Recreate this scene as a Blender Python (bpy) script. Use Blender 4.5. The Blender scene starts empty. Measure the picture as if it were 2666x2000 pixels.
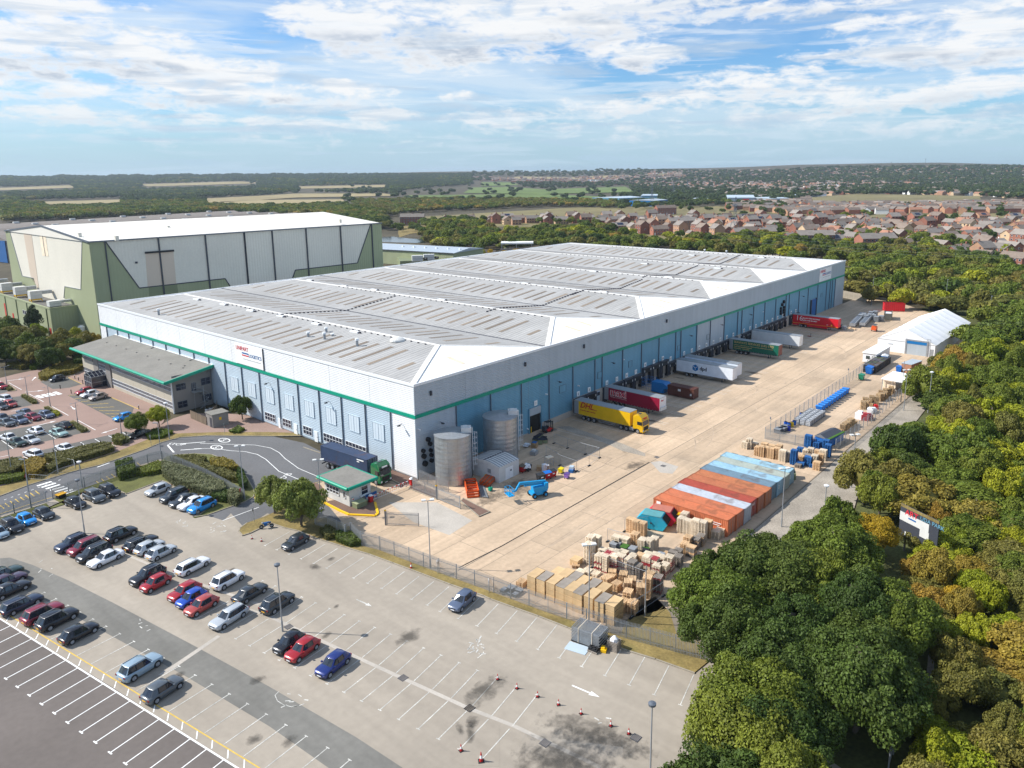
import bpy,math,random
import numpy as np
from mathutils import Matrix,Vector
R = math.radians
C = bpy.context.scene.collection
sc = bpy.context.scene
# == camera
F_,YAW,PIT,ROL,CX,CY,CZ = 1965.3367,0.705783170,0.206509764,0.0105489731,-80.1727926,-92.7420122,51.5464409
U0,V0 = 1366.18829,856.720055
def _rot():
 cy,sy,cp,sp = math.cos(YAW),math.sin(YAW),math.cos(PIT),math.sin(PIT)
 f = np.array([cy*cp,sy*cp,-sp]); r = np.array([sy,-cy,0.]); d = np.cross(f,r)
 cr,sr = math.cos(ROL),math.sin(ROL)
 return cr*r+sr*d,-sr*r+cr*d,f
RR,DD,FW = _rot()
CAMP = np.array([CX,CY,CZ])
cam = bpy.data.objects.new('camera',bpy.data.cameras.new('camera')); C.objects.link(cam)
cam.matrix_world = Matrix([[RR[0],-DD[0],-FW[0],CX],[RR[1],-DD[1],-FW[1],CY],[RR[2],-DD[2],-FW[2],CZ],[0,0,0,1]])
cam.data.sensor_width = 36; cam.data.lens = F_/2666*36
cam.data.shift_x = -(U0-1333)/2666; cam.data.shift_y = -(1000-V0)/2666
cam.data.clip_start = 1; cam.data.clip_end = 60000
sc.camera = cam
# == light
SUNV = Vector((.66,-.95,-1.0)).normalized()       # direction the sunlight travels
SUN_EL = math.asin(-SUNV.z); SUN_AZ = math.atan2(-SUNV.y,-SUNV.x)
sun = bpy.data.objects.new('sun',bpy.data.lights.new('sun','SUN')); C.objects.link(sun)
sun.data.energy = 5.0; sun.data.angle = R(.55); sun.data.color = (1,.955,.88)
sun.rotation_euler = SUNV.to_track_quat('-Z','Y').to_euler(); sun.location = (0,0,200)
sc.view_settings.view_transform = 'Standard'; sc.view_settings.look = 'None'
sc.view_settings.exposure = 0.35; sc.view_settings.gamma = 1
sc.view_settings.use_curve_mapping = False
w = bpy.data.worlds.new('World'); sc.world = w; w.use_nodes = True
# == pixel (photo, 2666 x 2000) to world helpers
def G(x,y,z=0.):
 ray = FW+RR*(x-U0)/F_+DD*(y-V0)/F_
 return CAMP+(z-CZ)/ray[2]*ray
def PX(X):
 v = np.array(X,float)-CAMP; c = v@FW
 return U0+F_*(v@RR)/c,V0+F_*(v@DD)/c
CR = dict(A=(0,500,3.16),B=(600,400,3.16),C=(1200,400,3.16),D=(1966,400,3.16),E=(0,900,3.16),F=(600,900,3.16),G=(1200,900,3.16),H=(1800,900,3.16),I=(0,1300,2.37),J=(600,1300,2.37),K=(1200,1300,2.37),L=(1800,1300,2.3695),M=(0,700,5.53),N=(0,950,5.53),O=(0,1200,5.53),Q=(1900,700,3.16),R=(1700,640,4.254),S=(2060,740,7.373),T=(1480,900,7.373),U=(1750,820,6.144),W=(1080,1020,3.966),X=(1280,1080,3.1725),Y=(820,1120,3.966),Z=(0,550,3.966),a=(220,830,6.506),b=(2240,480,2.979),c=(1700,400,2.35),V=(0,0,.82936),P=(0,0,1))
def px(k,x,y): o = CR[k]; return o[0]+x/o[2],o[1]+y/o[2]
def g(k,x,y,z=0.): return G(*px(k,x,y),z)
def g2(k,x,y,z=0.): q = g(k,x,y,z); return (float(q[0]),float(q[1]))
def onplane(k,x,y,p0,d):      # point on the vertical plane through p0 with direction d
 a = g(k,x,y); n = np.array([-d[1],d[0]]); v = a-CAMP
 t = ((np.array(p0[:2])-CAMP[:2])@n)/(v[:2]@n); return CAMP+t*v
# == mesh builder
class MB:
 def __init__(s): s.v = []; s.f = []; s.m = []
 def add(s,vs,fs,m=0,T=None):
  o = len(s.v)
  if T is not None: vs = [tuple(T @ Vector(v)) for v in vs]
  s.v += [tuple(map(float,v)) for v in vs]; s.f += [tuple(i+o for i in f) for f in fs]; s.m += [m]*len(fs); return s
 def box(s,x0,x1,y0,y1,z0,z1,m=0,T=None):
  return s.add([(x0,y0,z0),(x1,y0,z0),(x1,y1,z0),(x0,y1,z0),(x0,y0,z1),(x1,y0,z1),(x1,y1,z1),(x0,y1,z1)],
                     [(0,3,2,1),(4,5,6,7),(0,1,5,4),(1,2,6,5),(2,3,7,6),(3,0,4,7)],m,T)
 def prism(s,pts,z0,z1,m=0,T=None):
  n = len(pts); a = sum(pts[i][0]*pts[(i+1) % n][1]-pts[(i+1) % n][0]*pts[i][1] for i in range(n))
  if a < 0: pts = pts[::-1]
  return s.add([(p[0],p[1],z0) for p in pts]+[(p[0],p[1],z1) for p in pts],
                     [tuple(range(n))[::-1],tuple(range(n,2*n))]+[(i,(i+1) % n,(i+1) % n+n,i+n) for i in range(n)],m,T)
 def sheet(s,pts,z=0.,m=0):
  n = len(pts); a = sum(pts[i][0]*pts[(i+1) % n][1]-pts[(i+1) % n][0]*pts[i][1] for i in range(n))
  if a < 0: pts = pts[::-1]
  return s.add([(p[0],p[1],z) for p in pts],[tuple(range(n))],m)
 def tube(s,path,r,n=8,m=0,cap=True,T=None):
  rs = r if isinstance(r,(list,tuple)) else [r]*len(path); P = [Vector(p) for p in path]; vs = []; fs = []
  for i,p in enumerate(P):
   d = (P[min(i+1,len(P)-1)]-P[max(i-1,0)]).normalized(); a = d.orthogonal().normalized()
   if abs(d.z) > .9: a = Vector((1,0,0)); a = (a-d*a.dot(d)).normalized()
   b = d.cross(a)
   for k in range(n): t = 2*math.pi*(k+.5)/n; vs.append(p+(a*math.cos(t)+b*math.sin(t))*rs[i])
  for i in range(len(P)-1):
   for k in range(n): fs.append((i*n+k,i*n+(k+1) % n,(i+1)*n+(k+1) % n,(i+1)*n+k))
  if cap: fs += [tuple(range(n))[::-1],tuple(range((len(P)-1)*n,len(P)*n))]
  return s.add(vs,fs,m,T)
 def bar(s,a,b,w,h,m=0):      # square bar from a to b
  a = Vector(a); b = Vector(b); d = b-a; L = d.length
  q = d.to_track_quat('X','Z').to_matrix().to_4x4(); T = Matrix.Translation(a) @ q
  return s.box(0,L,-w/2,w/2,-h/2,h/2,m,T)
 def strip(s,a,b,w,z,m=0):    # flat painted line
  a = np.array(a[:2],float); b = np.array(b[:2],float); d = (b-a)/np.linalg.norm(b-a); n = np.array([-d[1],d[0]])*w/2
  return s.sheet([tuple(a-n),tuple(b-n),tuple(b+n),tuple(a+n)],z,m)
 def mesh(s,name,mats,smooth=False):
  me = bpy.data.meshes.new(name); me.from_pydata(s.v,[],s.f)
  for m in (mats if isinstance(mats,(list,tuple)) else [mats]): me.materials.append(M[m] if isinstance(m,str) else m)
  if max(s.m,default=0): me.polygons.foreach_set('material_index',s.m)
  if smooth: me.polygons.foreach_set('use_smooth',[True]*len(me.polygons))
  me.update(); return me
 def ob(s,name,mats,parent=None,loc=None,rz=0,smooth=False):
  return ob(name,s.mesh(name,mats,smooth),parent,loc,rz)
def ob(name,me,parent=None,loc=None,rz=0,sca=None,color=None):
 o = bpy.data.objects.new(name,me); C.objects.link(o)
 if parent is not None: o.parent = parent
 if loc is not None: o.location = loc
 if rz: o.rotation_euler = (0,0,rz)
 if sca is not None: o.scale = sca
 if color is not None: o.color = (*color,1)
 return o
def tag(o,label,cat,group=None):
 o['label'] = label; o['category'] = cat
 if group: o['group'] = group
 return o
def thing(name,label,cat,loc=(0,0,0),rz=0,group=None):
 o = bpy.data.objects.new(name,None); C.objects.link(o); o.empty_display_size = .2
 o.location = loc; o.rotation_euler = (0,0,rz); return tag(o,label,cat,group)
def struct(o): o['kind'] = 'structure'; return o
def stuff(o): o['kind'] = 'stuff'; return o
def tree_of(o):                      # remember a prototype's children once
 return [(c,tree_of(c)) for c in o.children]
def copy_tree(o,tree,loc,rz=0,label=None,group=None,color=None,sca=None):
 def cp(a,par):
  c = a.copy(); C.objects.link(c); c.parent = par
  if color is not None: c.color = (*color,1)
  return c
 r = cp(o,None); r.location = loc; r.rotation_euler = (0,0,rz)
 if sca is not None: r.scale = sca
 if label: r['label'] = label
 if group: r['group'] = group
 for a,sub in tree:
  b = cp(a,r)
  for d,_ in sub: cp(d,b)
 return r
# == materials
M = {}
def mk(name,rgb,rough=.7,metal=0,var=0.,scale=1.,var2=0.,scale2=10.,obj=False,bump=0.,rnd=0.,dark=None,stain=0.,sscale=.05,wave=None,streak=None,spec=.35,trans=None,emis=None,coords='Object'):
 m = bpy.data.materials.new(name); m.use_nodes = True; M[name] = m
 nt = m.node_tree; N = nt.nodes; Lk = nt.links; b = N['Principled BSDF']
 b.inputs['Roughness'].default_value = rough; b.inputs['Metallic'].default_value = metal
 b.inputs['Specular IOR Level'].default_value = spec
 if obj: s = N.new('ShaderNodeObjectInfo').outputs['Color']
 else: n = N.new('ShaderNodeRGB'); n.outputs[0].default_value = (*rgb,1); s = n.outputs[0]
 tc = N.new('ShaderNodeTexCoord').outputs['Object']
 if coords == 'World': tc = N.new('ShaderNodeNewGeometry').outputs['Position']
 def mixmul(s,fac,lo,hi):
  mr = N.new('ShaderNodeMapRange'); Lk.new(fac,mr.inputs[0]); mr.inputs[1].default_value = .3; mr.inputs[2].default_value = .7
  mr.inputs[3].default_value = lo; mr.inputs[4].default_value = hi
  v = N.new('ShaderNodeVectorMath'); v.operation = 'SCALE'; Lk.new(s,v.inputs[0]); Lk.new(mr.outputs[0],v.inputs['Scale']); return v.outputs[0]
 def noi(sc_,det=4,dist=0.,vec=None):
  n = N.new('ShaderNodeTexNoise'); n.inputs['Scale'].default_value = sc_; n.inputs['Detail'].default_value = det; n.inputs['Distortion'].default_value = dist
  Lk.new(vec or tc,n.inputs['Vector']); return n.outputs['Fac']
 if var: s = mixmul(s,noi(scale),1-var,1+var)
 if var2: s = mixmul(s,noi(scale2,3),1-var2,1+var2)
 if rnd:
  oi = N.new('ShaderNodeObjectInfo'); mr = N.new('ShaderNodeMapRange'); Lk.new(oi.outputs['Random'],mr.inputs[0])
  mr.inputs[3].default_value = 1-rnd; mr.inputs[4].default_value = 1+rnd
  v = N.new('ShaderNodeVectorMath'); v.operation = 'SCALE'; Lk.new(s,v.inputs[0]); Lk.new(mr.outputs[0],v.inputs['Scale']); s = v.outputs[0]
 if stain:
  f = noi(sscale,5,1.); mr = N.new('ShaderNodeMapRange'); Lk.new(f,mr.inputs[0]); mr.inputs[1].default_value = .52; mr.inputs[2].default_value = .72
  mr.inputs[4].default_value = stain; mx = N.new('ShaderNodeMix'); mx.data_type = 'RGBA'; Lk.new(mr.outputs[0],mx.inputs[0]); Lk.new(s,mx.inputs[6])
  mx.inputs[7].default_value = (*(dark or (.03,.028,.025)),1); s = mx.outputs[2]
 if streak:
  mp = N.new('ShaderNodeVectorMath'); mp.operation = 'MULTIPLY'; Lk.new(tc,mp.inputs[0]); mp.inputs[1].default_value = streak[:3]; s = mixmul(s,noi(1.,4,.2,mp.outputs[0]),1-streak[3],1+streak[3]*.6)
 if wave:       # (axis, period, depth): fine ribs as colour + bump
  ax,per,dep = wave; sp = N.new('ShaderNodeSeparateXYZ'); Lk.new(tc,sp.inputs[0])
  ma = N.new('ShaderNodeMath'); ma.operation = 'MULTIPLY'; Lk.new(sp.outputs[ax],ma.inputs[0]); ma.inputs[1].default_value = 2*math.pi/per
  si = N.new('ShaderNodeMath'); si.operation = 'SINE'; Lk.new(ma.outputs[0],si.inputs[0])
  bp = N.new('ShaderNodeBump'); bp.inputs['Strength'].default_value = 1; bp.inputs['Distance'].default_value = dep; Lk.new(si.outputs[0],bp.inputs['Height']); Lk.new(bp.outputs[0],b.inputs['Normal'])
 elif bump:
  bp = N.new('ShaderNodeBump'); bp.inputs['Strength'].default_value = .6; bp.inputs['Distance'].default_value = bump; Lk.new(noi(scale2*2,4),bp.inputs['Height']); Lk.new(bp.outputs[0],b.inputs['Normal'])
 Lk.new(s,b.inputs['Base Color'])
 if trans:
  t = N.new('ShaderNodeBsdfTranslucent'); Lk.new(s,t.inputs[0]); x = N.new('ShaderNodeMixShader'); x.inputs[0].default_value = trans
  Lk.new(b.outputs[0],x.inputs[1]); Lk.new(t.outputs[0],x.inputs[2]); Lk.new(x.outputs[0],N['Material Output'].inputs[0])
 return m
mk('paint_line',(.55,.54,.5),.8,var=.25,scale=.6,var2=.3,scale2=6)
mk('paint_white',(.85,.85,.83),.7,var=.06,scale=1)
mk('paint_yellow',(.62,.42,.08),.7,var=.12,scale=2)
mk('asphalt',(.35,.305,.25),.95,streak=(.55,.05,1,.10),var=.12,scale=.05,var2=.05,scale2=1.2,stain=.16,sscale=.035,dark=(.09,.085,.075),coords='World')
mk('asphalt_new',(.15,.128,.115),.9,var=.12,scale=.09,var2=.06,scale2=1.5,coords='World')
mk('asphalt_dark',(.185,.178,.16),.95,streak=(.7,.06,1,.12),var=.12,scale=.12,var2=.07,scale2=1.5,coords='World')
mk('asphalt_road',(.13,.13,.135),.9,var=.1,scale=.1,var2=.09,scale2=2.5,coords='World')
mk('asphalt_bay',(.13,.125,.115),.95,var=.1,scale=.3,var2=.1,scale2=3,coords='World')
mk('oil_stain',(.06,.055,.048),.8,var=.25,scale=.5)
_n = M['oil_stain'].node_tree; _N = _n.nodes; _t = _N.new('ShaderNodeTexCoord'); _l = _N.new('ShaderNodeVectorMath'); _l.operation = 'LENGTH'; _n.links.new(_t.outputs['Object'],_l.inputs[0])
_z = _N.new('ShaderNodeTexNoise'); _z.inputs['Scale'].default_value = .9; _z.inputs['Detail'].default_value = 6; _z.inputs['Roughness'].default_value = .65; _p = _N.new('ShaderNodeNewGeometry'); _n.links.new(_p.outputs['Position'],_z.inputs['Vector'])
_a = _N.new('ShaderNodeMath'); _a.operation = 'SUBTRACT'; _n.links.new(_z.outputs['Fac'],_a.inputs[0]); _m = _N.new('ShaderNodeMath'); _m.operation = 'MULTIPLY'; _n.links.new(_l.outputs['Value'],_m.inputs[0]); _m.inputs[1].default_value = .42; _n.links.new(_m.outputs[0],_a.inputs[1])
_r = _N.new('ShaderNodeMapRange'); _n.links.new(_a.outputs[0],_r.inputs[0]); _r.inputs[1].default_value = .08; _r.inputs[2].default_value = .42; _r.inputs[4].default_value = .5; _n.links.new(_r.outputs[0],_N['Principled BSDF'].inputs['Alpha'])
mk('concrete',(.52,.39,.27),.85,streak=(.035,.7,1,.13),var=.12,scale=.06,var2=.08,scale2=1.6,rnd=.10,stain=.30,sscale=.07,dark=(.22,.19,.15),coords='World')
mk('joint',(.2,.17,.135),.95,var=.2,scale=.3,coords='World')
mk('concrete_pale',(.44,.4,.35),.9,var=.12,scale=.3,var2=.08,scale2=4)
mk('brick_paving',(.30,.205,.17),.9,var=.09,scale=.12,var2=.1,scale2=5,coords='World')
mk('paving_brown',(.17,.105,.08),.9,var=.12,scale=.4,var2=.1,scale2=5,coords='World')
mk('gravel',(.33,.29,.24),.95,var=.2,scale=.25,var2=.22,scale2=4,bump=.04,coords='World')
mk('grass_dry',(.22,.165,.06),.95,var=.28,scale=.35,var2=.2,scale2=4,stain=.35,sscale=.3,dark=(.1,.11,.03),bump=.05,coords='World')
mk('grass_green',(.115,.12,.035),.95,var=.25,scale=.3,var2=.2,scale2=5,bump=.05,coords='World')
mk('soil',(.075,.062,.035),.95,var=.3,scale=.02,var2=.25,scale2=.3,coords='World')
mk('kerb',(.32,.28,.22),.9,var=.15,scale=1)
mk('clad_white',(.78,.79,.80),.45,streak=(1.1,1.1,.12,.04),var=.03,scale=.3,rnd=.02)
mk('clad_silver_shaded_white',(.44,.50,.55),.4,streak=(1.1,1.1,.1,.06),metal=.15,var=.04,scale=.3,rnd=.03)  # silver sheeting; on the dock fascia, white with shade in the colour
mk('clad_blue',(.15,.34,.46),.42,streak=(1.1,1.1,.1,.07),metal=.1,var=.05,scale=.3,rnd=.05)
mk('clad_left',(.49,.585,.66),.42,metal=.1,var=.04,scale=.3,rnd=.03)
mk('trim_white',(.8,.82,.83),.4)
mk('green_trim',(.0,.30,.19),.45,var=.04,scale=.5)
mk('pipe_grey',(.13,.16,.2),.5)
mk('roof_sheet',(.385,.38,.37),.75,spec=.15,streak=(.05,.9,1,.13),var=.10,scale=.05,var2=.05,scale2=1.2,rnd=.05,wave=(1,1.0,.035),coords='World',stain=.12,sscale=.04,dark=(.25,.25,.22))
mk('roof_white',(.86,.84,.80),.6,var=.03,scale=.2)
mk('valley',(.11,.11,.12),.7)
mk('gutter',(.05,.045,.06),.6)
mk('skylight',(.24,.19,.14),.5,rnd=.25,var=.1,scale=.6)
mk('cream',(.74,.70,.60),.6,var=.05,scale=.06,var2=.03,scale2=1.5,wave=(0,1.0,.02))
mk('cream_roof',(.78,.74,.66),.6,var=.04,scale=.05,coords='World')
mk('pink_cream',(.64,.53,.42),.6,var=.04,scale=.1)
mk('sage',(.33,.36,.215),.6,var=.06,scale=.08,wave=(0,1.0,.02))
mk('sage_dark',(.21,.24,.135),.6,var=.06,scale=.2)
mk('plant_white',(.62,.62,.6),.5,var=.06,scale=1)
mk('dark_metal',(.05,.055,.07),.5)
mk('black',(.018,.018,.02),.5)
mk('rubber',(.025,.025,.027),.85)
mk('void',(.02,.018,.016),.9)
mk('steel',(.42,.44,.45),.35,metal=.6,var=.12,scale=.5,var2=.06,scale2=4,wave=(2,.8,.012))
mk('galv',(.36,.38,.4),.45,metal=.5,var=.1,scale=2)
mk('galv_dark',(.15,.17,.2),.5,metal=.4,var=.1,scale=2)
mk('lamp_metal',(.33,.35,.37),.4,metal=.3)
mk('roof_felt',(.21,.20,.18),.9,var=.1,scale=.25,var2=.08,scale2=2,coords='World')
mk('office_wall',(.47,.43,.35),.7,var=.03,scale=.5)
mk('office_grey',(.24,.225,.21),.7,var=.04,scale=.5)
mk('glass',(.02,.025,.045),.08,spec=.8)
mk('glass_car',(.018,.022,.03),.06,spec=.9)
mk('glass_door',(.03,.045,.045),.1,spec=.8)
mk('frame_white',(.7,.72,.74),.4)
mk('undergrowth',(.085,.095,.03),.95,var=.35,scale=.25,var2=.3,scale2=2.5,coords='World')
mk('hedge_core',(.05,.06,.02),.9,var=.3,scale=2)
mk('brick_red',(.29,.12,.08),.85,rnd=.22,var=.1,scale=.4)
mk('brick_brown',(.40,.23,.14),.85,rnd=.18,var=.1,scale=.4)
mk('brick_pale',(.52,.38,.24),.85,rnd=.15,var=.08,scale=.4)
mk('render_white',(.75,.75,.74),.8)
mk('tile_grey',(.235,.205,.18),.85,rnd=.2,var=.12,scale=.5,wave=(2,.34,.02))
mk('tile_brown',(.20,.155,.125),.85,rnd=.2,var=.12,scale=.5,wave=(2,.34,.02))
mk('tile_red',(.34,.17,.11),.85,rnd=.15,var=.12,scale=.5,wave=(2,.34,.02))
mk('solar',(.012,.018,.05),.15,spec=.7)
mk('wood',(.62,.42,.24),.8,var=.16,scale=.7,rnd=.16,var2=.1,scale2=6)
mk('wood_pale',(.78,.66,.50),.8,var=.14,scale=.7,rnd=.14,var2=.1,scale2=6)
mk('wood_crate',(.56,.39,.21),.8,var=.15,scale=.8,rnd=.12)
mk('wood_grey',(.27,.235,.20),.85,var=.2,scale=.8,rnd=.15)
mk('wood_fence',(.18,.14,.1),.9,var=.2,scale=.8,rnd=.2)
mk('pallet_blue',(.025,.13,.36),.6,var=.15,scale=.7,rnd=.15)
mk('pallet_red',(.35,.04,.05),.6,rnd=.1)
mk('paint_obj',(1,1,1),.45,obj=True,var=.07,scale=.8)
mk('matt_obj',(1,1,1),.8,obj=True,var=.1,scale=.8)
mk('container',(1,1,1),.65,obj=True,var=.08,scale=.35,var2=.07,scale2=2,stain=.5,sscale=.42,dark=(.13,.055,.03))
mk('container_top',(1,1,1),.7,obj=True,var=.12,scale=.35,var2=.08,scale2=2,stain=.55,sscale=.5,dark=(.12,.06,.035))
mk('plastic_blue',(.015,.13,.45),.45,rnd=.06)
mk('plastic_white',(.75,.76,.78),.5,var=.06,scale=2)
mk('tarp',(.82,.82,.82),.55,var=.03,scale=.3)
mk('turf',(.05,.13,.02),.95,var=.2,scale=2)
mk('card',(.42,.29,.16),.9,var=.3,scale=1.4,rnd=.15,var2=.2,scale2=5)
mk('orange',(.62,.09,.015),.5,var=.1,scale=2)
mk('yellow',(.85,.50,.01),.45)
mk('signal_red',(.55,.02,.02),.5)
mk('blue',(.01,.16,.42),.4)
mk('text_red',(.60,.03,.05),.6)
mk('text_blue',(.02,.12,.34),.6)
mk('text_dark',(.02,.02,.03),.6)
mk('text_gold',(.52,.38,.16),.6)
mk('text_pale',(.55,.30,.32),.6)
mk('text_dhl',(.50,.02,.02),.6)
mk('head_light',(.65,.68,.72),.15,spec=.8)
mk('tail_light',(.28,.01,.012),.25,spec=.7)
mk('plate_yellow',(.8,.42,.02),.5)
mk('rim',(.38,.39,.41),.35,metal=.5)
mk('bark',(.11,.09,.07),.9,var=.2,scale=3)
mk('hill_field',(.30,.24,.12),.95,var=.15,scale=.004,var2=.1,scale2=.05,coords='World')
mk('field_green',(.12,.17,.04),.95,var=.15,scale=.006,var2=.1,scale2=.05,coords='World')
mk('field_olive',(.19,.16,.07),.95,var=.15,scale=.006,var2=.15,scale2=.03,coords='World')
mk('water',(.02,.035,.05),.12,spec=.8,var2=.1,scale2=.3,bump=.02)
cp = bpy.data.materials.new('car_paint'); cp.use_nodes = True; M['car_paint'] = cp
_b = cp.node_tree.nodes['Principled BSDF']; _o = cp.node_tree.nodes.new('ShaderNodeObjectInfo'); cp.node_tree.links.new(_o.outputs['Color'],_b.inputs['Base Color'])
_b.inputs['Roughness'].default_value = .28; _b.inputs['Metallic'].default_value = .15; _b.inputs['Coat Weight'].default_value = .6; _b.inputs['Coat Roughness'].default_value = .06
def leafmat(name,cols,tr=.3,clump=.9):
 m = bpy.data.materials.new(name); m.use_nodes = True; M[name] = m; nt = m.node_tree; N = nt.nodes; Lk = nt.links; b = N['Principled BSDF']
 oi = N.new('ShaderNodeObjectInfo'); rp = N.new('ShaderNodeValToRGB'); Lk.new(oi.outputs['Random'],rp.inputs[0]); e = rp.color_ramp.elements
 for i,c in enumerate(cols):
  p = i/max(1,len(cols)-1)
  if i < 2: e[i].position = p; e[i].color = (*c,1)
  else: q = e.new(p); q.color = (*c,1)
 e = rp.color_ramp.elements
 for i,c in enumerate(cols): e[i].position = i/max(1,len(cols)-1); e[i].color = (*c,1)
 at = N.new('ShaderNodeAttribute'); at.attribute_name = 'tint'
 v = N.new('ShaderNodeVectorMath'); v.operation = 'MULTIPLY'; Lk.new(rp.outputs[0],v.inputs[0]); Lk.new(at.outputs['Color'],v.inputs[1])
 Lk.new(v.outputs[0],b.inputs['Base Color']); b.inputs['Roughness'].default_value = .6; b.inputs['Specular IOR Level'].default_value = .25
 t = N.new('ShaderNodeBsdfTranslucent'); Lk.new(v.outputs[0],t.inputs[0]); x = N.new('ShaderNodeMixShader'); x.inputs[0].default_value = tr
 Lk.new(b.outputs[0],x.inputs[1]); Lk.new(t.outputs[0],x.inputs[2]); Lk.new(x.outputs[0],N['Material Output'].inputs[0]); return m
leafmat('leaf_dark',[(.06,.10,.018),(.085,.125,.022),(.105,.14,.024)])
leafmat('leaf_green',[(.11,.16,.02),(.15,.19,.024),(.19,.21,.026)])
leafmat('leaf_olive',[(.18,.175,.035),(.22,.19,.04),(.15,.16,.035)])
leafmat('leaf_lime',[(.27,.31,.018),(.33,.33,.02),(.22,.27,.02)])
leafmat('leaf_yellow',[(.40,.28,.02),(.46,.30,.02)])
leafmat('leaf_orange',[(.33,.24,.035),(.27,.22,.04),(.38,.24,.04)])
leafmat('leaf_light',[(.19,.23,.045),(.20,.23,.05)])
leafmat('leaf_far',[(.06,.095,.035),(.085,.12,.036),(.055,.08,.035)])
leafmat('leaf_hedge',[(.15,.15,.045),(.17,.155,.045)])
leafmat('leaf_sage',[(.19,.20,.10),(.20,.21,.105)])
# == lettering
_fc = {}
def text_mesh(body,size,mat,ext=.02,bold=.0,shear=0.):
 k = (body,size,mat,ext,bold,shear)
 if k in _fc: return _fc[k]
 cu = bpy.data.curves.new('lettering','FONT'); cu.body = body; cu.size = size; cu.extrude = ext; cu.offset = bold; cu.align_x = 'LEFT'; cu.resolution_u = 3; cu.shear = shear
 o = bpy.data.objects.new('tmp',cu)
 me = bpy.data.meshes.new_from_object(o); me.name = 'lettering'; bpy.data.objects.remove(o)
 me.materials.clear(); me.materials.append(M[mat]); _fc[k] = me; return me
def lettering(body,size,mat,parent,loc,face,ext=.02,bold=.0,width=None,shear=0.,name='lettering'):
 # face: unit (x, y) direction the text reads along (left to right); stands upright
 me = text_mesh(body,size,mat,ext,bold,shear); o = ob(name,me,parent)
 d = Vector((face[0],face[1],0)).normalized(); n = Vector((d.y,-d.x,0)); z = Vector((0,0,1)); s = 1
 if width: xs = [v.co.x for v in me.vertices]; s = width/(max(xs)-min(xs))
 o.matrix_local = Matrix([[d.x*s,0,n.x,loc[0]],[d.y*s,0,n.y,loc[1]],[0,s,0,loc[2]],[0,0,0,1]]); return o
# == naming by what a thing stands near
LM = []
def landmark(nm_,k,x,y,z=0): q = g(k,x,y,z); LM.append((nm_,float(q[0]),float(q[1])))
for a in [('the first orange container','K',1600,100),('the marquee','S',1900,1350),('the baling shelter','Q',1340,950),('the billboard','L',1400,190),('the golden maple','V',1890,1140),('the end lamp mast','K',1136,725),('the timber crate piles','K',700,690),('the blue skip','K',1185,170),('the lamp post among the crates','K',790,752),('the far blue container','H',860,1040),('the big red waste container','Q',1330,350),('the white rendered house','D',690,632),('the lakeside flats','B',1500,583),('the nearest pylon','c',497,500),('the bay fronted block','D',480,762),('the large gable end','D',1510,812),('the fuel canopy','C',420,800),('the covered skip','H',1130,800),('the caged tank block','H',1050,520),('the yard end lamp post','Q',1166,300),('the tall red twin houses','C',1530,650),('the red roofed house','D',2090,720),('the hedge by the footpath end','L',1700,1500),('the fence corner under the oaks','L',1300,1345),('the concrete end fence','R',2212,600),('the annex corner','M',700,575,9),('the conical fir','M',480,900),('the office roof corner','P',190,960),('the white tank','M',1185,945)]: landmark(*a)
ORD = ['first','second','third','fourth','fifth','sixth','seventh','eighth','ninth','tenth','eleventh','twelfth','thirteenth','fourteenth','fifteenth','sixteenth','seventeenth','eighteenth','nineteenth','twentieth']+['twenty '+n_ for n_ in ('first','second','third','fourth','fifth','sixth','seventh','eighth','ninth')]
_pend = []
def near(o,phrase,x,y,z=3.):       # queue a thing for a label relative to its nearest landmark
 nm_,lx,ly = min(LM,key=lambda l: (l[1]-x)**2+(l[2]-y)**2); u,v = PX((x,y,0)); a,b = PX((lx,ly,0)); dx,dy = u-a,v-b
 rel_ = ('right of' if dx > 0 else 'left of') if abs(dx) > abs(dy)*1.6 else ('nearer than' if dy > 0 else 'beyond')
 _pend.append((o,phrase,rel_,nm_,math.hypot(dx,dy)))
def flush():
 d = {}
 for p in _pend: d.setdefault(p[1:4],[]).append(p)
 for (ph,rel_,nm_),l in d.items():
  l.sort(key=lambda p: p[4])
  for i,p in enumerate(l):
   o = p[0]; w_ = ORD[i] if i < 29 else 'farther'
   if callable(o): o(f"{w_+' ' if len(l) > 1 else ''}{ph} {rel_} {nm_}")
   else: o['label'] = f"{w_+' ' if len(l) > 1 else ''}{ph} {rel_} {nm_}"
 _pend.clear()
# == the ground
def G2L(k,pts,z=0.): return [g2(k,x,y,z) for x,y in pts]
AZC = YAW
def hill(x,y):                       # gentle rise far off; a ridge on the right
 dx,dy = x-CX,y-CY; d = math.hypot(dx,dy); a = math.degrees(math.atan2(dy,dx))-math.degrees(YAW)   # + is left
 def sm(t): t = min(1,max(0,t)); return t*t*(3-2*t)
 D = 4700.
 rise = 44*sm((d-2300)/(D-2300))
 bump = 14*math.exp(-((a+11)/5.)**2)+29*math.exp(-((a+27)/6.5)**2)+17*math.exp(-((a+19)/4.)**2)+5*math.exp(-((a-5)/4.)**2)
 bump += 2.2*math.sin(a*1.9)+1.6*math.sin(a*4.3+1)
 h = rise+bump*sm((d-2400)/(D-2400))
 if d > D: h -= (d-D)*.006
 if a > 3: h *= 1
 return h
mb = MB(); NA = 120; rad = [0,60,150,300,600,1000,1500,2000,2300,2600,2900,3200,3500,3800,4100,4400,4700,5000,6000,9000,16000,30000]
for r in rad:
 for k in range(NA):
  a = 2*math.pi*k/NA if r < 2200 else 2*math.pi*k/NA
  x = CX+r*math.cos(a); y = CY+r*math.sin(a); mb.v.append((x,y,-.12+hill(x,y)))
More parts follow.
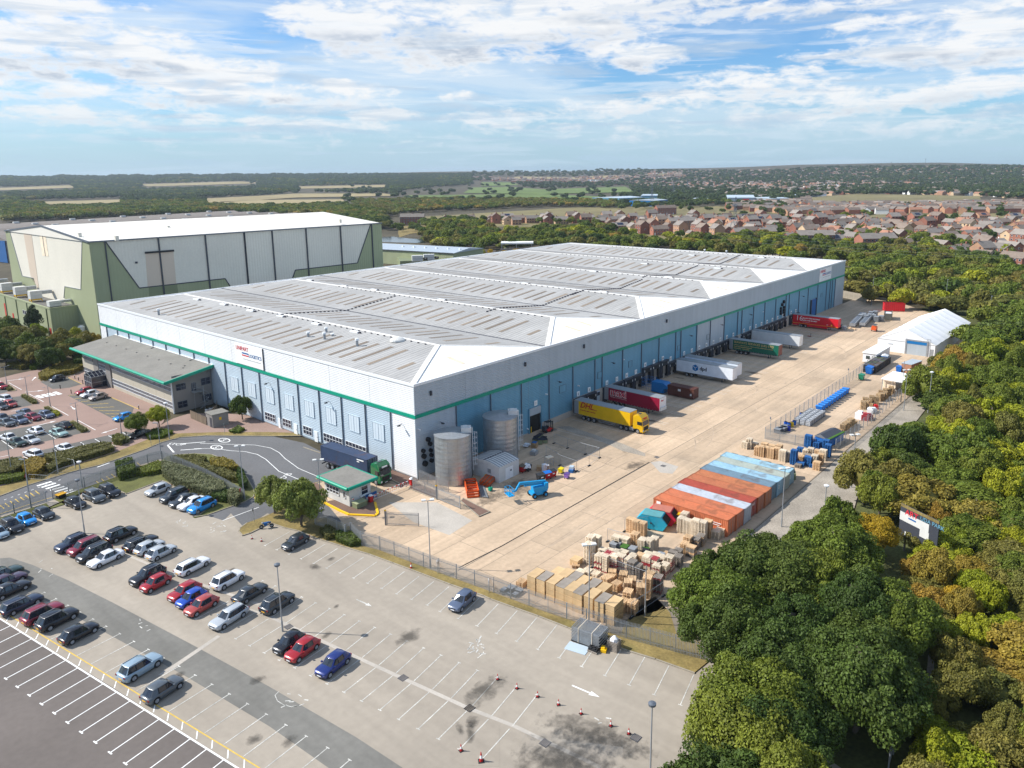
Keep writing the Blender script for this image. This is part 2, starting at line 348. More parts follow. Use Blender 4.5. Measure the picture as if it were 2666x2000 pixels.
for i in range(len(rad)-1):
 for k in range(NA): mb.f.append((i*NA+k,(i+1)*NA+k,(i+1)*NA+(k+1) % NA,i*NA+(k+1) % NA)); mb.m.append(0)
struct(mb.ob('terrain','soil'))
def ground_poly(name,pts,z,mat): o = MB().sheet(pts,z).ob(name,mat); return struct(o)
ground_poly('car_park',[(-130,-130),(8,-130),(-8,-70),(-13,-62),(-22,-10),(-13,0),(-12,60),(-30,60),(-130,45)],0,'asphalt')
ground_poly('road',G2L('E',[(-1500,1690),(-300,1420),(0,1400),(380,1290),(960,1075),(1090,1000),(1330,930),(1400,900),(1600,890),(1740,900),(1900,960),(1990,1020),(2040,1100),(2090,1190),(2090,1240),(2010,1285),(1700,1395),(1840,1440),(1900,1380),(2010,1500),(2200,1380),(2420,1440),(2560,1500),(2800,1470),(2900,1000),(2500,800),(2212,740),(1700,735),(1480,752),(1330,790),(1190,850),(830,975),(600,1030),(240,1140),(0,1230),(-400,1350),(-1500,1600)]),.004,'asphalt_road')
# new asphalt at the lower left, the worn darker lane and the patched strips
ground_poly('new_asphalt_bays',G2L('I',[(-900,320),(0,738),(700,1165),(1450,1655),(1800,1900),(1000,2900),(-2500,1500)]),.004,'asphalt_new')
ground_poly('dark_lane',G2L('I',[(0,365),(60,360),(200,405),(420,500),(700,640),(1200,905),(1659,1155),(2200,1470),(2700,1800),(2300,1850),(1660,1400),(1150,1095),(700,850),(330,650),(90,530),(0,490)]),.004,'asphalt_dark')
ground_poly('repair_strip',G2L('I',[(975,1085),(1340,840),(1362,846),(1012,1088)]),.008,'concrete_pale')
ground_poly('worn_bays',G2L('J',[(300,850),(700,1160),(1430,1640),(1659,1650),(1659,1390),(810,980),(540,880)]),.008,'asphalt')
ch = MB()
for a,b in [(('J',-60,635),('J',195,705)),(('J',190,700),('J',800,985)),(('J',800,985),('J',1470,1290)),(('J',1470,1290),('K',330,1400)),(('K',330,1400),('K',860,1655)),(('I',760,335),('I',1140,490)),(('I',1140,490),('I',1600,650))]:
 ch.strip(g2(*a),g2(*b),.45,.009)
struct(ch.ob('drain_channel','concrete_pale'))
STN = MB().sheet([(-1,-1),(1,-1),(1,1),(-1,1)]).mesh('oil_stain','oil_stain'); rs_ = random.Random(4)
def stain(p,sx,sy,a=0.,z=.0165): o = struct(ob('oil_stain',STN,None,(p[0],p[1],z),R(a),(sx,sy,1))); return o
for k,x,y,sx,sy,a in [('K',830,1455,6,2.2,-75),('K',900,1500,4,1.6,-70),('K',700,1560,5,3,-70),('K',640,1640,5,3,-60),('K',600,1432,.7,.6,0),('J',619,368,.7,.5,0),('J',1480,1440,1.4,.5,40),('J',1420,1420,1.2,.4,60),('J',1100,850,2,1.2,0),('K',150,1180,3,1.5,0),('K',1080,1470,.6,.5,0),('G',460,1170,5,3,20),('G',250,1250,4,2,10),('G',1340,850,2.5,.5,40),('G',700,700,3,1.5,0),('G',1430,985,3,1.4,0)]: stain(g2(k,x,y),sx,sy,a)
for i in range(9): p = A0_ = g2('J',rs_.uniform(-500,1650),rs_.uniform(300,1600)); stain(p,rs_.uniform(.4,1.1),rs_.uniform(.3,.8),rs_.uniform(0,180),.0162)
for i in range(16): stain((rs_.uniform(38,175),rs_.uniform(-16,-3)),rs_.uniform(.5,1.4),rs_.uniform(.8,3.),0,.0168)
# yard of separate cast slabs on a dark bed
yard = [(-14.9,-60.5),(-16.6,-42.5),(-18.6,-26),(-20.6,-12),(-14.7,-8.9),(-13.8,1),(-8,12),(-3,3.2),(-.2,0.),(231,0),(231,-9),(223,-26),(200,-47),(147,-52.2),(56,-52),(10,-52),(0,-56),(-8,-61)]
struct(MB().sheet(yard,.004).ob('yard','joint'))
YARD = bpy.data.objects['yard']
def clip(poly,a,b,c):              # keep a*x+b*y <= c
 out = []
 for i in range(len(poly)):
  p,q = poly[i],poly[(i+1) % len(poly)]; dp = a*p[0]+b*p[1]-c; dq = a*q[0]+b*q[1]-c
  if dp <= 0: out.append(p)
  if dp*dq < 0: t = dp/(dp-dq); out.append((p[0]+t*(q[0]-p[0]),p[1]+t*(q[1]-p[1])))
 return out
rows = [-61,-56.5,-51.9,-45.8,-39.6,-34.2,-28.8,-26.75,-21.2,-15.6,-10.2,-4.8,0,6.2,12]
rnd = random.Random(5); slabn = 0
for i in range(len(rows)-1):
 y0,y1 = rows[i]+.03,rows[i+1]-.03
 if rows[i] == -28.8: y1 += .03-.1
 x = -24+rnd.random()*3
 while x < 232:
  Ls = rnd.choice([9,10.5,12,12,14.5]) if x < 130 else rnd.choice([16,18,22]); x1 = x+Ls
  poly = [(x+.03,y0),(x1-.03,y0),(x1-.03,y1),(x+.03,y1)]
  # clip against the yard outline (convex pieces of it that matter)
  for p,q in [((-14.9,-60.5),(-20.6,-12)),((-20.9,-12),(-14.3,8))] if x < 0 else []:
   nx,ny = -(q[1]-p[1]),q[0]-p[0]; poly = clip(poly,nx,ny,nx*p[0]+ny*p[1]) if poly else poly
  if poly and x < 1 and y1 > 0: poly = clip(poly,12.2,5.,12.2*-8+5*12.)    # stay off the building side
  if poly and x >= 0 and y1 > .1: poly = []
  if poly and y0 < -47: poly = clip(poly,0,-1,52) if x > 8 else clip(poly,-.5,-1,56.)
  if poly and x > 190: poly = clip(poly,21,-23,21*223-23*-26)
  if poly and len(poly) >= 3:
   ob('concrete_slab',MB().sheet(poly,.012).mesh('concrete_slab','concrete'),YARD); slabn += 1
  x = x1
ch = MB(); ch.strip(g2('G',320,1659),g2('G',1550,960),.2,.016); ch.strip(g2('K',-10,422),g2('G',330,1653),.2,.016); struct(ch.ob('slot_drain','void'))
ch = MB(); ch.strip((10,-9.3),(-12,-9.2),.10,.016); struct(ch.ob('tar_joint','joint'))
ground_poly('gravel_heap',G2L('X',[(530,100),(640,95),(960,200),(1085,240),(1269,320),(1269,345),(1080,300),(960,245),(830,190),(700,160)]),.018,'gravel')
ground_poly('patch',G2L('G',[(1560,960),(1640,950),(1790,995),(1740,1055),(1640,1045)]),.017,'concrete_pale')
ground_poly('patch',G2L('F',[(1300,1290),(1700,1290),(1990,1440),(1800,1560),(1500,1450)]),.017,'concrete_pale')
ground_poly('gravel_track',[(-13,-60.6),(-8,-61),(0,-56),(10,-52.1),(56,-52.1),(147,-52.3),(147,-55),(100,-57),(40,-60),(10,-66),(-8,-72),(-12,-66)],.006,'gravel')
ground_poly('grass_bank',G2L('K',[(960,880),(1030,740),(1120,640),(1200,600),(1290,700),(1330,830),(1475,880),(1500,1010),(1480,990)]),.012,'grass_dry')
# white, yellow, faded lines
pl = MB(); A0 = np.array(g2('I',35,1108)); st = (np.array(g2('I',773,1632))-A0)/9; bv = np.array(g2('I',335,948))-A0
for k in range(-7,14):
 p = A0+st*k; pl.strip(p,p+bv,.11,.012); q = st/np.linalg.norm(st)*.3; pl.strip(p-q,p+q,.14,.0125)
p0 = A0+bv+st*-8; p1 = A0+bv+st*16; pl.strip(p0,p1,.17,.0135)
y0 = np.array(g2('I',60,718)); y1 = np.array(g2('I',1570,1640)); ys = (y1-y0)/19.6
wl0 = p0; wd = (p1-p0)/np.linalg.norm(p1-p0)
tk = np.array(g2('I',40,752))-y0
for k in range(0,22): q = y0+ys*k; pl.strip(q,q+tk,.11,.0115)
struct(pl.ob('bay_lines_white','paint_white'))
struct(MB().strip(y0,y0+ys*22,.13,.0118).ob('walkway_line','paint_yellow'))
fl = MB()
def baylines(t0,t1,n,b0,ext=(0,0),tee=True,w=.09,z=.0135):
 t0,t1,b0 = map(np.array,(t0,t1,b0)); s = (t1-t0)/n; v = b0-t0
 for k in range(-ext[0],n+1+ext[1]):
  p = t0+s*k; fl.strip(p,p+v,w,z)
  if tee: u = s/np.linalg.norm(s)*.22; fl.strip(p+v-u,p+v+u,.1,z+.0004)
baylines(g2('J',585,277),g2('J',1348,540),9,g2('J',435,368),(3,0))
baylines(g2('J',1540,605),g2('K',1437,1083),10,g2('J',1405,737),(1,0))
baylines(g2('J',812,978),g2('J',1485,1282),6,g2('J',988,832),(9,2))
baylines(g2('J',895,1040),g2('J',1465,1300),5,g2('J',700,1192),(11,2))
baylines(g2('I',475,965),g2('I',1150,1375),7,g2('I',740,830),(6,9))
struct(fl.ob('bay_lines_faded','paint_line'))
def poly_line(mb,k,pts,w,z):
 q = [g2(k,*p) for p in pts]
 for a,b in zip(q,q[1:]): mb.strip(a,b,w,z)
rl = MB()
poly_line(rl,'F',[(-300,848),(-130,845),(0,865),(120,872),(220,895),(290,935),(400,1035),(560,1100)],.12,.010)
poly_line(rl,'F',[(-250,805),(0,812),(200,818),(330,842),(400,880),(450,930),(560,1010),(700,1070),(780,1110)],.11,.010)
poly_line(rl,'E',[(1380,820),(1430,878)],.3,.011)
poly_line(rl,'E',[(1490,808),(1690,792)],.22,.011); poly_line(rl,'E',[(1485,860),(1660,848)],.22,.011)
poly_line(rl,'E',[(800,1000),(900,965)],.25,.011); poly_line(rl,'E',[(1830,1440),(2130,1330)],.12,.011)
for i in range(9): poly_line(rl,'E',[(480-62*i*.9,1110+20*i),(500-62*i*.9,1103+20*i)],.12,.011)
for cxy in ((1845,779),(1782,838)):      # speed roundels, the figure 5
 c0 = g2('E',*cxy); ring = MB(); n = 24
 for k in range(n):
  a0,a1 = 2*math.pi*k/n,2*math.pi*(k+1)/n
  rl.sheet([(c0[0]+.75*math.cos(a0),c0[1]+1.35*math.sin(a0)),(c0[0]+.75*math.cos(a1),c0[1]+1.35*math.sin(a1)),(c0[0]+.95*math.cos(a1),c0[1]+1.6*math.sin(a1)),(c0[0]+.95*math.cos(a0),c0[1]+1.6*math.sin(a0))][::-1],.011)
 t = ob('lettering',text_mesh('5',2.,'paint_white',0.),None); t['kind'] = 'structure'; t.name = 'road_number'
 t.location = (c0[0]-.75,c0[1]+.6,.012); t.rotation_euler = (0,0,R(-90)); t.scale = (.9,.75,1); t.location = (c0[0]-.6,c0[1]+.55,.012)
struct(rl.ob('road_lines','paint_white'))
for txt,k,x,y,rz,s in [('SLOW','F',470,1048,205,1.5),('STOP','E',1372,815,300,1.5)]:
 t = ob('road_word',text_mesh(txt,s,'paint_white',0.),None,(*g2(k,x,y),.012),R(rz)); struct(t)
zb = MB()      # zebra crossing, stripes run along the road
for i in range(7): a = ('E',305+36*i,1155+12*i); b = ('E',425+36*i*.96,1118+13*i); zb.strip(g2(*a),g2(*b),.55,.012)
struct(zb.ob('zebra_crossing','paint_white'))
for i in range(4): pass
zb = MB()
for (x0,y0,x1,y1) in [(300,412,350,430),(350,403,400,420),(397,393,447,411),(445,382,497,402)]: zb.strip(g2('E',x0,y0),g2('E',x1,y1),.95,.024)
struct(zb.ob('zebra_crossing','paint_white'))
yl = MB()
for i in range(8): yl.strip(g2('E',20-46*i*.9+270,1290-95+17*i),g2('E',55-46*i*.9+270,1310-87+17*i),.16,.0115)
poly_line(yl,'E',[(0,1385),(380,1262),(500,1230)],.12,.0115)
for i in range(9): yl.strip(g2('E',1120+42*i-330,1115-19*i),g2('E',1165+42*i-330,1150-19*i),.1,.0115)
poly_line(yl,'F',[(195,1255),(240,1262),(330,1210)],.12,.0115); poly_line(yl,'F',[(195,1255),(215,1215),(330,1250)],.12,.0115)
poly_line(yl,'F',[(700,1095),(790,1110),(780,1145),(650,1180),(640,1140)],.12,.0115); poly_line(yl,'F',[(640,1140),(790,1110)],.1,.0115)
struct(yl.ob('yellow_lines','paint_yellow'))
def arrow(k,x,y,ang,s,mat='paint_white',z=.0145):
 c,sn = math.cos(R(ang)),math.sin(R(ang)); p = g2(k,x,y)
 P_ = [(-1.6,-.09),(.5,-.09),(.5,-.32),(1.6,0),(.5,.32),(.5,.09),(-1.6,.09)]
 struct(MB().sheet([(p[0]+s*(a*c-b*sn),p[1]+s*(a*sn+b*c)) for a,b in P_],z).ob('road_arrow',mat))
for a in [('J',825,640,-85,.85,'paint_line'),('K',770,1185,-84,1.0),('N',1050,622,-96,1.1,'paint_white',.027),('N',500,382,-30,1.3,'paint_white',.027),('N',490,200,60,1.2,'paint_white',.027),('N',230,215,-20,1.2,'paint_white',.027),('N',680,840,5,1.2,'paint_white',.027),('N',1570,955,190,1.1,'paint_white',.027)]: arrow(*a)
wk = MB(); rn = random.Random(3)    # worn scraps of old road letters
for k,x0,y0,n in [('J',400,1240,7),('K',90,920,16),('J',1510,900,12),('E',1790,1500,16),('E',1500,1450,9),('I',290,425,5),('K',880,1390,3),('I',900,770,5)]:
 for _ in range(n):
  p = np.array(g2(k,x0+rn.uniform(-55,55),y0+rn.uniform(-40,40))); a = rn.random()*6.28; L = rn.uniform(.15,.8)
  wk.strip(p,p+np.array([math.cos(a),math.sin(a)])*L,rn.uniform(.06,.16),.0142)
struct(wk.ob('worn_markings','paint_line'))
def arc(k,pts):
 for a,b in zip(pts,pts[1:]): wk2.strip(g2(k,*a),g2(k,*b),.07,.0142)
wk2 = MB(); arc('J',[(300,1185),(275,1210),(290,1245),(330,1270),(380,1282),(430,1272),(455,1262)]); struct(wk2.ob('worn_outline','paint_line'))
mk('tyre_mark',(.44,.34,.25),.9,var=.3,scale=.4)
tm = MB(); rn = random.Random(9)
for i in range(22):
 x0,y0 = rn.uniform(36,175),rn.uniform(-24,-17); r0 = rn.uniform(9,22); s0 = rn.choice((-1,1)); w0 = rn.uniform(.1,.22)
 q = [(x0+s0*r0*(1-math.cos(t*.16)),y0-r0*math.sin(t*.16)*.55) for t in range(rn.randint(4,9))]
 for a,b in zip(q,q[1:]): tm.strip(a,b,w0,.0155)
for i in range(26):
 x0,y0 = rn.uniform(-10,190),rn.uniform(-36,-20); L0 = rn.uniform(5,26); dy = rn.uniform(-.6,.6); tm.strip((x0,y0),(x0+L0,y0+dy),rn.uniform(.08,.2),.0152)
stuff(tm.ob('tyre_marks','tyre_mark')); C.objects['tyre_marks']['label'] = 'faint curved tyre marks across the concrete yard'; C.objects['tyre_marks']['category'] = 'tyre marks'
for k,x,y in [('J',1065,1103),('J',1475,1290),('K',55,1290),('K',520,1505),('J',358,787),('K',1080,1472),('G',1612,918),('G',1665,990)]:
 p = g2(k,x,y); m_ = MB().box(-.42,.42,-.42,.42,.006,.03);
 for i in range(5): m_.box(-.36,.36,-.34+i*.15,-.28+i*.15,.03,.036,1)
 struct(m_.ob('drain_cover',['dark_metal','wood_grey'],None,(*p,0)))
# dock bay lines on the yard
dl = MB()
for X in [35,42.2,49.3,52.5,56.9,60,64.5,67.5,72,75,79.6,82.6,87.6,91.6,95.2,99.4,103.4,107.6,111.6,115.8,120,124,131.2,135.3,139.5,143.6,147.8,152,156,160.2,167.6,171.8]:
 dl.strip((X-.12,-1.2),(X-.12,-18.6),.1,.0165)
 if X > 48: dl.strip((X-1.1,-1.2),(X-1.1,-18.6),.1,.0165)
struct(dl.ob('dock_bay_lines','paint_line'))
# raised verges, kerbs, paving
def verge(name,pts,mat,h=.11,kerb=True,kw=.16,closed=True,kpts=None):
 o = struct(MB().prism(pts,.0,h).ob(name,mat))
 if kerb:
  kb = MB(); q = kpts or pts+[pts[0]]
  for a,b in zip(q,q[1:]):
   L = math.hypot(b[0]-a[0],b[1]-a[1])
   if L < .05: continue
   d = ((b[0]-a[0])/L,(b[1]-a[1])/L); kb.bar((a[0]-d[0]*.05,a[1]-d[1]*.05,h/2+.012),(b[0]+d[0]*.05,b[1]+d[1]*.05,h/2+.012),kw,h+.02)
  struct(kb.ob('kerb','kerb'))
kl = G2L('J',[(245,148),(340,180),(415,196),(520,240),(700,296),(850,340),(1000,395),(1180,462),(1360,530),(1560,598)])+G2L('K',[(180,618),(330,672),(480,725),(660,795),(880,885),(1030,938),(1200,990),(1440,1075)])
fb = [(-12.9,-61),(-15.3,-52),(-17,-42),(-18.9,-25.3),(-20,-14.5),(-21,-10.8)]+G2L('J',[(745,170),(600,120),(520,118),(430,85),(320,60),(215,108)])
verge('verge',kl+fb,'grass_dry',kpts=kl)
verge('verge',G2L('J',[(245,148),(215,108),(100,150),(60,180),(52,200),(75,226),(120,212),(190,178)]),'grass_dry',kpts=G2L('J',[(100,150),(60,180),(52,200),(75,226),(120,212),(190,178),(245,148)]))
verge('lawn',G2L('E',[(300,1390),(380,1350),(600,1255),(700,1200),(830,1165),(930,1180),(990,1200),(1040,1222),(1330,1112),(1400,1135),(1440,1170),(1560,1195),(1720,1260),(1790,1290),(1640,1395),(1590,1412),(1600,1420),(1700,1398),(2010,1288),(2088,1245),(2090,1190),(2040,1100),(1990,1020),(1900,960),(1740,898),(1600,890),(1390,905),(1340,935),(1330,950),(1090,1010),(960,1082),(440,1262),(530,1310),(420,1345),(380,1300),(0,1420),(0,1500),(90,1470)]),'grass_green',h=.09,kpts=G2L('E',[(990,1200),(1040,1222),(1330,1112),(1400,1135),(1440,1170),(1560,1195),(1720,1260),(1790,1290),(1640,1395),(1590,1412),(1700,1398),(2010,1288),(2088,1245),(2090,1190),(2040,1100),(1990,1020),(1900,960),(1740,898),(1600,890),(1390,905)]))
verge('verge',G2L('E',[(-300,1330),(0,1240),(240,1148),(600,1038),(830,983),(1190,858),(1330,798),(1480,758),(1700,743),(2212,748),(2480,745),(2470,722),(2212,715),(1800,715),(1500,725),(1300,735),(1180,790),(950,880),(620,985),(240,1080),(0,1165),(-300,1250)]),'grass_dry',h=.1,kpts=G2L('E',[(-300,1330),(0,1240),(240,1148),(600,1038),(830,983),(1190,858),(1330,798),(1480,758),(1700,743),(2212,748),(2480,745)]))
verge('pavement',G2L('E',[(-300,1250),(0,1165),(240,1080),(620,985),(950,880),(1180,790),(1300,735),(1500,725),(1800,715),(2212,715),(2470,722),(2480,745),(2500,748),(2650,800),(2740,875),(2650,760),(2400,640),(2200,590),(1850,560),(1560,560),(1430,600),(1150,745),(940,835),(600,945),(200,1030),(0,1090),(-300,1180)]),'brick_paving',h=.09,kpts=G2L('F',[(600,838),(740,885),(750,880)]))
verge('pavement',[(-3.2,-.6),(-.02,-.3),(-.02,22),(-1.6,22),(-2.6,8)],'paving_brown',h=.1,kpts=[(-3.2,-.6),(-2.6,8),(-1.6,22)])
ground_poly('paved_apron',G2L('F',[(1340,1075),(1350,1035),(1500,1105),(1480,1125),(1400,1175)]),.02,'paving_brown')
verge('brick_island',G2L('F',[(770,1290),(790,1230),(740,1150),(690,1130),(650,1180),(700,1260),(900,1360),(960,1390),(1190,1400),(1210,1380),(1185,1290),(1130,1230)]),'paving_brown',h=.12,kerb=False)
kb = MB(); q = G2L('F',[(690,1250),(760,1290),(900,1362),(975,1395),(1190,1405),(1212,1385),(1190,1295)])
for a,b in zip(q,q[1:]): kb.bar((*a,.09),(*b,.09),.38,.24)
struct(kb.ob('yellow_kerb','yellow'))
verge('dwarf_ramp',G2L('G',[(0,1285),(20,1262),(238,1372),(150,1410)]),'paving_brown',h=.15)
verge('pavement',G2L('F',[(1470,1180),(1500,1110),(1600,1160),(1700,1200),(1700,1268)]),'paving_brown',h=.1)
# staff car park: brick paving with grey bays
ground_poly('brick_car_park',G2L('N',[(-900,260),(-200,215),(0,190),(240,130),(430,90),(560,70),(700,60),(1000,60),(1180,0),(1230,100),(1600,300),(2212,540),(2400,700),(2350,830),(2212,950),(2000,1060),(1650,1130),(1400,1160),(620,1300),(0,1400),(-900,1600)]),.006,'brick_paving')
for pts in [[(580,245),(700,215),(980,180),(1180,280),(1000,330),(760,350)],[(970,440),(1350,390),(1600,470),(1930,620),(1880,760),(1690,790),(1590,760)],[(-300,330),(0,330),(140,380),(0,420),(-300,470)],[(-300,520),(60,480),(300,450),(470,580),(250,620),(60,640),(-300,700)],
   [(-300,800),(0,745),(560,640),(600,640),(760,760),(560,800),(0,900),(-300,960)],[(-300,1050),(0,960),(400,890),(750,840),(1000,800),(1200,960),(1180,985),(930,1040),(400,1160),(0,1250),(-300,1300)],[(340,1320),(600,1230),(1000,1140),(1800,960),(2000,1000),(1900,1060),(1400,1160),(620,1300)],[(-600,1440),(0,1360),(320,1310),(300,1340),(0,1400),(-600,1500)]]:
 ground_poly('parking_bays',G2L('N',pts),.012,'asphalt_bay')
sl = MB(); yl = MB()
for a,b in [((130,260),(310,360)),((420,420),(630,535)),((750,600),(985,730)),((1125,800),(1375,940)),((0,235),(60,275)),((620,950),(800,1065)),((0,1070),(190,1210)),((160,670),(350,640)),((760,1210),(840,1260)),((1160,1118),(1265,1180)),((1365,1068),(1495,1145)),((1560,1020),(1690,1090)),((1765,975),(1890,1045)),((540,1030),(760,985)),((0,1330),(140,1300)),((340,1320),(400,1350)),((190,840),(250,890)),((390,780),(450,840)),((600,760),(660,800)),((370,960),(420,990)),((760,880),(800,900))]:
 sl.strip(g2('N',*a),g2('N',*b),.13,.021)
for i in range(8):      # zigzag hatching between the visitor bays
 a = np.array(g2('N',985+88*i,450+43*i)); b = np.array(g2('N',1340+80*i,400+52*i)) if i else np.array(g2('N',1300,410)); b = a+(b-a)*(.95)
 for j in range(8):
  t0,t1 = j/8,(j+1)/8; n_ = np.array([0,.55]) if j % 2 else np.array([0,0]); n2 = np.array([0,0]) if j % 2 else np.array([0,.55])
  yl.strip(a+(b-a)*t0+n_,a+(b-a)*t1+n2,.1,.021)
 yl.strip(a,b,.08,.0205)
yl.strip(g2('N',985,185),g2('N',1180,280),.15,.021); yl.strip(g2('N',1600,470),g2('N',2000,640),.2,.021)
struct(sl.ob('bay_lines_white','paint_white')); struct(yl.ob('hatching','paint_yellow'))
for pts in [[(300,430),(360,420),(530,510),(540,545),(480,560),(330,475)],[(620,610),(700,595),(860,700),(890,730),(830,755),(680,680)],[(1000,820),(1060,800),(1280,930),(1290,960),(1220,975),(1050,890)],[(40,300),(130,290),(230,360),(230,375),(150,385)]]:
 verge('planter_bed',G2L('N',pts),'grass_dry',h=.12)
verge('planting_bed',G2L('M',[(540,1590),(600,1490),(900,1350),(1200,1300),(1200,1480),(940,1570),(640,1625)]),'soil',h=.1)
# == the big warehouse
WL,WW,WH = 130.6,217.8,16.5
mk('clad_left2',(.62,.70,.76),.5)
wh = thing('warehouse','huge white and blue clad distribution warehouse with green band and ribbed multi span roof','warehouse')
def corr(L,z0,z1,pitch=.34,dep=.022):
 mb = MB(); n = max(1,round((z1-z0)/pitch)); p = (z1-z0)/n; prof = []
 for i in range(n):
  z = z0+i*p; prof += [(z,0),(z+p*.38,0),(z+p*.5,dep),(z+p*.88,dep)]
 prof.append((z1,0))
 for z,d in prof: mb.v += [(0,-d,z),(L,-d,z)]
 for i in range(len(prof)-1): mb.f.append((2*i,2*i+1,2*i+3,2*i+2)); mb.m.append(0)
 return mb
def panel(name,mat,L,z0,z1,loc,rz=0):
 return corr(L-.05,z0,z1).ob(name,mat,wh,loc,rz)
# solid core so that nothing is hollow
MB().box(.12,WW-.12,.12,WL-.12,0,WH-.1).ob('wall_core','clad_silver_shaded_white',wh)
# dock side (faces -Y)
jd = [0,9.5,18.5,27.3,36,44.1,52.2,55,63.3,71.5,79.6,87.9,90.6,99.2,107,115.5,124.2,127,135.1,143.4,151.9,160.3,163,171.7,180,189.2,198.3,202.1,204.5,207.6,WW]
for a,b in zip(jd,jd[1:]):
 mat = 'clad_silver_shaded_white' if (a < 9 or 99 <= a < 115 or a > 207) else 'clad_blue'  # first panel is white like its left neighbour, darkened for the shaded side
 z0 = 3.75 if 44 <= a < 171 else (1.3 if 33 < a < 44 else .25)
 if a == 27.3:
  panel('cladding_panel',mat,29.6-a,z0,10.9,(a,0,0)); panel('cladding_panel',mat,b-33.2,z0,10.9,(33.2,0,0)); panel('cladding_panel',mat,3.6,5.1,10.9,(29.6,0,0))
 elif a == 180:
  panel('cladding_panel',mat,183.4-a,z0,10.9,(a,0,0)); panel('cladding_panel',mat,b-188,z0,10.9,(188,0,0)); panel('cladding_panel',mat,4.6,6.2,10.9,(183.4,0,0))
 else: panel('cladding_panel',mat,b-a,z0,10.9,(a,0,0))
 if a: MB().box(-.07,.07,-.2,.0,z0,10.9).ob('downpipe','pipe_grey',wh,(a,-.05,0))
for i in range(18): a = WW/18*i; panel('fascia_panel','clad_silver_shaded_white',WW/18,11.5,WH,(a,0,0))  # white fascia drawn darker: the dock side's shade is in the colour
# office side (faces -X)
jl = [0,6.35]+[6.35+7.05*k for k in range(1,18)]+[WL]
for i,(a,b) in enumerate(zip(jl,jl[1:])):
 panel('cladding_panel','clad_white' if i == 0 or i == len(jl)-2 else 'clad_left',b-a,.25,10.9,(0,b,0),R(-90))
 if a: MB().box(-.2,0,-.06,.06,.25,10.9).ob('downpipe','pipe_grey',wh,(-.05,a,0))
for i in range(11): b = WL/11*(i+1); panel('fascia_panel','clad_white',WL/11,11.5,WH,(0,b,0),R(-90))
MB().box(-.12,.02,-.12,.02,.2,WH).ob('corner_trim','clad_silver_shaded_white',wh)
MB().box(-.16,WW+.1,-.16,-.02,10.9,11.5).ob('green_band','green_trim',wh); MB().box(-.16,-.02,-.02,WL,10.9,11.5).ob('green_band','green_trim',wh)
MB().box(-.14,WW+.1,-.14,.12,WH,WH+.45).box(-.14,.12,.12,WL,WH,WH+.45).box(WW-.1,WW+.1,.12,WL,WH,WH+.25).box(.12,WW-.1,WL-.2,WL+.1,WH,WH+.35).ob('capping','trim_white',wh)
MB().box(.5,WW-.3,.14,.75,WH-.1,WH+.12).box(.14,.6,.8,WL-.3,WH-.1,WH+.1).ob('gutter','gutter',wh)
MB().box(44.1,172,-.05,.1,0,3.75).box(33.2,44.1,-.12,.1,0,1.3).box(0,29.6,-.04,.1,0,.25).box(172,WW,-.04,.1,0,.25).ob('plinth','concrete_pale',wh)
# roof
roof = thing_roof = bpy.data.objects.new('roof',None); C.objects.link(roof); roof.parent = wh
SP = WW/6; ZE,ZR = WH+.05,18.4; HY = 13.4
def slope_z(x):   # height above eaves for x in [0, SP]
 return ZE+(ZR-ZE)*(1-abs(x-SP/2)/(SP/2))
for k in range(6):
 x0 = k*SP; xr = x0+SP/2; x1 = x0+SP; e0 = .75; eL = WL-.2
 MB().add([(x0,e0,ZE),(xr,HY,ZR),(xr,WL-HY,ZR),(x0,eL,ZE)],[(0,1,2,3)]).ob('roof_slope','roof_sheet',roof)
 MB().add([(x1,e0,ZE),(x1,eL,ZE),(xr,WL-HY,ZR),(xr,HY,ZR)],[(0,1,2,3)]).ob('roof_slope','roof_sheet',roof)
 MB().add([(x0,e0,ZE),(x1,e0,ZE),(xr,HY,ZR)],[(0,1,2)]).ob('hip_slope','roof_white',roof)
 MB().add([(x1,eL,ZE),(x0,eL,ZE),(xr,WL-HY,ZR)],[(0,1,2)]).ob('hip_slope','roof_white',roof)
 MB().bar((xr,HY,ZR+.03),(xr,WL-HY,ZR+.03),.5,.12).ob('ridge_cap','roof_white',roof)
 MB().bar((x0+.3,e0,ZE+.05),(xr,HY,ZR+.03),.95,.14).ob('hip_cap','roof_white',roof)
 MB().bar((x1-.3,e0,ZE+.05),(xr,HY,ZR+.03),.3,.1).bar((x0+.3,eL,ZE+.03),(xr,WL-HY,ZR+.03),.3,.1).bar((x1-.3,eL,ZE+.03),(xr,WL-HY,ZR+.03),.3,.1).ob('hip_cap','roof_white',roof)
 if k: MB().box(-.3,.3,e0,eL,ZE-.02,ZE+.07).ob('valley_gutter','valley',roof,(x0,0,0))
sl_ = (ZR-ZE)/(SP/2)
def skl(x0,x1,w,sgn):     # thin rooflight sheet lying on the slope
 z0 = ZE+sl_*(x0 if sgn > 0 else SP-x0)+.03; z1 = ZE+sl_*(x1 if sgn > 0 else SP-x1)+.03
 return MB().add([(x0,-w,z0),(x1,-w,z1),(x1,w,z1),(x0,w,z0),(x0,-w,z0-.05),(x1,-w,z1-.05),(x1,w,z1-.05),(x0,w,z0-.05)],[(0,1,2,3),(0,4,5,1),(1,5,6,2),(2,6,7,3),(3,7,4,0)])
sk = {('L',0): skl(3.6,13.2,.5,1).mesh('rooflight','skylight'),('L',1): skl(4.6,8.6,.5,1).mesh('rooflight','skylight'),
      ('R',0): skl(SP-13.2,SP-3.6,.5,-1).mesh('rooflight','skylight'),('R',1): skl(SP-8.6,SP-4.6,.5,-1).mesh('rooflight','skylight')}
ys_ = []; y = 16.8; j = 0
while y < WL-15: ys_.append(y); y += [4.3,4.3,3.3][j % 3]; j += 1
n_ = 0; rest = MB()
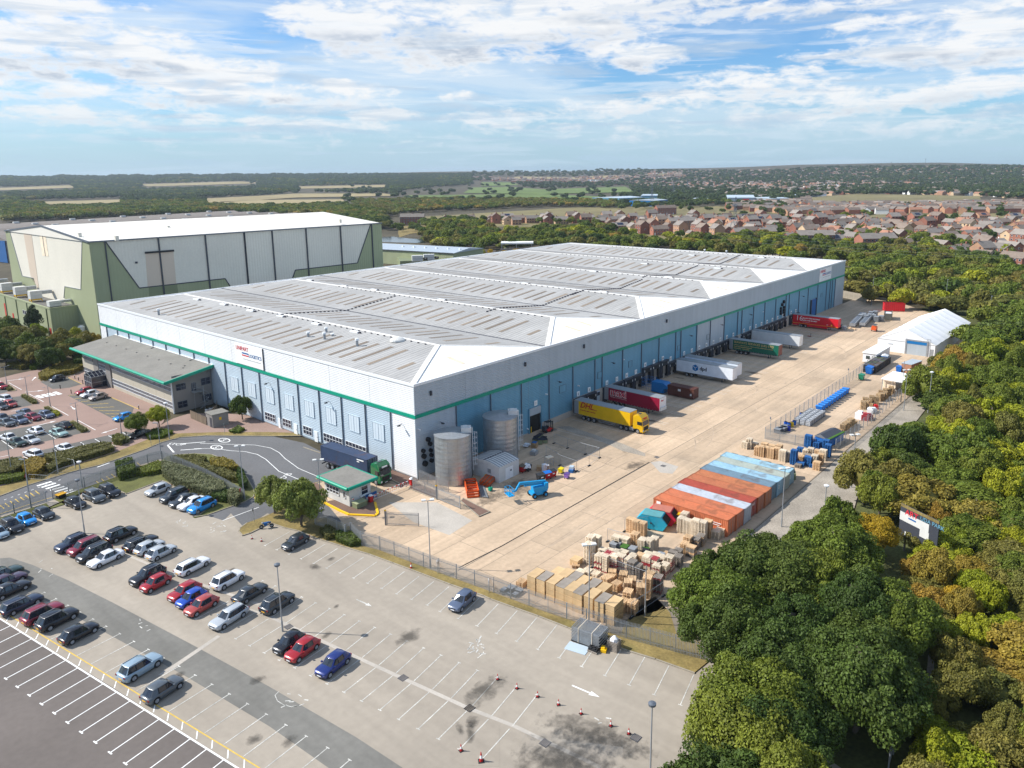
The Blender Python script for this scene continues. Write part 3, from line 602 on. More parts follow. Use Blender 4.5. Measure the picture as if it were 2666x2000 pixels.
for k in range(6):
 for side in 'LR':
  for i,y in enumerate([9.5]+ys_+[WL-10]):
   sh = 1 if (i == 0 or i == len(ys_)+1) else 0
   if n_ < 290: ob('rooflight',sk[(side,sh)],roof,(k*SP,y,0)); n_ += 1
   else:
    me = sk[(side,sh)]; rest.add([(v.co.x+k*SP,v.co.y+y,v.co.z) for v in me.vertices],[tuple(p.vertices) for p in me.polygons])
 for dx,yy in ((-3.1,5.2),(2.6,6.4)):
  a,b = yy-2,yy+2.2; zz = lambda y: ZE+(ZR-ZE)*(y-.75)/(HY-.75)+.03; X = k*SP+SP/2+dx
  MB().add([(X-.5,a,zz(a)),(X+.5,a,zz(a)),(X+.5,b,zz(b)),(X-.5,b,zz(b))],[(0,1,2,3)]).ob('rooflight','wood_pale',roof)
stuff(rest.ob('rooflight','skylight',roof))
def roof_at(k,x,y,dz=0):
 q = g(k,x,y,17.6); xx = q[0] % SP; q = g(k,x,y,slope_z(xx)); return (q[0],q[1],slope_z(q[0] % SP)+dz)
for k,x,y,h in [('B',640,1510,1.1),('B',775,1528,1.5),('B',788,1465,1.1),('B',1043,1585,1.6),('A',1308,1020,1.6),('B',838,1497,.5),('R',572,78,1.3),('R',813,88,1.3)]:
 p = roof_at(k,x,y); MB().tube([(0,0,-.1),(0,0,h*.75)],.28,10).tube([(0,0,h*.75),(0,0,h)],[.42,.36],10,1).ob('roof_vent',['lamp_metal','trim_white'],roof,p)
p = roof_at('B',1375,1535); MB().tube([(0,0,0),(0,0,.35),(0,0,.6),(0,0,.75)],[1.6,1.5,1.,.3],16).ob('roof_dome','plant_white',roof,p)
for k,x,y in [('B',165,1290),('B',415,1337),('B',705,1400),('B',1025,1465),('B',655,1050),('B',935,1098),('B',1185,1128),('B',1740,1212),('C',530,1078),('C',1170,1148),('C',1090,975),('C',1710,1027),('C',1510,898),('R',430,92),('R',1200,133),('R',715,243),('R',170,360),('A',1620,882),('A',1840,925),('A',2070,975)]:
 p = roof_at(k,x,y); MB().box(-.45,.45,-1.3,1.3,0,.28).box(-.15,.15,-1.9,-1.3,0,.35,1).ob('ridge_vent',['trim_white','gutter'],roof,p)
cr_ = MB()
for (ka,xa,ya) in [('C',605,1250),('B',905,1290),('C',1220,1113),('R',205,318),('R',760,190)]:
 q = roof_at(ka,xa,ya); kk = int(q[0]//SP)
 for s in range(-15,16):
  X = q[0]+s*1.2
  if 0 < X < WW: z = slope_z(X % SP); cr_.box(X-.2,X+.2,q[1]-.2,q[1]+.2,z,z+.25)
  if s < 15 and 0 < X < WW-1.3: cr_.bar((X,q[1],z+.2),(X+1.2,q[1],slope_z((X+1.2) % SP)+.2),.06,.06)
for k in range(6):
 for s in range(38): Y = 16+s*2.1; cr_.box(k*SP+SP/2-1.,k*SP+SP/2-.75,Y-.15,Y+.15,ZR-.05,ZR+.12)
stuff(cr_.ob('cable_run','gutter',roof))
# sliding door openings, windows and signs
MB().box(29.7,33.1,-.02,.1,0,3.6).ob('door_opening','void',wh); MB().box(29.55,33.25,-.2,-.05,3.6,5.1).ob('roller_shutter','clad_silver_shaded_white',wh)
MB().box(29.4,29.6,-.3,0,0,5.15,0).ob('door_post','clad_blue',wh); MB().box(33.2,33.4,-.3,0,0,5.15,0).ob('door_post','clad_blue',wh)
MB().box(183.5,187.9,-.3,-.05,0,6.1).ob('blue_sliding_door','text_blue',wh); MB().box(182.9,183.4,-.5,0,0,6.2).ob('door_post','dark_metal',wh); MB().box(188,188.4,-.4,0,0,6.4).ob('door_post','dark_metal',wh)
for k in range(8):
 yc = 9.9+7.05*k
 w_ = MB().box(-1.5,1.5,-.1,-.06,4.95,8.0).ob('translucent_window','clad_left2',wh,(0,yc,0),R(-90))
 MB().box(-1.58,-1.5,-.14,-.05,4.88,8.07).box(1.5,1.58,-.14,-.05,4.88,8.07).box(-1.58,1.58,-.14,-.05,8.0,8.08).box(-1.58,1.58,-.14,-.05,4.87,4.95).box(-.03,.03,-.14,-.05,4.95,8.0).box(-.8,-.77,-.115,-.05,4.95,8.0).box(.77,.8,-.115,-.05,4.95,8.0).ob('window_frame','lamp_metal' if False else 'clad_left',w_)
for a,b in [(43.7,47.6),(37.9,40.9),(30.7,33.6),(20.9,26.8),(13.8,19.8)]:
 n = round((b-a)/.95); w_ = MB().box(0,b-a,-.09,-.03,.98,2.52).ob('window','glass',wh,(0,b,0),R(-90)); f_ = MB()
 for i in range(n+1): x = (b-a)*i/n; f_.box(x-.045,x+.045,-.14,-.05,.95,2.55)
 f_.box(0,b-a,-.13,-.05,1.7,1.78).box(0,b-a,-.13,-.05,2.5,2.58).box(0,b-a,-.13,-.05,.9,.98); f_.ob('window_frame','frame_white',w_)
for a,b in [(41.3,42.6),(35.8,37.0),(28.8,29.9)]:
 MB().box(0,b-a,-.12,-.03,.05,2.2).box(.9,1.,-.16,-.1,1.,1.15,1).ob('door',['trim_white','dark_metal'],wh,(0,b,0),R(-90))
for y in (3.3,24.2,45,97,77):      # wall lights with brackets
 MB().box(-.9,-.1,-.06,.06,9.3,9.36).box(-1.15,-.6,-.18,.18,9.12,9.3).ob('wall_light','dark_metal',wh,(0,y,0))
for x in (5.5,38.8,58.6,95,132,155.8,174,113):
 MB().box(-.06,.06,-.8,-.1,8.9,8.96).box(-.2,.2,-1.1,-.6,8.72,8.9).ob('wall_light','dark_metal',wh,(x,0,0))
for x,z in [(46,6.3),(29,1.2),(35,7),(.6,8.9),(142,8.2),(63.5,8.6)]: MB().tube([(0,-.1,0),(0,-.45,0)],.13,8).box(-.1,.1,-.1,0,-.15,.15).ob('camera','trim_white',wh,(x,0,z))
for x in (3.6,83,48,28.5): MB().box(-.16,.16,-.35,-.06,14.2,15.0).ob('wall_box','dark_metal',wh,(x,0,0))
for x0,x1,z0,z1 in [(39.6,41.7,6.1,7.6),(53.4,55,6.2,7.6),(66,67.4,6.2,7.6),(89,90.3,5.9,7.1),(105.2,106.6,5.9,7.2),(133,134.4,5.9,7.2),(164,165.4,5.9,7.1),(193,194.5,6,7.3)]:
 MB().box(x0,x1,-.09,-.04,z0,z1).box(x0-.05,x0,-.12,-.04,z0,z1,1).box(x1,x1+.05,-.12,-.04,z0,z1,1).box(x0-.05,x1+.05,-.12,-.04,z1,z1+.05,1).box(x0-.05,x1+.05,-.12,-.04,z0-.05,z0,1).ob('louvre',['clad_silver_shaded_white' if 99 < x0 < 115 else 'clad_blue','pipe_grey'],wh)
for x,z,r in [(2.5,6.6,.42),(2.9,5.7,.38),(1.3,4.9,.36),(1.4,3.9,.45),(3.0,4.5,.34),(3.1,3.6,.34),(1.6,2.5,.5),(3.1,2.6,.36),(158.2,9.1,.55),(157,8.3,.55),(156.1,7.2,.45),(156.1,6.3,.45),(156.1,5.5,.45),(158.6,7.2,.45),(158.6,6.3,.45),(158.6,5.5,.45),(158.9,4.6,.4)]:
 MB().tube([(0,-.05,0),(0,-.5,0)],r,14).tube([(0,-.5,0),(0,-.6,0)],[r*.8,r*.7],14).ob('extract_fan','black',wh,(x,0,z))
def sign_board(mode,a,b,z0,z1):
 W_ = abs(b-a)
 if mode == 'left': s = ob('sign_board',MB().box(0,W_,-.2,-.08,z0,z1).mesh('sign_board','paint_white'),wh,(0,max(a,b),0),R(-90))
 else: s = ob('sign_board',MB().box(0,W_,-.2,-.08,z0,z1).mesh('sign_board','paint_white'),wh,(min(a,b),0,0))
 H_ = z1-z0
 lettering('UNIPART',H_*.25,'text_red',s,(W_*.05,-.225,z0+H_*.68),(1,0),.01,.012,W_*.45)
 lettering('LOGISTICS',H_*.2,'text_blue',s,(W_*.51,-.225,z0+H_*.43),(1,0),.01,.008,W_*.44)
 MB().box(W_*.26,W_*.5,-.225,-.2,z0+H_*.535,z0+H_*.60,0).box(W_*.26,W_*.5,-.225,-.2,z0+H_*.43,z0+H_*.49,1).ob('emblem',['text_blue','text_red'],s)
 m_ = MB()
 for i in range(14): m_.box(W_*(.3+.045*i),W_*(.3+.045*i)+W_*.034,-.215,-.2,z0+H_*.27,z0+H_*.30)
 m_.ob('small_print','galv',s)
 if mode == 'left': MB().box(W_,W_+.12,-.22,0,z0-.1,z1).ob('sign_edge','dark_metal',s)
 return s
sign_board('left',46.5,57.5,11.7,16.25); sign_board('dock',189.8,202,11.75,16.3)
# loading docks
def dock_num(x,z,n):
 s = MB().box(-.48,.48,-.16,-.08,0,1.05).ob('dock_sign','paint_white',wh,(x,0,z-.5))
 me = text_mesh(str(n),.8,'text_dark',.005,.01); L = max(v.co.x for v in me.vertices)+min(v.co.x for v in me.vertices)
 lettering(str(n),.8,'text_dark',s,(-L/2,-.17,.22),(1,0),.005,.01)
dock_num(31.67,5.9,1)
xs_ = [46.28,50.32,57.16,61.21,65.36,69.34,73.53,77.62,81.84,85.81]+[92.78+4.16*i for i in range(8)]+[129.09+4.2*i for i in range(8)]+[165.63,169.68]
def mk_dock(h):
 r = bpy.data.objects.new('dock_shelter',None); C.objects.link(r); r.parent = wh
 MB().box(-1.85,-1.55,-.75,-.02,.5,h).box(1.55,1.85,-.75,-.02,.5,h).box(-1.85,1.85,-.75,-.02,h,h+.22).ob('shelter_frame','dark_metal',r)
 MB().box(-1.55,1.55,-.72,-.62,h-1.05,h).box(-1.55,-1.0,-.72,-.62,1.2,h-1.05).box(1.0,1.55,-.72,-.62,1.2,h-1.05).ob('curtain','black',r)
 MB().box(-1.4,1.4,-.12,-.06,1.2,h-.6).ob('dock_door','wood_grey',r)
 MB().box(-1.3,-1.05,-.78,-.05,.55,1.15).ob('bumper','rubber',r); MB().box(1.05,1.3,-.78,-.05,.55,1.15).ob('bumper','rubber',r)
 MB().box(-1.48,-1.32,-.76,-.72,h-.75,h-.3).ob('guide_mark','paint_white',r); MB().box(1.32,1.48,-.76,-.72,h-.75,h-.3).ob('guide_mark','paint_white',r)
 return r,tree_of(r)
DK = {0: mk_dock(3.45),1: mk_dock(4.55)}; used = {}
for n,x in enumerate(xs_):
 t = 1 if 6 <= n <= 8 else 0; dock_num(x-.25,5.3 if t else 4.45,n+2)
 if t not in used: used[t] = 1; DK[t][0].location = (x,0,0)
 else: r = copy_tree(*DK[t],(x,0,0)); r.parent = wh
for x in (53.6,88.9,127.2): MB().box(-.55,.55,-.16,-.06,0.0,2.2).box(-.5,.5,-.19,-.15,1.2,2.0,1).ob('personnel_door',['clad_left','glass'],wh,(x,0,.9 if x > 88 and x < 90 else 1.1))
st_ = bpy.data.objects.new('steel_stair',None); C.objects.link(st_); st_.parent = wh; st_.location = (89.2,0,0)
MB().box(-.7,.9,-1.4,-.1,.95,1.05).ob('landing','galv_dark',st_); f_ = MB()
for i in range(6): f_.box(-.5,.5,-1.7-.3*i,-1.4-.3*i,.82-.16*i,.86-.16*i)
f_.ob('treads','galv_dark',st_); f_ = MB()
for s in (-.55,.55): f_.bar((s,-1.4,1.95),(s,-3.2,1.0),.06,.06).bar((s,-1.4,.9),(s,-1.4,1.95),.05,.05).bar((s,-3.2,0),(s,-3.2,1.0),.05,.05).bar((s,-2.3,.4),(s,-2.3,1.45),.05,.05)
f_.ob('handrail','sage_dark',st_)
# == silos and pump house
def silo(cx,cy,label):
 t = thing('silo',label,'silo',(cx,cy,0),0,'steel silos beside the warehouse')
 MB().tube([(0,0,0),(0,0,8.35)],3.12,48,cap=False).ob('shell','steel',t,smooth=True)
 for z in (1.2,2.4,3.6,4.8,6,7.2): MB().tube([(0,0,z),(0,0,z+.04)],3.135,48).ob('band','galv',t)
 MB().tube([(0,0,8.3),(0,0,8.42)],3.2,48).tube([(0,0,8.42),(0,0,8.8)],[3.18,.3],48,0).ob('lid','galv',t)
 for k in range(12):
  a = 2*math.pi*k/12; MB().tube([(3.13*math.cos(a),3.13*math.sin(a),0),(3.13*math.cos(a),3.13*math.sin(a),8.3)],.006,4).ob('seam','galv_dark',t)
 a = R(-42); ux,uy = math.cos(a),math.sin(a); T = Matrix.Translation((2.35*ux,2.35*uy,8.5)) @ Matrix.Rotation(a,4,'Z')
 MB().box(-.9,.8,-.8,.8,0,.85,0,T).box(-.6,.2,-.5,.5,.85,1.0,0,T).ob('hatch_box','plant_white',t)
 T = Matrix.Translation((3.35*ux,3.35*uy,0)) @ Matrix.Rotation(a,4,'Z'); l = MB()
 for s in (-.25,.25): l.box(-.03,.03,s-.03,s+.03,1.6,9.2,0,T)
 for i in range(24): l.box(-.02,.02,-.25,.25,1.8+.3*i,1.84+.3*i,0,T)
 l.ob('ladder','trim_white',t); l = MB()
 for i in range(7):
  z = 2.6+i*.95; c_ = [(T @ Vector((.75*math.sin(q*math.pi/6),-.38*math.cos(q*math.pi/6),z))) for q in range(7)]; l.tube(c_,.025,4)
 for q in (1,3,5): l.tube([T @ Vector((.75*math.sin(q*math.pi/6),-.38*math.cos(q*math.pi/6),z)) for z in (2.6,8.3)],.02,4)
 l.ob('ladder_cage','trim_white',t)
 b = R(-18); MB().tube([(3.25*math.cos(b),3.25*math.sin(b),.2),(3.25*math.cos(b),3.25*math.sin(b),8.2),(2.9*math.cos(b),2.9*math.sin(b),8.7)],.07,8).ob('riser_pipe','trim_white',t)
 b = R(-32); MB().tube([(3.2*math.cos(b),3.2*math.sin(b),.1),(3.2*math.cos(b),3.2*math.sin(b),8.2)],.1,8).ob('riser_pipe','dark_metal',t)
silo(4.0,-4.75,'ribbed steel silo nearest the white warehouse corner with caged ladder'); silo(15.9,-4.8,'second steel silo behind the small white pump house')
t = thing('pump_house','small white flat walled pump house with curved ribbed roof between two silos','outbuilding',(7.7,-11.85,0))
MB().box(0,5.1,0,6.6,0,2.75).prism([(0,0),(5.1,0),(5.1,6.6),(0,6.6)],2.75,2.8).ob('wall','plant_white',t)
rf = MB(); n = 8; pr_ = [(6.8*i/n-.1,2.8+.55*math.sin(math.pi*i/n)) for i in range(n+1)]
for y,z in pr_: rf.v += [(-.1,y,z),(5.2,y,z)]
for i in range(n): rf.f.append((2*i,2*i+1,2*i+3,2*i+2)); rf.m.append(0)
rf.f.append(tuple(range(0,2*n+2,2))); rf.m.append(1); rf.f.append(tuple(range(1,2*n+2,2))[::-1]); rf.m.append(1)
rf.ob('roof',['plant_white','plant_white'],t); rb = MB()
for i in range(9):
 for a,b in zip(pr_,pr_[1:]): rb.bar((i*.62+.1,a[0],a[1]+.03),(i*.62+.1,b[0],b[1]+.03),.07,.05)
rb.ob('roof_rib','galv_dark',t); MB().bar((-.1,3.4,3.4),(5.2,3.4,3.4),.12,.08).ob('ridge_strip','dark_metal',t)
MB().box(1.6,2.5,-.05,0,.05,2.1).ob('door','trim_white',t); MB().box(2.56,3.5,-.05,0,.05,2.1).box(2.8,3.1,-.08,-.05,1.3,1.6,1).ob('door',['trim_white','dark_metal'],t)
MB().box(-.06,0,1.9,2.6,1.3,2.).ob('vent_grille','galv',t)
# == office block
t = thing('office_block','two storey stone clad office block with grey roof and rounded green eaves','office',(-9.2,69.42,0))
OL = 50.5; OW = 9.0
MB().box(.15,OW,.15,OL,0,6.9).prism([(.15,.15),(OW,.15),(OW,OL),(.15,OL)],6.9,7.0).ob('wall_core','office_grey',t)
for i in range(8):                                              # street face in stone panels
 y0 = 4*i+.02
 MB().box(-.02,.15,y0,y0+3.96,0,.83).ob('stone_panel','office_wall',t); MB().box(-.02,.15,y0,y0+3.96,2.48,4.83).ob('stone_panel','office_wall',t)
for z0,z1 in ((.85,2.46),(4.87,6.75)):
 w_ = MB().box(.02,.15,.3,32.3,z0,z1).ob('window_ribbon','glass',t); f_ = MB()
 for i in range(54): y = .3+32*i/53; f_.box(-.04,.1,y-.04,y+.04,z0,z1)
 zm = (z0+z1)/2; f_.box(-.05,.1,.3,32.3,zm-.06,zm+.06).box(-.05,.1,.3,32.3,z0-.03,z0+.06).box(-.05,.1,.3,32.3,z1-.06,z1+.03); f_.ob('window_frame','frame_white',w_)
MB().box(-.25,.15,32.4,35.2,0,6.9).ob('pilaster','office_grey',t)
w_ = MB().box(.0,.15,35.3,39.8,.2,6.8).ob('stair_glazing','glass',t); f_ = MB()
for i in range(8): f_.box(-.06,.1,35.3+.64*i-.04,35.3+.64*i+.04,.2,6.8)
for i in range(9): f_.box(-.06,.1,35.3,39.8,.2+.82*i-.04,.2+.82*i+.04)
f_.ob('window_frame','frame_white',w_)
MB().box(-.2,.15,39.9,43,0,6.9).ob('pilaster','office_grey',t)
MB().box(-.02,.15,43,OL,0,.83).box(-.02,.15,43,OL,2.48,4.83).ob('stone_panel','office_wall',t)
for z0,z1 in ((.85,2.46),(4.87,6.75)):
 w_ = MB().box(.02,.15,43.4,49.9,z0,z1).ob('window','glass',t); f_ = MB()
 for i in range(11): f_.box(-.04,.1,43.4+.65*i-.04,43.4+.65*i+.04,z0,z1)
 f_.box(-.05,.1,43.4,49.9,(z0+z1)/2-.06,(z0+z1)/2+.06); f_.ob('window_frame','frame_white',w_)
MB().box(.15,OW,-.02,.15,0,7.4).prism([(.15,-.02),(OW,-.02),(OW,.15),(.15,.15)],7.4,8.4).ob('end_wall','office_grey',t)
for x0,x1,z0,z1 in [(.95,3.0,5.0,6.35),(.95,3.0,.95,2.35),(6.65,8.65,5.0,6.45),(6.65,8.65,1.2,2.6),(4.35,5.3,4.1,5.9)]:
 w_ = MB().box(x0,x1,-.08,-.02,z0,z1).ob('window','glass',t)
 MB().box(x0,x1,-.12,-.08,(z0+z1)/2-.04,(z0+z1)/2+.04).box((x0+x1)/2-.04,(x0+x1)/2+.04,-.12,-.08,z0,z1).box(x0-.06,x0,-.12,-.02,z0,z1).box(x1,x1+.06,-.12,-.02,z0,z1).box(x0,x1,-.12,-.02,z1,z1+.06).box(x0,x1,-.12,-.02,z0-.06,z0).ob('window_frame','galv_dark',w_)
MB().tube([(-.1,-.1,0),(-.1,-.1,7.3)],.16,8).ob('downpipe','trim_white',t)
rf = MB().add([(-1.9,-1.15,7.68),(9.2,-1.15,9.35),(9.2,51.8,9.35),(-1.9,51.8,7.68),(-1.9,-1.15,7.4),(9.2,-1.15,9.05),(9.2,51.8,9.05),(-1.9,51.8,7.4)],[(0,1,2,3),(4,7,6,5),(0,4,5,1),(2,6,7,3)])
ro = rf.ob('roof','roof_felt',t); MB().tube([(-1.95,-1.4,7.5),(-1.95,52,7.5)],.33,12).ob('green_eaves','green_trim',ro)
MB().bar((-1.95,-1.35,7.5),(9.3,-1.35,9.15),.35,.62).ob('green_verge','green_trim',ro); MB().bar((9.1,-1.2,9.42),(9.1,51.8,9.42),.25,.12).ob('flashing','trim_white',ro)
for i in range(8): MB().box(4.6,4.9,4+6*i,4.25+6*i,8.55,8.85).ob('roof_vent','office_grey',ro)
MB().box(5.5,5.8,5,5.3,8.8,9.0).ob('roof_vent','office_grey',ro)
p_ = bpy.data.objects.new('entrance_porch',None); C.objects.link(p_); p_.parent = t; p_.location = (-3.6,35.7,0)
f_ = MB()
for x in (0,3.6):
 for y in (0,1.1,2.2,3.3,4.4):
  if x == 0 or y in (0,4.4): f_.box(x-.05,x+.05,y-.05,y+.05,0,2.8+(.9*(1-abs(y-2.2)/2.2) if x == 0 else 0))
for z in (1.4,2.8): f_.box(-.05,.05,0,4.4,z-.05,z+.05).box(0,3.6,-.05,.05,z-.05,z+.05).box(0,3.6,4.35,4.45,z-.05,z+.05)
for i in range(5): x = .9*i; f_.bar((x,0,2.85),(x,2.2,3.75),.09,.09).bar((x,4.4,2.85),(x,2.2,3.75),.09,.09)
f_.bar((0,2.2,3.78),(3.6,2.2,3.78),.1,.1).bar((0,1.1,3.3),(3.6,1.1,3.3),.07,.07); f_.ob('porch_frame','lamp_metal',p_)
MB().add([(0,0,2.82),(3.6,0,2.82),(3.6,2.2,3.72),(0,2.2,3.72),(0,4.4,2.82),(3.6,4.4,2.82)],[(0,1,2,3),(3,2,5,4)]).box(.02,.06,0,4.4,0,2.8).box(0,3.6,.02,.06,0,2.8).box(0,3.6,4.34,4.38,0,2.8).ob('porch_glass','glass',p_)
s_ = bpy.data.objects.new('spiral_stair',None); C.objects.link(s_); s_.parent = t; s_.location = (6.2,-1.6,0); f_ = MB(); h_ = []
for i in range(16):
 a = R(-200+i*24); z = .25*i+.2
 f_.add([(0,0,z),(1.1*math.cos(a),1.1*math.sin(a),z),(1.1*math.cos(a+.42),1.1*math.sin(a+.42),z)],[(0,1,2)]); f_.box(-.06,.06,-.06,.06,0,5.2) if i == 0 else 0; h_.append((1.12*math.cos(a),1.12*math.sin(a),z+1.0))
f_.ob('treads','galv',s_); MB().tube(h_,.035,4).ob('handrail','galv',s_)
MB().box(-2.2,.2,-.1,1.5,4.0,4.08).box(-2.2,-2.14,-.1,-.04,0,5.1).box(-2.2,.2,-.1,-.04,5.05,5.1).ob('landing','galv',s_)
# enclosure and substation beside the office
t = thing('substation','dark grey flat roofed electrical substation beside a timber screen','substation',(*g2('E',1755,683),0),R(-3))
MB().box(0,3.4,0,3.0,0,2.8).ob('wall','office_grey',t); MB().box(-.15,3.55,-.15,3.15,2.8,2.95).ob('roof','roof_felt',t)
MB().box(1.4,1.9,-.03,0,1.5,2.1).ob('warning_sign','yellow',t); MB().box(-.03,0,.3,1.3,.1,2.2).ob('door','dark_metal',t)
def board_fence(label,pts,h,mat='wood_fence',post=None,cat='fence',step=.45,group=None):
 t = thing('timber_fence',label,cat,(*pts[0],0),0,group)
 me = MB().box(0,step-.03,-.02,.02,.05,h).mesh('board',mat)
 for a,b in zip(pts,pts[1:]):
  L = math.hypot(b[0]-a[0],b[1]-a[1]); n = max(1,int(L/step)); an = math.atan2(b[1]-a[1],b[0]-a[0])
  for i in range(n): ob('board',me,t,(a[0]-pts[0][0]+math.cos(an)*step*i,a[1]-pts[0][1]+math.sin(an)*step*i,0),an)
board_fence('brown timber board screen around air conditioning units beside the office',G2L('E',[(1570,600),(1705,660),(1710,640)])+[(-3,62.5),(-1,66.)],1.9)
board_fence('pale concrete panel fence behind the far end of the yard',[(231.9,4.4),(225.5,-8.4)],3.0,'kerb',step=2.4)
for i,(x,y) in enumerate([(1715,545),(1745,535)]):
 t = thing('cooling_unit',['white boxed air conditioning unit behind the timber screen, nearer the fence','white boxed air conditioning unit behind the timber screen, nearer the wall'][i],'cooling unit',(*g2('E',x,y+20),0))
 MB().box(-.5,.5,-.4,.4,.1,1.2).ob('casing','plant_white',t); MB().tube([(0,0,1.2),(0,0,1.25)],.33,12).ob('fan','dark_metal',t); MB().box(-.45,.45,-.35,-.25,0,.1).box(-.45,.45,.25,.35,0,.1).ob('foot','dark_metal',t)
# == gatehouse
t = thing('gatehouse','white gatehouse with flat roof and wide green rounded fascia','gatehouse',(-14.05,.15,0))
MB().box(0,4.2,0,6.5,.1,3.15).ob('wall','plant_white',t)
ro = MB().box(-.55,5.0,-.5,7.1,3.5,3.62).ob('roof','roof_felt',t)
MB().tube([(-.7,-.65,3.38),(5.1,-.65,3.38)],.27,12).tube([(-.7,7.25,3.38),(5.1,7.25,3.38)],.27,12).tube([(-.7,-.65,3.38),(-.7,7.25,3.38)],.27,12).tube([(5.1,-.65,3.38),(5.1,7.25,3.38)],.27,12).box(-.6,5.,-.55,7.2,3.14,3.5).ob('green_fascia','green_trim',ro)
for (a,b,c_) in [(-.04,2.6,5.9),(-.04,.95,1.5)]:
 w_ = MB().box(a,0,b,c_,1.35 if c_ > 3 else 1.2,2.5 if c_ > 3 else 2.2).ob('window','glass',t); f_ = MB()
 n = 4 if c_ > 3 else 1
 for i in range(n+1): y = b+(c_-b)*i/n; f_.box(-.08,0,y-.05,y+.05,1.15,2.55)
 f_.box(-.08,0,b-.05,c_+.05,1.12,1.3).box(-.08,0,b-.05,c_+.05,2.45,2.56)
 if n > 1: f_.box(-.07,0,b,c_,1.75,1.82)
 f_.ob('window_frame','frame_white',w_)
w_ = MB().box(2.3,3.6,-.04,0,1.3,2.6).ob('window','glass',t); MB().box(2.25,2.33,-.08,0,1.2,2.65).box(3.57,3.65,-.08,0,1.2,2.65).box(2.3,3.6,-.08,0,1.2,1.3).box(2.3,3.6,-.08,0,2.58,2.66).box(2.3,3.6,-.07,0,1.9,1.96).ob('window_frame','frame_white',w_)
MB().box(2.0,3.9,-.35,-.05,1.1,1.2).ob('counter','trim_white',t)
MB().box(.3,.75,-.25,0,1.0,1.5).box(.42,.62,-.27,-.25,1.15,1.35,1).ob('wall_box',['plant_white','signal_red'],t)
MB().tube([(4.4,-1.3,.1),(4.4,-1.3,3.2)],.04,6).ob('post','lamp_metal',t)
t = thing('storage_locker','green mossy storage box against the gatehouse end wall','locker',(-13.9,-1.5,.12)); MB().box(0,2.0,0,1.2,0,.75).ob('box','sage_dark',t); MB().box(-.05,2.05,-.05,1.25,.75,.83).ob('lid','sage',t)
t = thing('notice_boards','dark blue notice panels standing below the gatehouse window','notice board',(-11.4,-.5,.12))
for i in range(3): MB().box(.75*i,.75*i+.68,-.04,.04,.2,1.2).box(.75*i+.1,.75*i+.58,-.05,-.04,.35,.75,1).ob('panel',['text_blue','plastic_white'],t)
# == the tall cream hangar
A_ = G(264,882); ZH = 31.1; B_ = G(992.4,581,ZH); C_ = G(14,601,ZH)
A2,B2,C2 = A_[:2],B_[:2],C_[:2]; D2 = B2+(C2-A2)*.97
t = thing('hangar','tall cream and sage green sheeted hall with white low pitched roof behind the warehouse','industrial hall',(A2[0],A2[1],0))
def rel(p): return (p[0]-A2[0],p[1]-A2[1])
apz = 34.6
MB().prism([rel(A2),rel(B2),rel(D2),rel(C2)],0,ZH).ob('wall_core','cream',t)
dR = (B2-A2)/np.linalg.norm(B2-A2); nR = np.array([dR[1],-dR[0]]); dG = (C2-A2)/np.linalg.norm(C2-A2); nG = np.array([-dG[1],dG[0]])
mA,mB = (A2+C2)/2,(B2+D2)/2
m_ = MB(); q = [(*rel(A2+nG*.3+nR*.3),ZH),(*rel(B2+nR*.3),ZH),(*rel(mB),apz),(*rel(mA+nG*.3),apz),(*rel(C2+nG*.3),ZH),(*rel(D2),ZH)]
m_.add(q,[(0,1,2,3),(3,2,5,4)]); m_.add([q[0],q[3],q[4]],[(0,1,2)]); m_.add([q[1],q[5],q[2]],[(0,1,2)])
ro = m_.ob('roof','cream_roof',t)
MB().bar((*rel(A2+nG*.4+nR*.4),ZH+.02),(*rel(B2+nR*.4),ZH+.02),.5,.4).bar(q[0],q[3],.4,.5).bar(q[3],q[4],.4,.5).ob('eaves_trim','galv_dark',ro)
for k,x,y in [('A',490,300),('A',850,318),('A',655,358),('A',960,385),('A',1090,300),('A',1300,275),('A',1220,255),('A',1385,300),('A',1640,245),('B',330,550),('B',130,565),('B',520,520),('B',700,500),('B',900,560)]:
 pz = g(k,x,y,32.5); MB().box(-.5,.5,-.5,.5,-.5,.9).ob('roof_vent','cream',ro,(*rel(pz),32.5))
def wallpoly(name,mat,pts,n,par,off=.0,th=.05):
 k = len(pts); a = [(p[0]-A2[0]+n[0]*off,p[1]-A2[1]+n[1]*off,max(0,p[2])) for p in pts]; b = [(p[0]+n[0]*th,p[1]+n[1]*th,p[2]) for p in a]
 m = MB(); m.add(a+b,[tuple(range(k,2*k)),tuple(range(k))[::-1]]+[(i,i+k,(i+1) % k+k,(i+1) % k) for i in range(k)]); return m.ob(name,mat,par)
LR_ = np.linalg.norm(B2-A2); pipes = [0]
for k,x,y in [('A',1300,390),('A',1685,360),('A',2005,340),('B',110,650),('B',338,635),('B',617,615),('B',900,598),('B',1157,583)]:
 pr = onplane(k,x,y,A2,dR); s = float((pr[:2]-A2)@dR); pipes.append(s)
 MB().box(-.22,.22,-.4,0,0,ZH).ob('downpipe','dark_metal',t,rel(A2+dR*s+nR*.08)+(0,),math.atan2(dR[1],dR[0]))
pr = onplane('A',860,412,A2,dR); MB().box(-.18,.18,-.35,0,0,ZH).ob('downpipe','dark_metal',t,rel(pr[:2]+nR*.08)+(0,),math.atan2(dR[1],dR[0]))
for a,b in zip(pipes,pipes[1:]+[LR_]):
 p,q_ = A2+dR*(a+.1),A2+dR*(b-.1); wallpoly('wall_panel','cream',[(*p,0),(*q_,0),(*q_,ZH),(*p,ZH)],nR,t,.0,.06)
oR = lambda k,x,y: onplane(k,x,y,A2,dR)
def down(p,q):      # continue the line p-q down to the ground
 tt = p[2]/(p[2]-q[2]); return p+(q-p)*tt
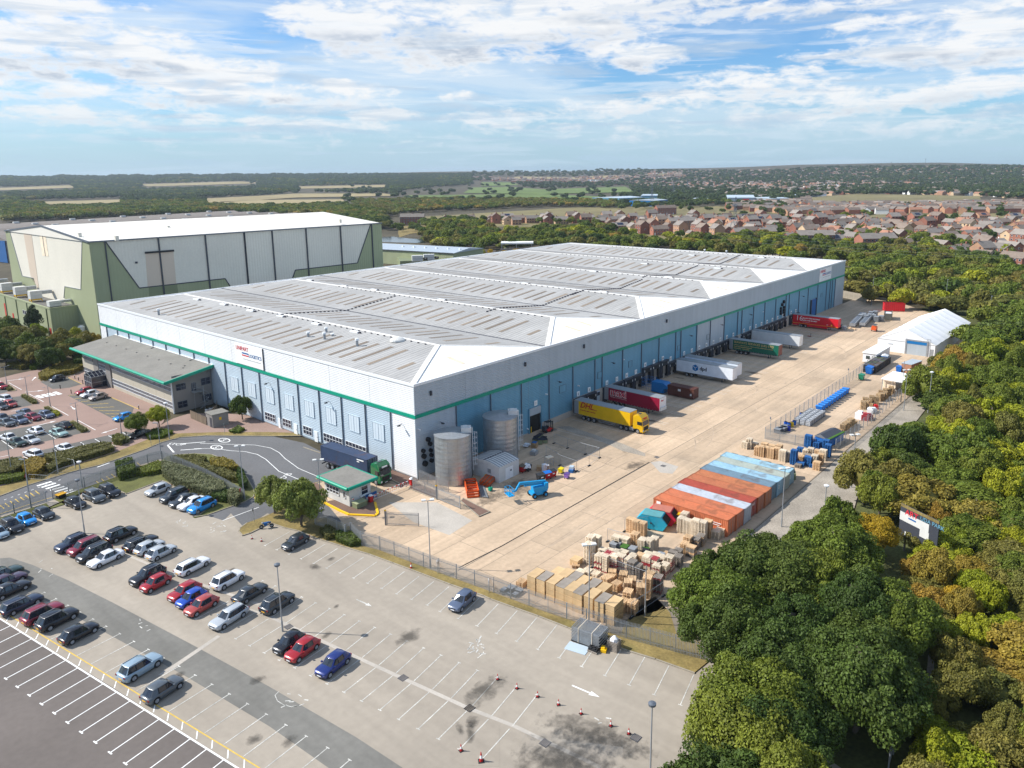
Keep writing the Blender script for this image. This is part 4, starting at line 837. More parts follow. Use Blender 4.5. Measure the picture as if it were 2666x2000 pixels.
f0 = [oR('A',868,410),oR('A',1145,790),oR('A',1850,712),oR('A',1895,780)]
wallpoly('green_panel','sage',[(*A2,0),(*A2,ZH-.1),f0[0],f0[1],f0[2],down(f0[2],f0[3])],nR,t,.07)
f1 = [oR('B',1240,578),oR('B',1150,584),oR('B',1043,900),oR('B',533,958),oR('B',505,1035)]
wallpoly('green_panel','sage',[(*B2,0),(*B2,ZH-.1),f1[1],f1[2],f1[3],down(f1[3],f1[4])],nR,t,.07)
for a,b in ((f0[0],f0[1]),(f0[1],f0[2]),(f0[2],down(f0[2],f0[3])),(f1[1],f1[2]),(f1[2],f1[3]),(f1[3],down(f1[3],f1[4]))):
 MB().bar((*rel(a[:2]+nR*.15),max(0,a[2])),(*rel(b[:2]+nR*.15),max(0,b[2])),.3,.3).ob('panel_trim','dark_metal',t)
a,b = oR('A',1190,500),oR('A',1427,482); MB().bar((*rel(a[:2]+nR*.4),a[2]),(*rel(b[:2]+nR*.4),b[2]),.5,.6).ob('crane_rail','black',t)
wallpoly('patch_panel','pink_cream',[oR('A',1195,505),oR('A',1425,488),oR('A',1450,755),oR('A',1215,780)],nR,t,.065)
wallpoly('patch_panel','sage_dark',[oR('A',1222,782),oR('A',1455,762),oR('A',1468,845),oR('A',1228,870)],nR,t,.125)
p = oR('A',1120,580); MB().box(-.3,.3,-.3,.3,-.3,.3).ob('wall_box','dark_metal',t,(*rel(p[:2]+nR*.3),p[2]))
oG = lambda x,y: onplane('Z',x,y,A2,dG)
wallpoly('green_panel','sage',[(*A2,0),oG(662,895)*[1,1,0],oG(662,820),oG(672,776),oG(838,808),oG(850,303),(*A2,ZH)],nG,t,.02)
wallpoly('green_panel','sage',[(*C2,0),(*C2,ZH),oG(103,210),oG(232,668),oG(352,692),oG(420,860)*[1,1,0]],nG,t,.02)
for a,b in ((oG(850,303),oG(838,808)),(oG(838,808),oG(672,776)),(oG(103,210),oG(232,668)),(oG(232,668),oG(352,692)),(oG(672,776),oG(662,895))):
 MB().bar((*rel(a[:2]+nG*.1),a[2]),(*rel(b[:2]+nG*.1),b[2]),.18,.18).ob('panel_trim','galv',t)
wallpoly('patch_panel','pink_cream',[oG(237,183),oG(318,176),oG(404,800),oG(322,690)],nG,t,.02)
wallpoly('high_window','wood_pale',[oG(405,222),oG(468,230),oG(503,468),oG(440,460)],nG,t,.02)
wallpoly('window_bar','wood_grey',[oG(434,226),oG(439,227),oG(474,465),oG(469,464)],nG,t,.08)
for x,y in [(1005,790)]: pass
# annex in front of the gable
an = thing('plant_annex','low sage green flat roofed annex carrying big white air handling units','industrial annex',(4.1,182.6,0))
MB().box(0,8.2,0,70,0,8.8).ob('wall','sage',an); MB().box(.3,8.2,.3,69.7,8.8,8.86).ob('roof','asphalt_bay',an)
MB().box(-.1,.3,-.1,70,8.8,9.3).box(.3,8.2,-.1,.3,8.8,9.3).ob('parapet','sage',an)
for y in (3.2,14,22,33,45): MB().box(-.25,0,y,y+.3,0,8.8).ob('downpipe','sage_dark',an)
for y,z in [(1.2,2.4),(20.5,3.2),(38,3.2),(46,6)]: MB().box(-.08,0,y,y+1.4,.0,z).ob('red_door','signal_red',an)
for y,z in [(22,4.4),(24,4.4),(26,4.4),(23,1.6),(26,1.6)]:
 w_ = MB().box(-.05,0,y,y+1.3,z,z+1.3).ob('window','glass',an); MB().box(-.09,-.05,y-.1,y,z,z+1.3).box(-.09,-.05,y+1.3,y+1.4,z,z+1.3).box(-.09,-.05,y-.1,y+1.4,z+1.3,z+1.4).box(-.09,-.05,y-.1,y+1.4,z-.1,z).ob('window_frame','frame_white',w_)
for i,(x,y) in enumerate([(700,560),(440,480),(232,415),(30,358),(-170,300)]):
 yy = g2('M',x,y,9.)[1]
 u = thing('air_handling_unit',['white two deck air handling unit with bent grey duct, nearest on the annex roof','white two deck air handling unit second from the near end of the annex roof','white two deck air handling unit third from the near end of the annex roof','white two deck air handling unit fourth along the annex roof, at the picture edge','white two deck air handling unit furthest along the annex roof'][i],'air handling unit',(5.2,yy,8.9),0,'air handling units on the annex')
 h = 1.6 if i == 0 else 2.5
 MB().box(0,3.6,0,2.6,.25 if i == 0 else 1.0,.25+h*.5 if i == 0 else 1.0+h*.48).ob('lower_casing','plant_white',u)
 zt = .25+h*.5+.06 if i == 0 else 1.0+h*.5
 MB().box(0,3.6,0,2.6,zt,zt+h*.6).ob('upper_casing','plant_white',u)
 MB().box(3.65,6.9,.3,2.3,zt+.1,zt+h*.5).ob('duct','galv',u)
 if i: MB().box(.1,3.5,.1,2.5,.5,.95).box(.1,.3,.1,.3,0,.95).box(3.3,3.5,.1,.3,0,.95).box(.1,.3,2.3,2.5,0,.95).ob('yellow_frame','yellow',u)
 else: MB().box(.2,3.4,.2,2.4,0,.25).ob('frame','dark_metal',u)
# tanks, pipes and windsock in front of the annex
t = thing('vertical_flues','row of four slim silver flues against the hall wall','flue',(*g2('M',1210,860),0))
for i in range(4): MB().tube([(i*.85,-i*.05,0),(i*.85,-i*.05,6.6)],.28,8).ob('flue','plastic_white',t)
for i,(x,y) in enumerate([(1185,905),(1300,985)]):
 t = thing('storage_tank',['white domed storage tank beside the four flues','small white tank low behind the trees'][i],'tank',(*g2('M',x,y+40),0)); MB().tube([(0,0,0),(0,0,2.6-i),(0,0,3.1-i)],[1.1,1.1,.4],16).ob('vessel','plastic_white',t); MB().box(-.9,.9,-.05,.05,2.9-i,3.3-i).ob('bracket','galv',t)
t = thing('windsock','orange windsock on a thin grey mast','windsock',(*g2('M',855,930),0)); MB().tube([(0,0,0),(0,0,6.2)],.07,6).box(-1.4,.5,-.04,.04,4.3,4.4).ob('mast','galv',t)
MB().tube([(-.1,0,6.0),(-.9,.3,4.6)],[.35,.15],8).ob('sock','orange',t)
t = thing('cooling_plant','grey railed platform with dark cooling fans beside the annex','cooling plant',(*g2('M',700,960),0)); f_ = MB()
MB().box(0,7,0,9,0,1.6).ob('base','sage_dark',t)
for i in range(3):
 for j in range(4): MB().tube([(1.3+2.1*i,1.2+2.1*j,1.6),(1.3+2.1*i,1.2+2.1*j,2.1)],.8,10).ob('fan','dark_metal',t)
for z in (2.2,2.8): f_.box(-.05,0,0,9,z,z+.05).box(0,7,-.05,0,z,z+.05)
for i in range(6): f_.box(-.05,0,1.8*i-.03,1.8*i+.03,1.6,2.85)
f_.ob('railing','galv',t)
# far left grey roofed works
P1 = G(26,686); H1 = 13.5; P0 = P1-np.array([math.cos(R(12)),-math.sin(R(12)),0])*160
t = thing('far_works','wide dark roofed works with blue grey wall seen beyond the left end of the hangar','works',(P1[0],P1[1],0))
dx = np.array([math.cos(R(97)),math.sin(R(97))]); dn = np.array([math.cos(R(8)),math.sin(R(8))])
def wp(a,b): q = -dx*a*0+dn*b+dx*a; return (q[0],q[1])
MB().prism([wp(0,0),wp(0,260),wp(150,260),wp(150,0)],0,H1).ob('wall','dark_metal',t)
MB().prism([wp(-.2,-.2),wp(0,260),wp(150,260),wp(150,-.2)],H1,H1+.3).ob('roof_edge','galv',t)
for i in range(5):
 a,b = 30*i,30*i+30; m = MB(); m.add([(*wp(a,0),H1+.3),(*wp(a,260),H1+.3),(*wp((a+b)/2,260),H1+3),(*wp((a+b)/2,0),H1+3),(*wp(b,0),H1+.3),(*wp(b,260),H1+.3)],[(0,1,2,3),(3,2,5,4),(0,3,4),(1,5,2)]); m.ob('roof_span','tile_grey',t)
 for j in range(6): MB().box(-2,2,-1,1,0,1.2).ob('roof_vent','plant_white',t,(*wp((a+b)/2,22+42*j),H1+2.8),R(8))
MB().prism([wp(2,-.35),wp(2,-.1),wp(148,-.1),wp(148,-.35)],.2,H1-.2).ob('cladding','text_blue',t)
# green hall and plant right of the hangar, blue store, canopy
a,b = g('B',1240,790,8),g('B',1832,822,8); t = thing('green_hall','low sage green hall with pale roof joined to the right end of the hangar','industrial hall',(a[0],a[1],0))
d_ = (b-a)[:2]; Ld = np.linalg.norm(d_); u_ = d_/Ld; v_ = np.array([-u_[1],u_[0]]); v_ = v_ if v_@(a[:2]-CAMP[:2]) > 0 else -v_
uu = lambda s,r: (u_[0]*s+v_[0]*r,u_[1]*s+v_[1]*r)
MB().prism([uu(-30,0),uu(Ld,0),uu(Ld,30),uu(-30,30)],0,8).ob('wall','sage',t); m = MB(); m.add([(*uu(-30,-.4),8.05),(*uu(Ld+.4,-.4),8.05),(*uu(Ld+.4,15),9.6),(*uu(-30,15),9.6),(*uu(Ld+.4,31),8.05),(*uu(-30,31),8.05)],[(0,1,2,3),(3,2,4,5),(1,4,2)]); m.ob('roof','clad_silver_shaded_white',t)
MB().bar((*uu(-30,-.4),8.0),(*uu(Ld+.4,-.4),8.0),.2,.5).ob('eaves_trim','dark_metal',t)
for i in range(6): MB().box(-.5,.5,-.5,.5,0,.8).ob('roof_vent','trim_white',t,(*uu(8+i*Ld/6.3,10),8.9))
a,b = g('B',1395,885,4.5),g('B',1860,868,4.5); t = thing('plant_yard','low sage green walled plant yard with rail in front of the green hall','plant yard',(a[0],a[1],0))
d_ = (b-a)[:2]; L2 = np.linalg.norm(d_); u2 = d_/L2; v2 = np.array([-u2[1],u2[0]]); v2 = v2 if v2@(a[:2]-CAMP[:2]) > 0 else -v2
MB().prism([(0,0),tuple(u2*L2),tuple(u2*L2+v2*22),tuple(v2*22)],0,4.5).ob('wall','sage_dark',t)
m = MB(); m.bar((*(u2*L2*.62),6),(*(u2*L2),5.8),.15,.15)
for i in range(4): p = u2*L2*(.62+.12*i); m.box(p[0]-.1,p[0]+.1,p[1]-.1,p[1]+.1,4.5,6)
m.ob('rail','cream',t)
for i,(x,y) in enumerate([(1545,885),(1640,875)]):
 p = g('B',x,y,4.6); u = thing('chiller',['pale grey chiller unit with black duct ends, left of the pair','pale grey chiller unit with black duct ends, right of the pair'][i],'chiller',(p[0],p[1],4.52),math.atan2(u2[1],u2[0]))
 MB().box(-3.2,2.6,0,3,0,3).ob('casing','plant_white',u); MB().tube([(3,.5,1.2),(4.6,-.6,1.2)],.75,10).ob('duct','black',u); MB().box(-3.2,2.6,-.05,0,1.45,1.55).ob('band','galv',u)
p = g('B',1835,868,.5); t = thing('blue_store','bright blue box shaped store at the end of the green hall','store',(p[0],p[1],0),math.atan2(u2[1],u2[0])-.12)
MB().box(0,9.5,0,12,0,4.2).ob('wall','text_blue',t); MB().box(-.15,9.65,-.15,12.1,4.2,4.4).ob('roof','text_blue',t)
p = g('C',330,812); t = thing('fuel_canopy','flat white canopy on slim posts at the back of the site','canopy',(p[0],p[1],0),R(-50))
MB().box(0,21,0,9,5.2,6.2).ob('roof','paint_white',t)
for x in (.5,10,20): MB().box(x-.15,x+.15,.4,.7,0,5.2).ob('post','galv',t); MB().box(x-.15,x+.15,8.2,8.5,0,5.2).ob('post','galv',t)
MB().tube([(3,4,0),(3,4,2.4)],1.3,12).ob('tank','sage',t); MB().box(5,9,2,5,0,2.4).ob('cabin','paint_white',t)
ground_poly('back_yard',G2L('B',[(1700,900),(1920,830),(2212,830)])+G2L('C',[(600,790),(760,775),(300,900)]),.01,'concrete_pale')
board_fence('long pale concrete fence behind the back yard and blue store',G2L('B',[(1760,812),(1930,822),(2212,828)])+G2L('C',[(330,815),(600,800)]),2.6,'wood_grey',step=2.6)
# == marquee store, shelter, cabin, toilet
t = thing('marquee','white marquee store with ribbed fabric roof and blue shutter at the edge of the trees','marquee',(146.6,-40.2,0),R(-1.4)); W2 = 7.5; ML = 41
MB().box(0,ML,-W2,W2,0,3.4).ob('wall','tarp',t)
for i in range(8):
 x0,x1 = ML/8*i,ML/8*(i+1); m = MB(); n = 6; rows_ = []
 for j in range(5):
  x = x0+(x1-x0)*j/4; sag = .22*math.sin(math.pi*j/4)
  for q in range(-n,n+1): y = q/n*(W2+.15); m.v.append((x,y,3.4+3.5*(1-abs(q)/n)**.92-sag*(1-abs(q)/n*.4)+.05))
 for j in range(4):
  for q in range(2*n): a = j*(2*n+1)+q; m.f.append((a,a+2*n+1,a+2*n+2,a+1)); m.m.append(0)
 m.ob('roof_bay','tarp',t,smooth=False)
for i in range(9): x = ML/8*i; MB().bar((x,-W2-.1,3.42),(x,0,6.98),.14,.1).bar((x,W2+.1,3.42),(x,0,6.98),.14,.1).ob('roof_rib','paint_white',t)
MB().add([(-.02,-W2,3.4),(-.02,W2,3.4),(-.02,0,6.9)],[(0,2,1)]).ob('gable','tarp',t)
MB().box(-.12,0,-5.4,-.3,0,3.9).ob('roller_shutter','clad_silver_shaded_white',t); MB().box(-.2,-.1,-5.4,-.3,3.1,3.9).ob('shutter_head','blue',t); MB().box(-.22,0,-5.8,-5.4,0,4.3).box(-.22,0,-.3,.1,0,4.3).box(-.25,0,-5.8,.1,3.9,4.3).ob('door_frame','galv',t)
MB().box(-.04,0,-7.2,-6.3,0,2.2).ob('door','galv',t); MB().box(-.05,0,3.3,4.6,2.1,2.4).ob('notice','clad_silver_shaded_white',t)
MB().box(-.04,0,-W2,W2,3.3,3.42).ob('gable_rail','galv',t)
t = thing('baling_shelter','open fronted shelter with flat white roof beside the compound fence','shelter',(103.5,-45.6,0),R(-6))
MB().add([(0,0,3.0),(7.2,0,3.4),(7.2,-6.4,3.4),(0,-6.4,3.0),(0,0,3.12),(7.2,0,3.52),(7.2,-6.4,3.52),(0,-6.4,3.12)],[(0,1,2,3),(4,7,6,5),(0,4,5,1),(1,5,6,2),(2,6,7,3),(3,7,4,0)]).ob('roof','paint_white',t)
for x,y in [(.3,-.3),(.3,-6),(6.8,-.3),(6.8,-6)]: MB().box(x-.07,x+.07,y-.07,y+.07,0,3.1).ob('post','galv',t)
for i in range(9): MB().box(.9,.95,-.4-.33*i,-.12-.33*i,.1,2.5).ob('slat','wood_pale',t)
MB().box(3,6.5,-5.8,-2,0,1.9).ob('baler','lamp_metal',t); MB().box(3.2,5,-5.7,-3,1.9,2.6).ob('hopper','plant_white',t)
t = thing('site_cabin','long white site cabin with flat pale roof behind stacked crates','cabin',(*g2('S',1365,1500),0),R(-1)); MB().box(0,12,-3.4,0,.2,2.7).ob('wall','plastic_white',t); MB().box(-.25,12.2,-3.6,.2,2.7,2.85).ob('roof','paint_white',t); MB().box(-.03,0,-1.8,-.8,1.1,2.).ob('window','glass_door',t); MB().box(-.05,0,-3.1,-2.2,.2,2.2).ob('door','plant_white',t)
t = thing('portable_toilet','blue and white portable toilet beside the site cabin','portable toilet',(*g2('S',1700,1530),0),R(8)); MB().box(0,2.0,-1.8,0,0,2.2).ob('body','blue',t); MB().add([(0,0,2.2),(2.,0,2.2),(2.,-1.8,2.2),(0,-1.8,2.2),(0,-.9,2.55),(2.,-.9,2.55)],[(0,1,5,4),(2,3,4,5),(0,4,3),(1,2,5)]).ob('roof','plastic_white',t); MB().box(-.03,0,-1.4,-.5,.1,2.).ob('door','plastic_white',t)
t = thing('sign_back_board','weathered grey billboard with cut up ART and UDA PARK lettering among trees','billboard',(*g('L',1400,190,4.)[:2],0),R(-118))
MB().box(-3.0,3.0,-.06,.06,2.0,6.6).ob('panel','dark_metal',t); MB().box(-3.0,1.6,-.10,-.06,4.3,5.5).box(.3,1.7,-.10,-.06,3.3,4.3).ob('pale_patch','plant_white',t); MB().box(-3,3,-.10,-.06,6.2,6.6).ob('top_strip','grass_dry',t)
lettering('ART',1.1,'text_red',t,(-2.2,-.11,5.35),(1,0),.005,.015); lettering('UDA PARK',.75,'clad_blue',t,(.2,-.11,5.6),(1,0),.005,.01); lettering('NG',.8,'paint_white',t,(-2.0,-.11,2.4),(1,0),.005,.01)
MB().box(-1.6,-.4,-.12,-.1,4.9,5.1).ob('stripe','text_blue',t)
for x in (-2,2): MB().box(x-.1,x+.1,.06,.26,0,6.4).ob('post','wood_grey',t)
# == cars
def car_proto(name,kind):
 Lc,Wc,Hc,hood,cowl,rs,rr,tail,wb = {   # length, width, height, nose-height, cowl x, roof start, roof end, tail type x, wheelbase
  'hatch': (4.15,1.76,1.47,.72,.95,.35,-1.35,-1.85,2.55),'small': (3.75,1.68,1.50,.74,.95,.38,-1.25,-1.68,2.40),
  'suv': (4.5,1.86,1.66,.86,1.0,.4,-1.6,-2.02,2.68),'saloon': (4.65,1.80,1.45,.72,.98,.30,-1.05,-1.75,2.72),
  'estate': (4.75,1.82,1.48,.74,1.05,.42,-1.75,-2.15,2.75),'mpv': (4.55,1.82,1.68,.82,1.35,.65,-1.75,-2.1,2.75),'cabrio': (3.9,1.70,1.45,.74,.8,.3,-1.0,-1.6,2.4)}[kind]
 hw = Wc/2; hl = Lc/2; wr = .33 if kind != 'suv' else .36; bz = Hc*.585; fx,rx = wb/2+.04,-wb/2+.04
 ra = wr+.07; xs = sorted(set([hl,hl-.07,hl-.22,hl-.42]+[fx+ra*c for c in (1.02,.98,.7,.3,-.3,-.7,-.98,-1.02)]+[cowl,.3,-.3]+[rx+ra*c for c in (1.02,.98,.7,.3,-.3,-.7,-.98,-1.02)]+[-hl+.35,-hl+.15,-hl+.05,-hl]),reverse=True)
 body = MB(); ring = []
 for x in xs:
  f = (hl-x); b_ = (x+hl)
  wsc = 1-.30*max(0,1-f/.5)**2-.18*max(0,1-b_/.45)**2
  zb = .2+.14*max(0,1-f/.25)+.16*max(0,1-b_/.25)
  if x > cowl: top = bz+.04-(bz+.04-hood)*min(1,((x-cowl)/(hl-cowl)))**1.6-.14*max(0,1-f/.16)
  elif x < tail+.02: top = bz+.05 if kind == 'saloon' else bz+.02; top -= .12*max(0,1-b_/.12)
  else: top = bz+.04
  sd = zb+.08
  for c in (fx,rx):
   if abs(x-c) < ra: sd = max(sd,wr+math.sqrt(max(0,ra*ra-(x-c)**2))-.0)
  sh = min(bz-.03,top-.03); hwx = hw*wsc; sd = min(sd,sh-.1)
  half = [(0,zb),(hwx*.78,zb),(hwx*.80,sd) if sd > .4 else (hwx*.93,zb+.02),(hwx*.985,sd),(hwx,max(sd+.03,.52)),(hwx*.97,sh),(hwx*.86,top),(0,top+.035)]
  ring.append(len(body.v)); body.v += [(x,y,z) for y,z in half]+[(x,-y,z) for y,z in half[-2:0:-1]]
 n = 14
 for a,b in zip(ring,ring[1:]):
  for k in range(n): body.f.append((a+k,a+(k+1) % n,b+(k+1) % n,b+k)); body.m.append(1 if k in (0,1,12,13) else 0)
 body.f += [tuple(range(ring[0],ring[0]+n))[::-1],tuple(range(ring[-1],ring[-1]+n))]; body.m += [0,0]
 # greenhouse rings: belt, upper, roof edge
 zb = bz+.02; zt = Hc-.045; i1 = .80; re = rr-.02
 def rg(x0,x1,x2,x3,x4,x5,y0,y1,z,y5): return [(x0,0,z),(x0-.04,y0*.82,z),(x1,y0,z),(x2,y1,z),(x2-.09,y1,z),(x3,y1*.98,z),(x3-.1,y1*.97,z),(x4,y5,z),(x5+.04,y5*.86,z),(x5,0,z)]
 Bx = rg(cowl+.02,cowl-.22,.02,-.85 if kind != 'small' else -.75,rr-.32,tail,hw*.88,hw*.93,zb,hw*.83)
 Ux = rg(rs+.02,rs-.10,.0,-.82 if kind != 'small' else -.72,rr+.02,re-.0,hw*.70,hw*.74,zt,hw*.68)
 Ux[0] = (rs+.05,0,zt+.01); Ux[9] = (re-.04,0,zt+.01)
 Rx = [(p[0]*.97-.01,p[1]*.90,Hc-.008) for p in Ux]; cab = MB(); gl = {}
 def full(r): return [p for p in r]+[(p[0],-p[1],p[2]) for p in r[-2:0:-1]]
 Bf,Uf,Rf = full(Bx),full(Ux),full(Rx); N_ = len(Bf); o = len(body.v); body.v += Bf+Uf+Rf+[((rs+re)/2,0,Hc)]
 glass_seg = {0: 'windscreen',2: 'side_window',4: 'side_window',8: 'rear_window',9: 'rear_window',13: 'side_window',15: 'side_window',17: 'windscreen'}
 if kind != 'hatch' and kind != 'small': glass_seg.update({6: 'side_window',11: 'side_window'})
 for k in range(N_):
  a,b = k,(k+1) % N_; seg = k
  body.f.append((o+a,o+b,o+N_+b,o+N_+a)); body.m.append(1 if seg in glass_seg or seg in (3,14,5,12) else 0)
  body.f.append((o+N_+a,o+N_+b,o+2*N_+b,o+2*N_+a)); body.m.append(0)
  body.f.append((o+2*N_+a,o+2*N_+b,o+3*N_)); body.m.append(2 if kind in ('cabrio',) else 0)
  if seg in glass_seg:
   P4 = [Vector(Bf[a]),Vector(Bf[b]),Vector(Uf[b]),Vector(Uf[a])]; nn = (P4[1]-P4[0]).cross(P4[3]-P4[0]).normalized()*.012
   if nn.dot((P4[0]+P4[2])/2-Vector((0,0,1))) < 0: nn = -nn
   c_ = sum(P4,Vector())/4; P4 = [p.lerp(c_,.05)+nn for p in P4]; kk_ = glass_seg[seg] if glass_seg[seg] != 'side_window' else ('side_window',seg); g_ = gl.setdefault(kk_,MB()); g_.add([tuple(p) for p in P4],[(0,1,2,3)])
 r = bpy.data.objects.new(name,None); C.objects.link(r)
 me = body.mesh('body',['car_paint','black','roof_felt'],True)
 body_o = ob('body',me,r)
 for k_,g_ in gl.items(): g_.ob(k_ if isinstance(k_,str) else k_[0],'glass_car',r)
 ty = MB().tube([(0,-.11,0),(0,.11,0)],wr,16).mesh('tyre','rubber'); rm = MB().tube([(0,.112,0),(0,.122,0)],wr*.66,10)
 for k in range(5): a = 2*math.pi*k/5; rm.tube([(0,.125,0),(math.cos(a)*wr*.6,.13,math.sin(a)*wr*.6)],.05,4)
 rm = rm.mesh('rim','rim')
 for x in (fx,rx):
  for s in (1,-1):
   w_ = ob('wheel',ty,r,(x,s*(hw-.13),wr),0 if s > 0 else math.pi); ob('rim',rm,w_)
 for s in (1,-1):
  MB().add([(hl-.30,s*hw*.86,hood-.13),(hl-.05,s*hw*.62,hood-.15),(hl-.02,s*hw*.58,hood-.24),(hl-.24,s*hw*.90,hood-.22)],[(0,1,2,3) if s < 0 else (3,2,1,0)]).box(hl-.36,hl-.045,*sorted((s*hw*.55,s*hw*.76)),hood-.24,hood-.12).ob('headlight','head_light',r)
  MB().box(-hl+.0,-hl+.16,*sorted((s*hw*.58,s*hw*.86)),bz-.22,bz-.05).ob('tail_light','tail_light',r)
  MB().box(cowl-.38,cowl-.2,*sorted((s*(hw-.03),s*(hw+.14))),bz+.02,bz+.15).ob('mirror','car_paint',r)
 MB().box(hl-.005,hl+.015,-.26,.26,.38,.5).ob('number_plate','plastic_white',r); MB().box(-hl-.015,-hl+.005,-.26,.26,.5,.62).ob('number_plate','plate_yellow',r)
 MB().box(hl-.03,hl+.006,-hw*.5,hw*.5,.52,.64).box(hl-.06,hl-.01,-hw*.62,hw*.62,.25,.34).ob('grille','black',r)
 if kind in ('suv','estate','mpv'):
  for s in (1,-1): MB().bar((rs-.2,s*hw*.64,Hc+.03),(re+.1,s*hw*.62,Hc+.03),.04,.05).ob('roof_rail','galv',r)
 return r,tree_of(r)
KK = ['hatch','small','suv','saloon','estate','mpv']; CP = {k: car_proto('parked_car',k) for k in KK}; first = {}
COL = dict(black=(.012,.012,.016),navy=(.015,.022,.05),red=(.36,.012,.018),dred=(.22,.012,.03),blue=(.015,.07,.42),bright=(.01,.26,.68),silver=(.46,.49,.52),white=(.78,.79,.82),grey=(.09,.105,.12),dgrey=(.035,.042,.05),lblue=(.28,.38,.46),green=(.02,.045,.035),lgreen=(.30,.44,.42),beige=(.42,.35,.31),orange=(.5,.05,.02),purple=(.06,.03,.06),royal=(.01,.025,.16),slate=(.10,.13,.20),coral=(.40,.06,.05))
bayang = math.degrees(math.atan2(bv[1],bv[0]))
def D_(a): return bayang+180+a
def U_(a): return bayang+a
def car(k,x,y,ang,kind,col,label,group='cars parked in the marked bays',z=.72):
 p = g2(k,x,y,z); t,tr = CP[kind]
 if kind not in first:
  first[kind] = 1; t.location = (*p,.012); t.rotation_euler = (0,0,R(ang)); t['label'] = label; t['category'] = 'car'; t['group'] = group
  for c,_ in tr: c.color = (*COL[col],1)
  return t
 r = copy_tree(t,tr,(*p,.012),R(ang),label,group,COL[col]); return r
mainrow = [
 ('I',445,268,'D','suv','navy','dark blue grey off roader, first of the four cars beside the lamp post'),
 ('I',525,290,'D','mpv','dred','dark red people carrier in the four car row by the lamp post'),
 ('I',580,328,'D','mpv','black','black people carrier between a dark red one and a white saloon'),
 ('I',650,358,'D','saloon','white','white saloon at the near end of the four car row'),
 ('I',745,210,'U','suv','black','black off roader seen from behind, alone behind the row of four'),
 ('I',868,262,'U','estate','black','black estate seen from behind beside two silver hatchbacks'),
 ('I',922,288,'U','hatch','silver','silver hatchback between the black estate and another silver hatchback'),
 ('I',995,318,'U','hatch','silver','silver hatchback with clear tail at the near end of the three car group'),
 ('I',1188,403,'U','estate','white','bright white estate alone in its bay, seen from behind'),
 ('I',1405,490,'U','suv','white','silver white off roader with dark side windows, seen from behind'),
 ('I',1543,570,'U','saloon','dgrey','dark grey saloon seen from behind next to the silver white off roader'),
 ('J',290,632,'U','suv','dgrey','dark grey off roader with yellow rear plate left of the tall lamp post'),
 ('I',910,465,'D','suv','black','black off roader facing left beside a small red car'),
 ('I',958,512,'D','small','red','small bright red hatchback beside the black off roader'),
 ('I',1138,562,'D','hatch','red','crimson hatchback first of the red, blue and red trio'),
 ('I',1180,605,'D','small','blue','small blue car parked between two red ones'),
 ('I',1242,648,'D','hatch','coral','faded red hatchback with roof bars, last of the trio'),
 ('I',1412,718,'D','estate','silver','silver estate facing left, alone at the end of its row'),
 ('I',15,457,'U','estate','green','black car cut by the left picture edge, topmost of the lower left row'),
 ('I',40,497,'U','saloon','purple','dark purple saloon with only its nose in view at the left edge'),
 ('I',60,550,'U','saloon','black','long black saloon second from the left picture edge'),
 ('I',130,640,'U','estate','navy','dark navy estate above the walkway line at the lower left'),
 ('I',262,697,'U','suv','dred','dark red off roader seen from behind, between two black cars'),
 ('I',352,732,'U','suv','black','black off roader with chrome rails beside the dark red one'),
 ('I',485,815,'U','hatch','black','black hatchback alone beside the walkway line'),
 ('I',865,1028,'U','suv','lblue','pale blue grey off roader with glass roof panel at the walkway line'),
 ('I',1003,1162,'U','hatch','grey','grey hatchback with orange rear plate, nearest car to the picture bottom'),
 ('J',360,877,'D','small','black','small rounded black car beside the foot of the lamp post'),
 ('J',443,918,'D','hatch','red','shiny red hatchback beside the small black car'),
 ('J',632,1008,'D','hatch','royal','deep blue hatchback alone in the middle rows'),
 ('J',1430,618,'D','hatch','slate','slate blue hatchback alone in the bays along the palisade fence'),
 ('J',400,257,'D','hatch','dgrey','dark grey sporty hatchback parked near the motorbike'),
 ('E',1298,1178,'D','hatch','silver','silver three door hatchback beside the lawn'),
 ('E',1430,1230,'D','mpv','dgrey','dark people carrier with silver bonnet beside the tall hedge'),
 ('E',1507,1264,'D','saloon','dgrey','charcoal coupe between the dark people carrier and a white saloon'),
 ('E',1580,1287,'D','saloon','white','white saloon beside a bright blue off roader'),
 ('E',1660,1315,'D','suv','bright','bright sky blue off roader at the end of the hedge bays')]
for k,x,y,d,kind,col,lab in mainrow: car(k,x,y,D_(0) if d == 'D' else U_(0),kind,col,lab)
fa = math.degrees(math.atan2(*(np.array(g2('E',1040,1220))-np.array(g2('E',900,1130)))[::-1]))
fa = -82
for x,y,kind,col,lab in [(620,1287,'hatch','black','black hatchback beside the yellow lidded grit bin'),(775,1235,'suv','grey','grey off roader with bold grille third from the lawn'),(898,1193,'suv','black','black crossover parked at the corner of the lawn'),
 (360,1375,'hatch','dgrey','dark grey hatchback between a sky blue car and the gap in the railings'),(215,1425,'small','bright','sky blue small car backed up to the railings'),(95,1480,'suv','black','black off roader with silver roof bars backed up to the railings'),(-15,1535,'small','lblue','pale silver blue car cut by the left picture edge')]:
 car('E',x,y,fa,kind,col,lab,'cars backed up to the railings')
na = -80
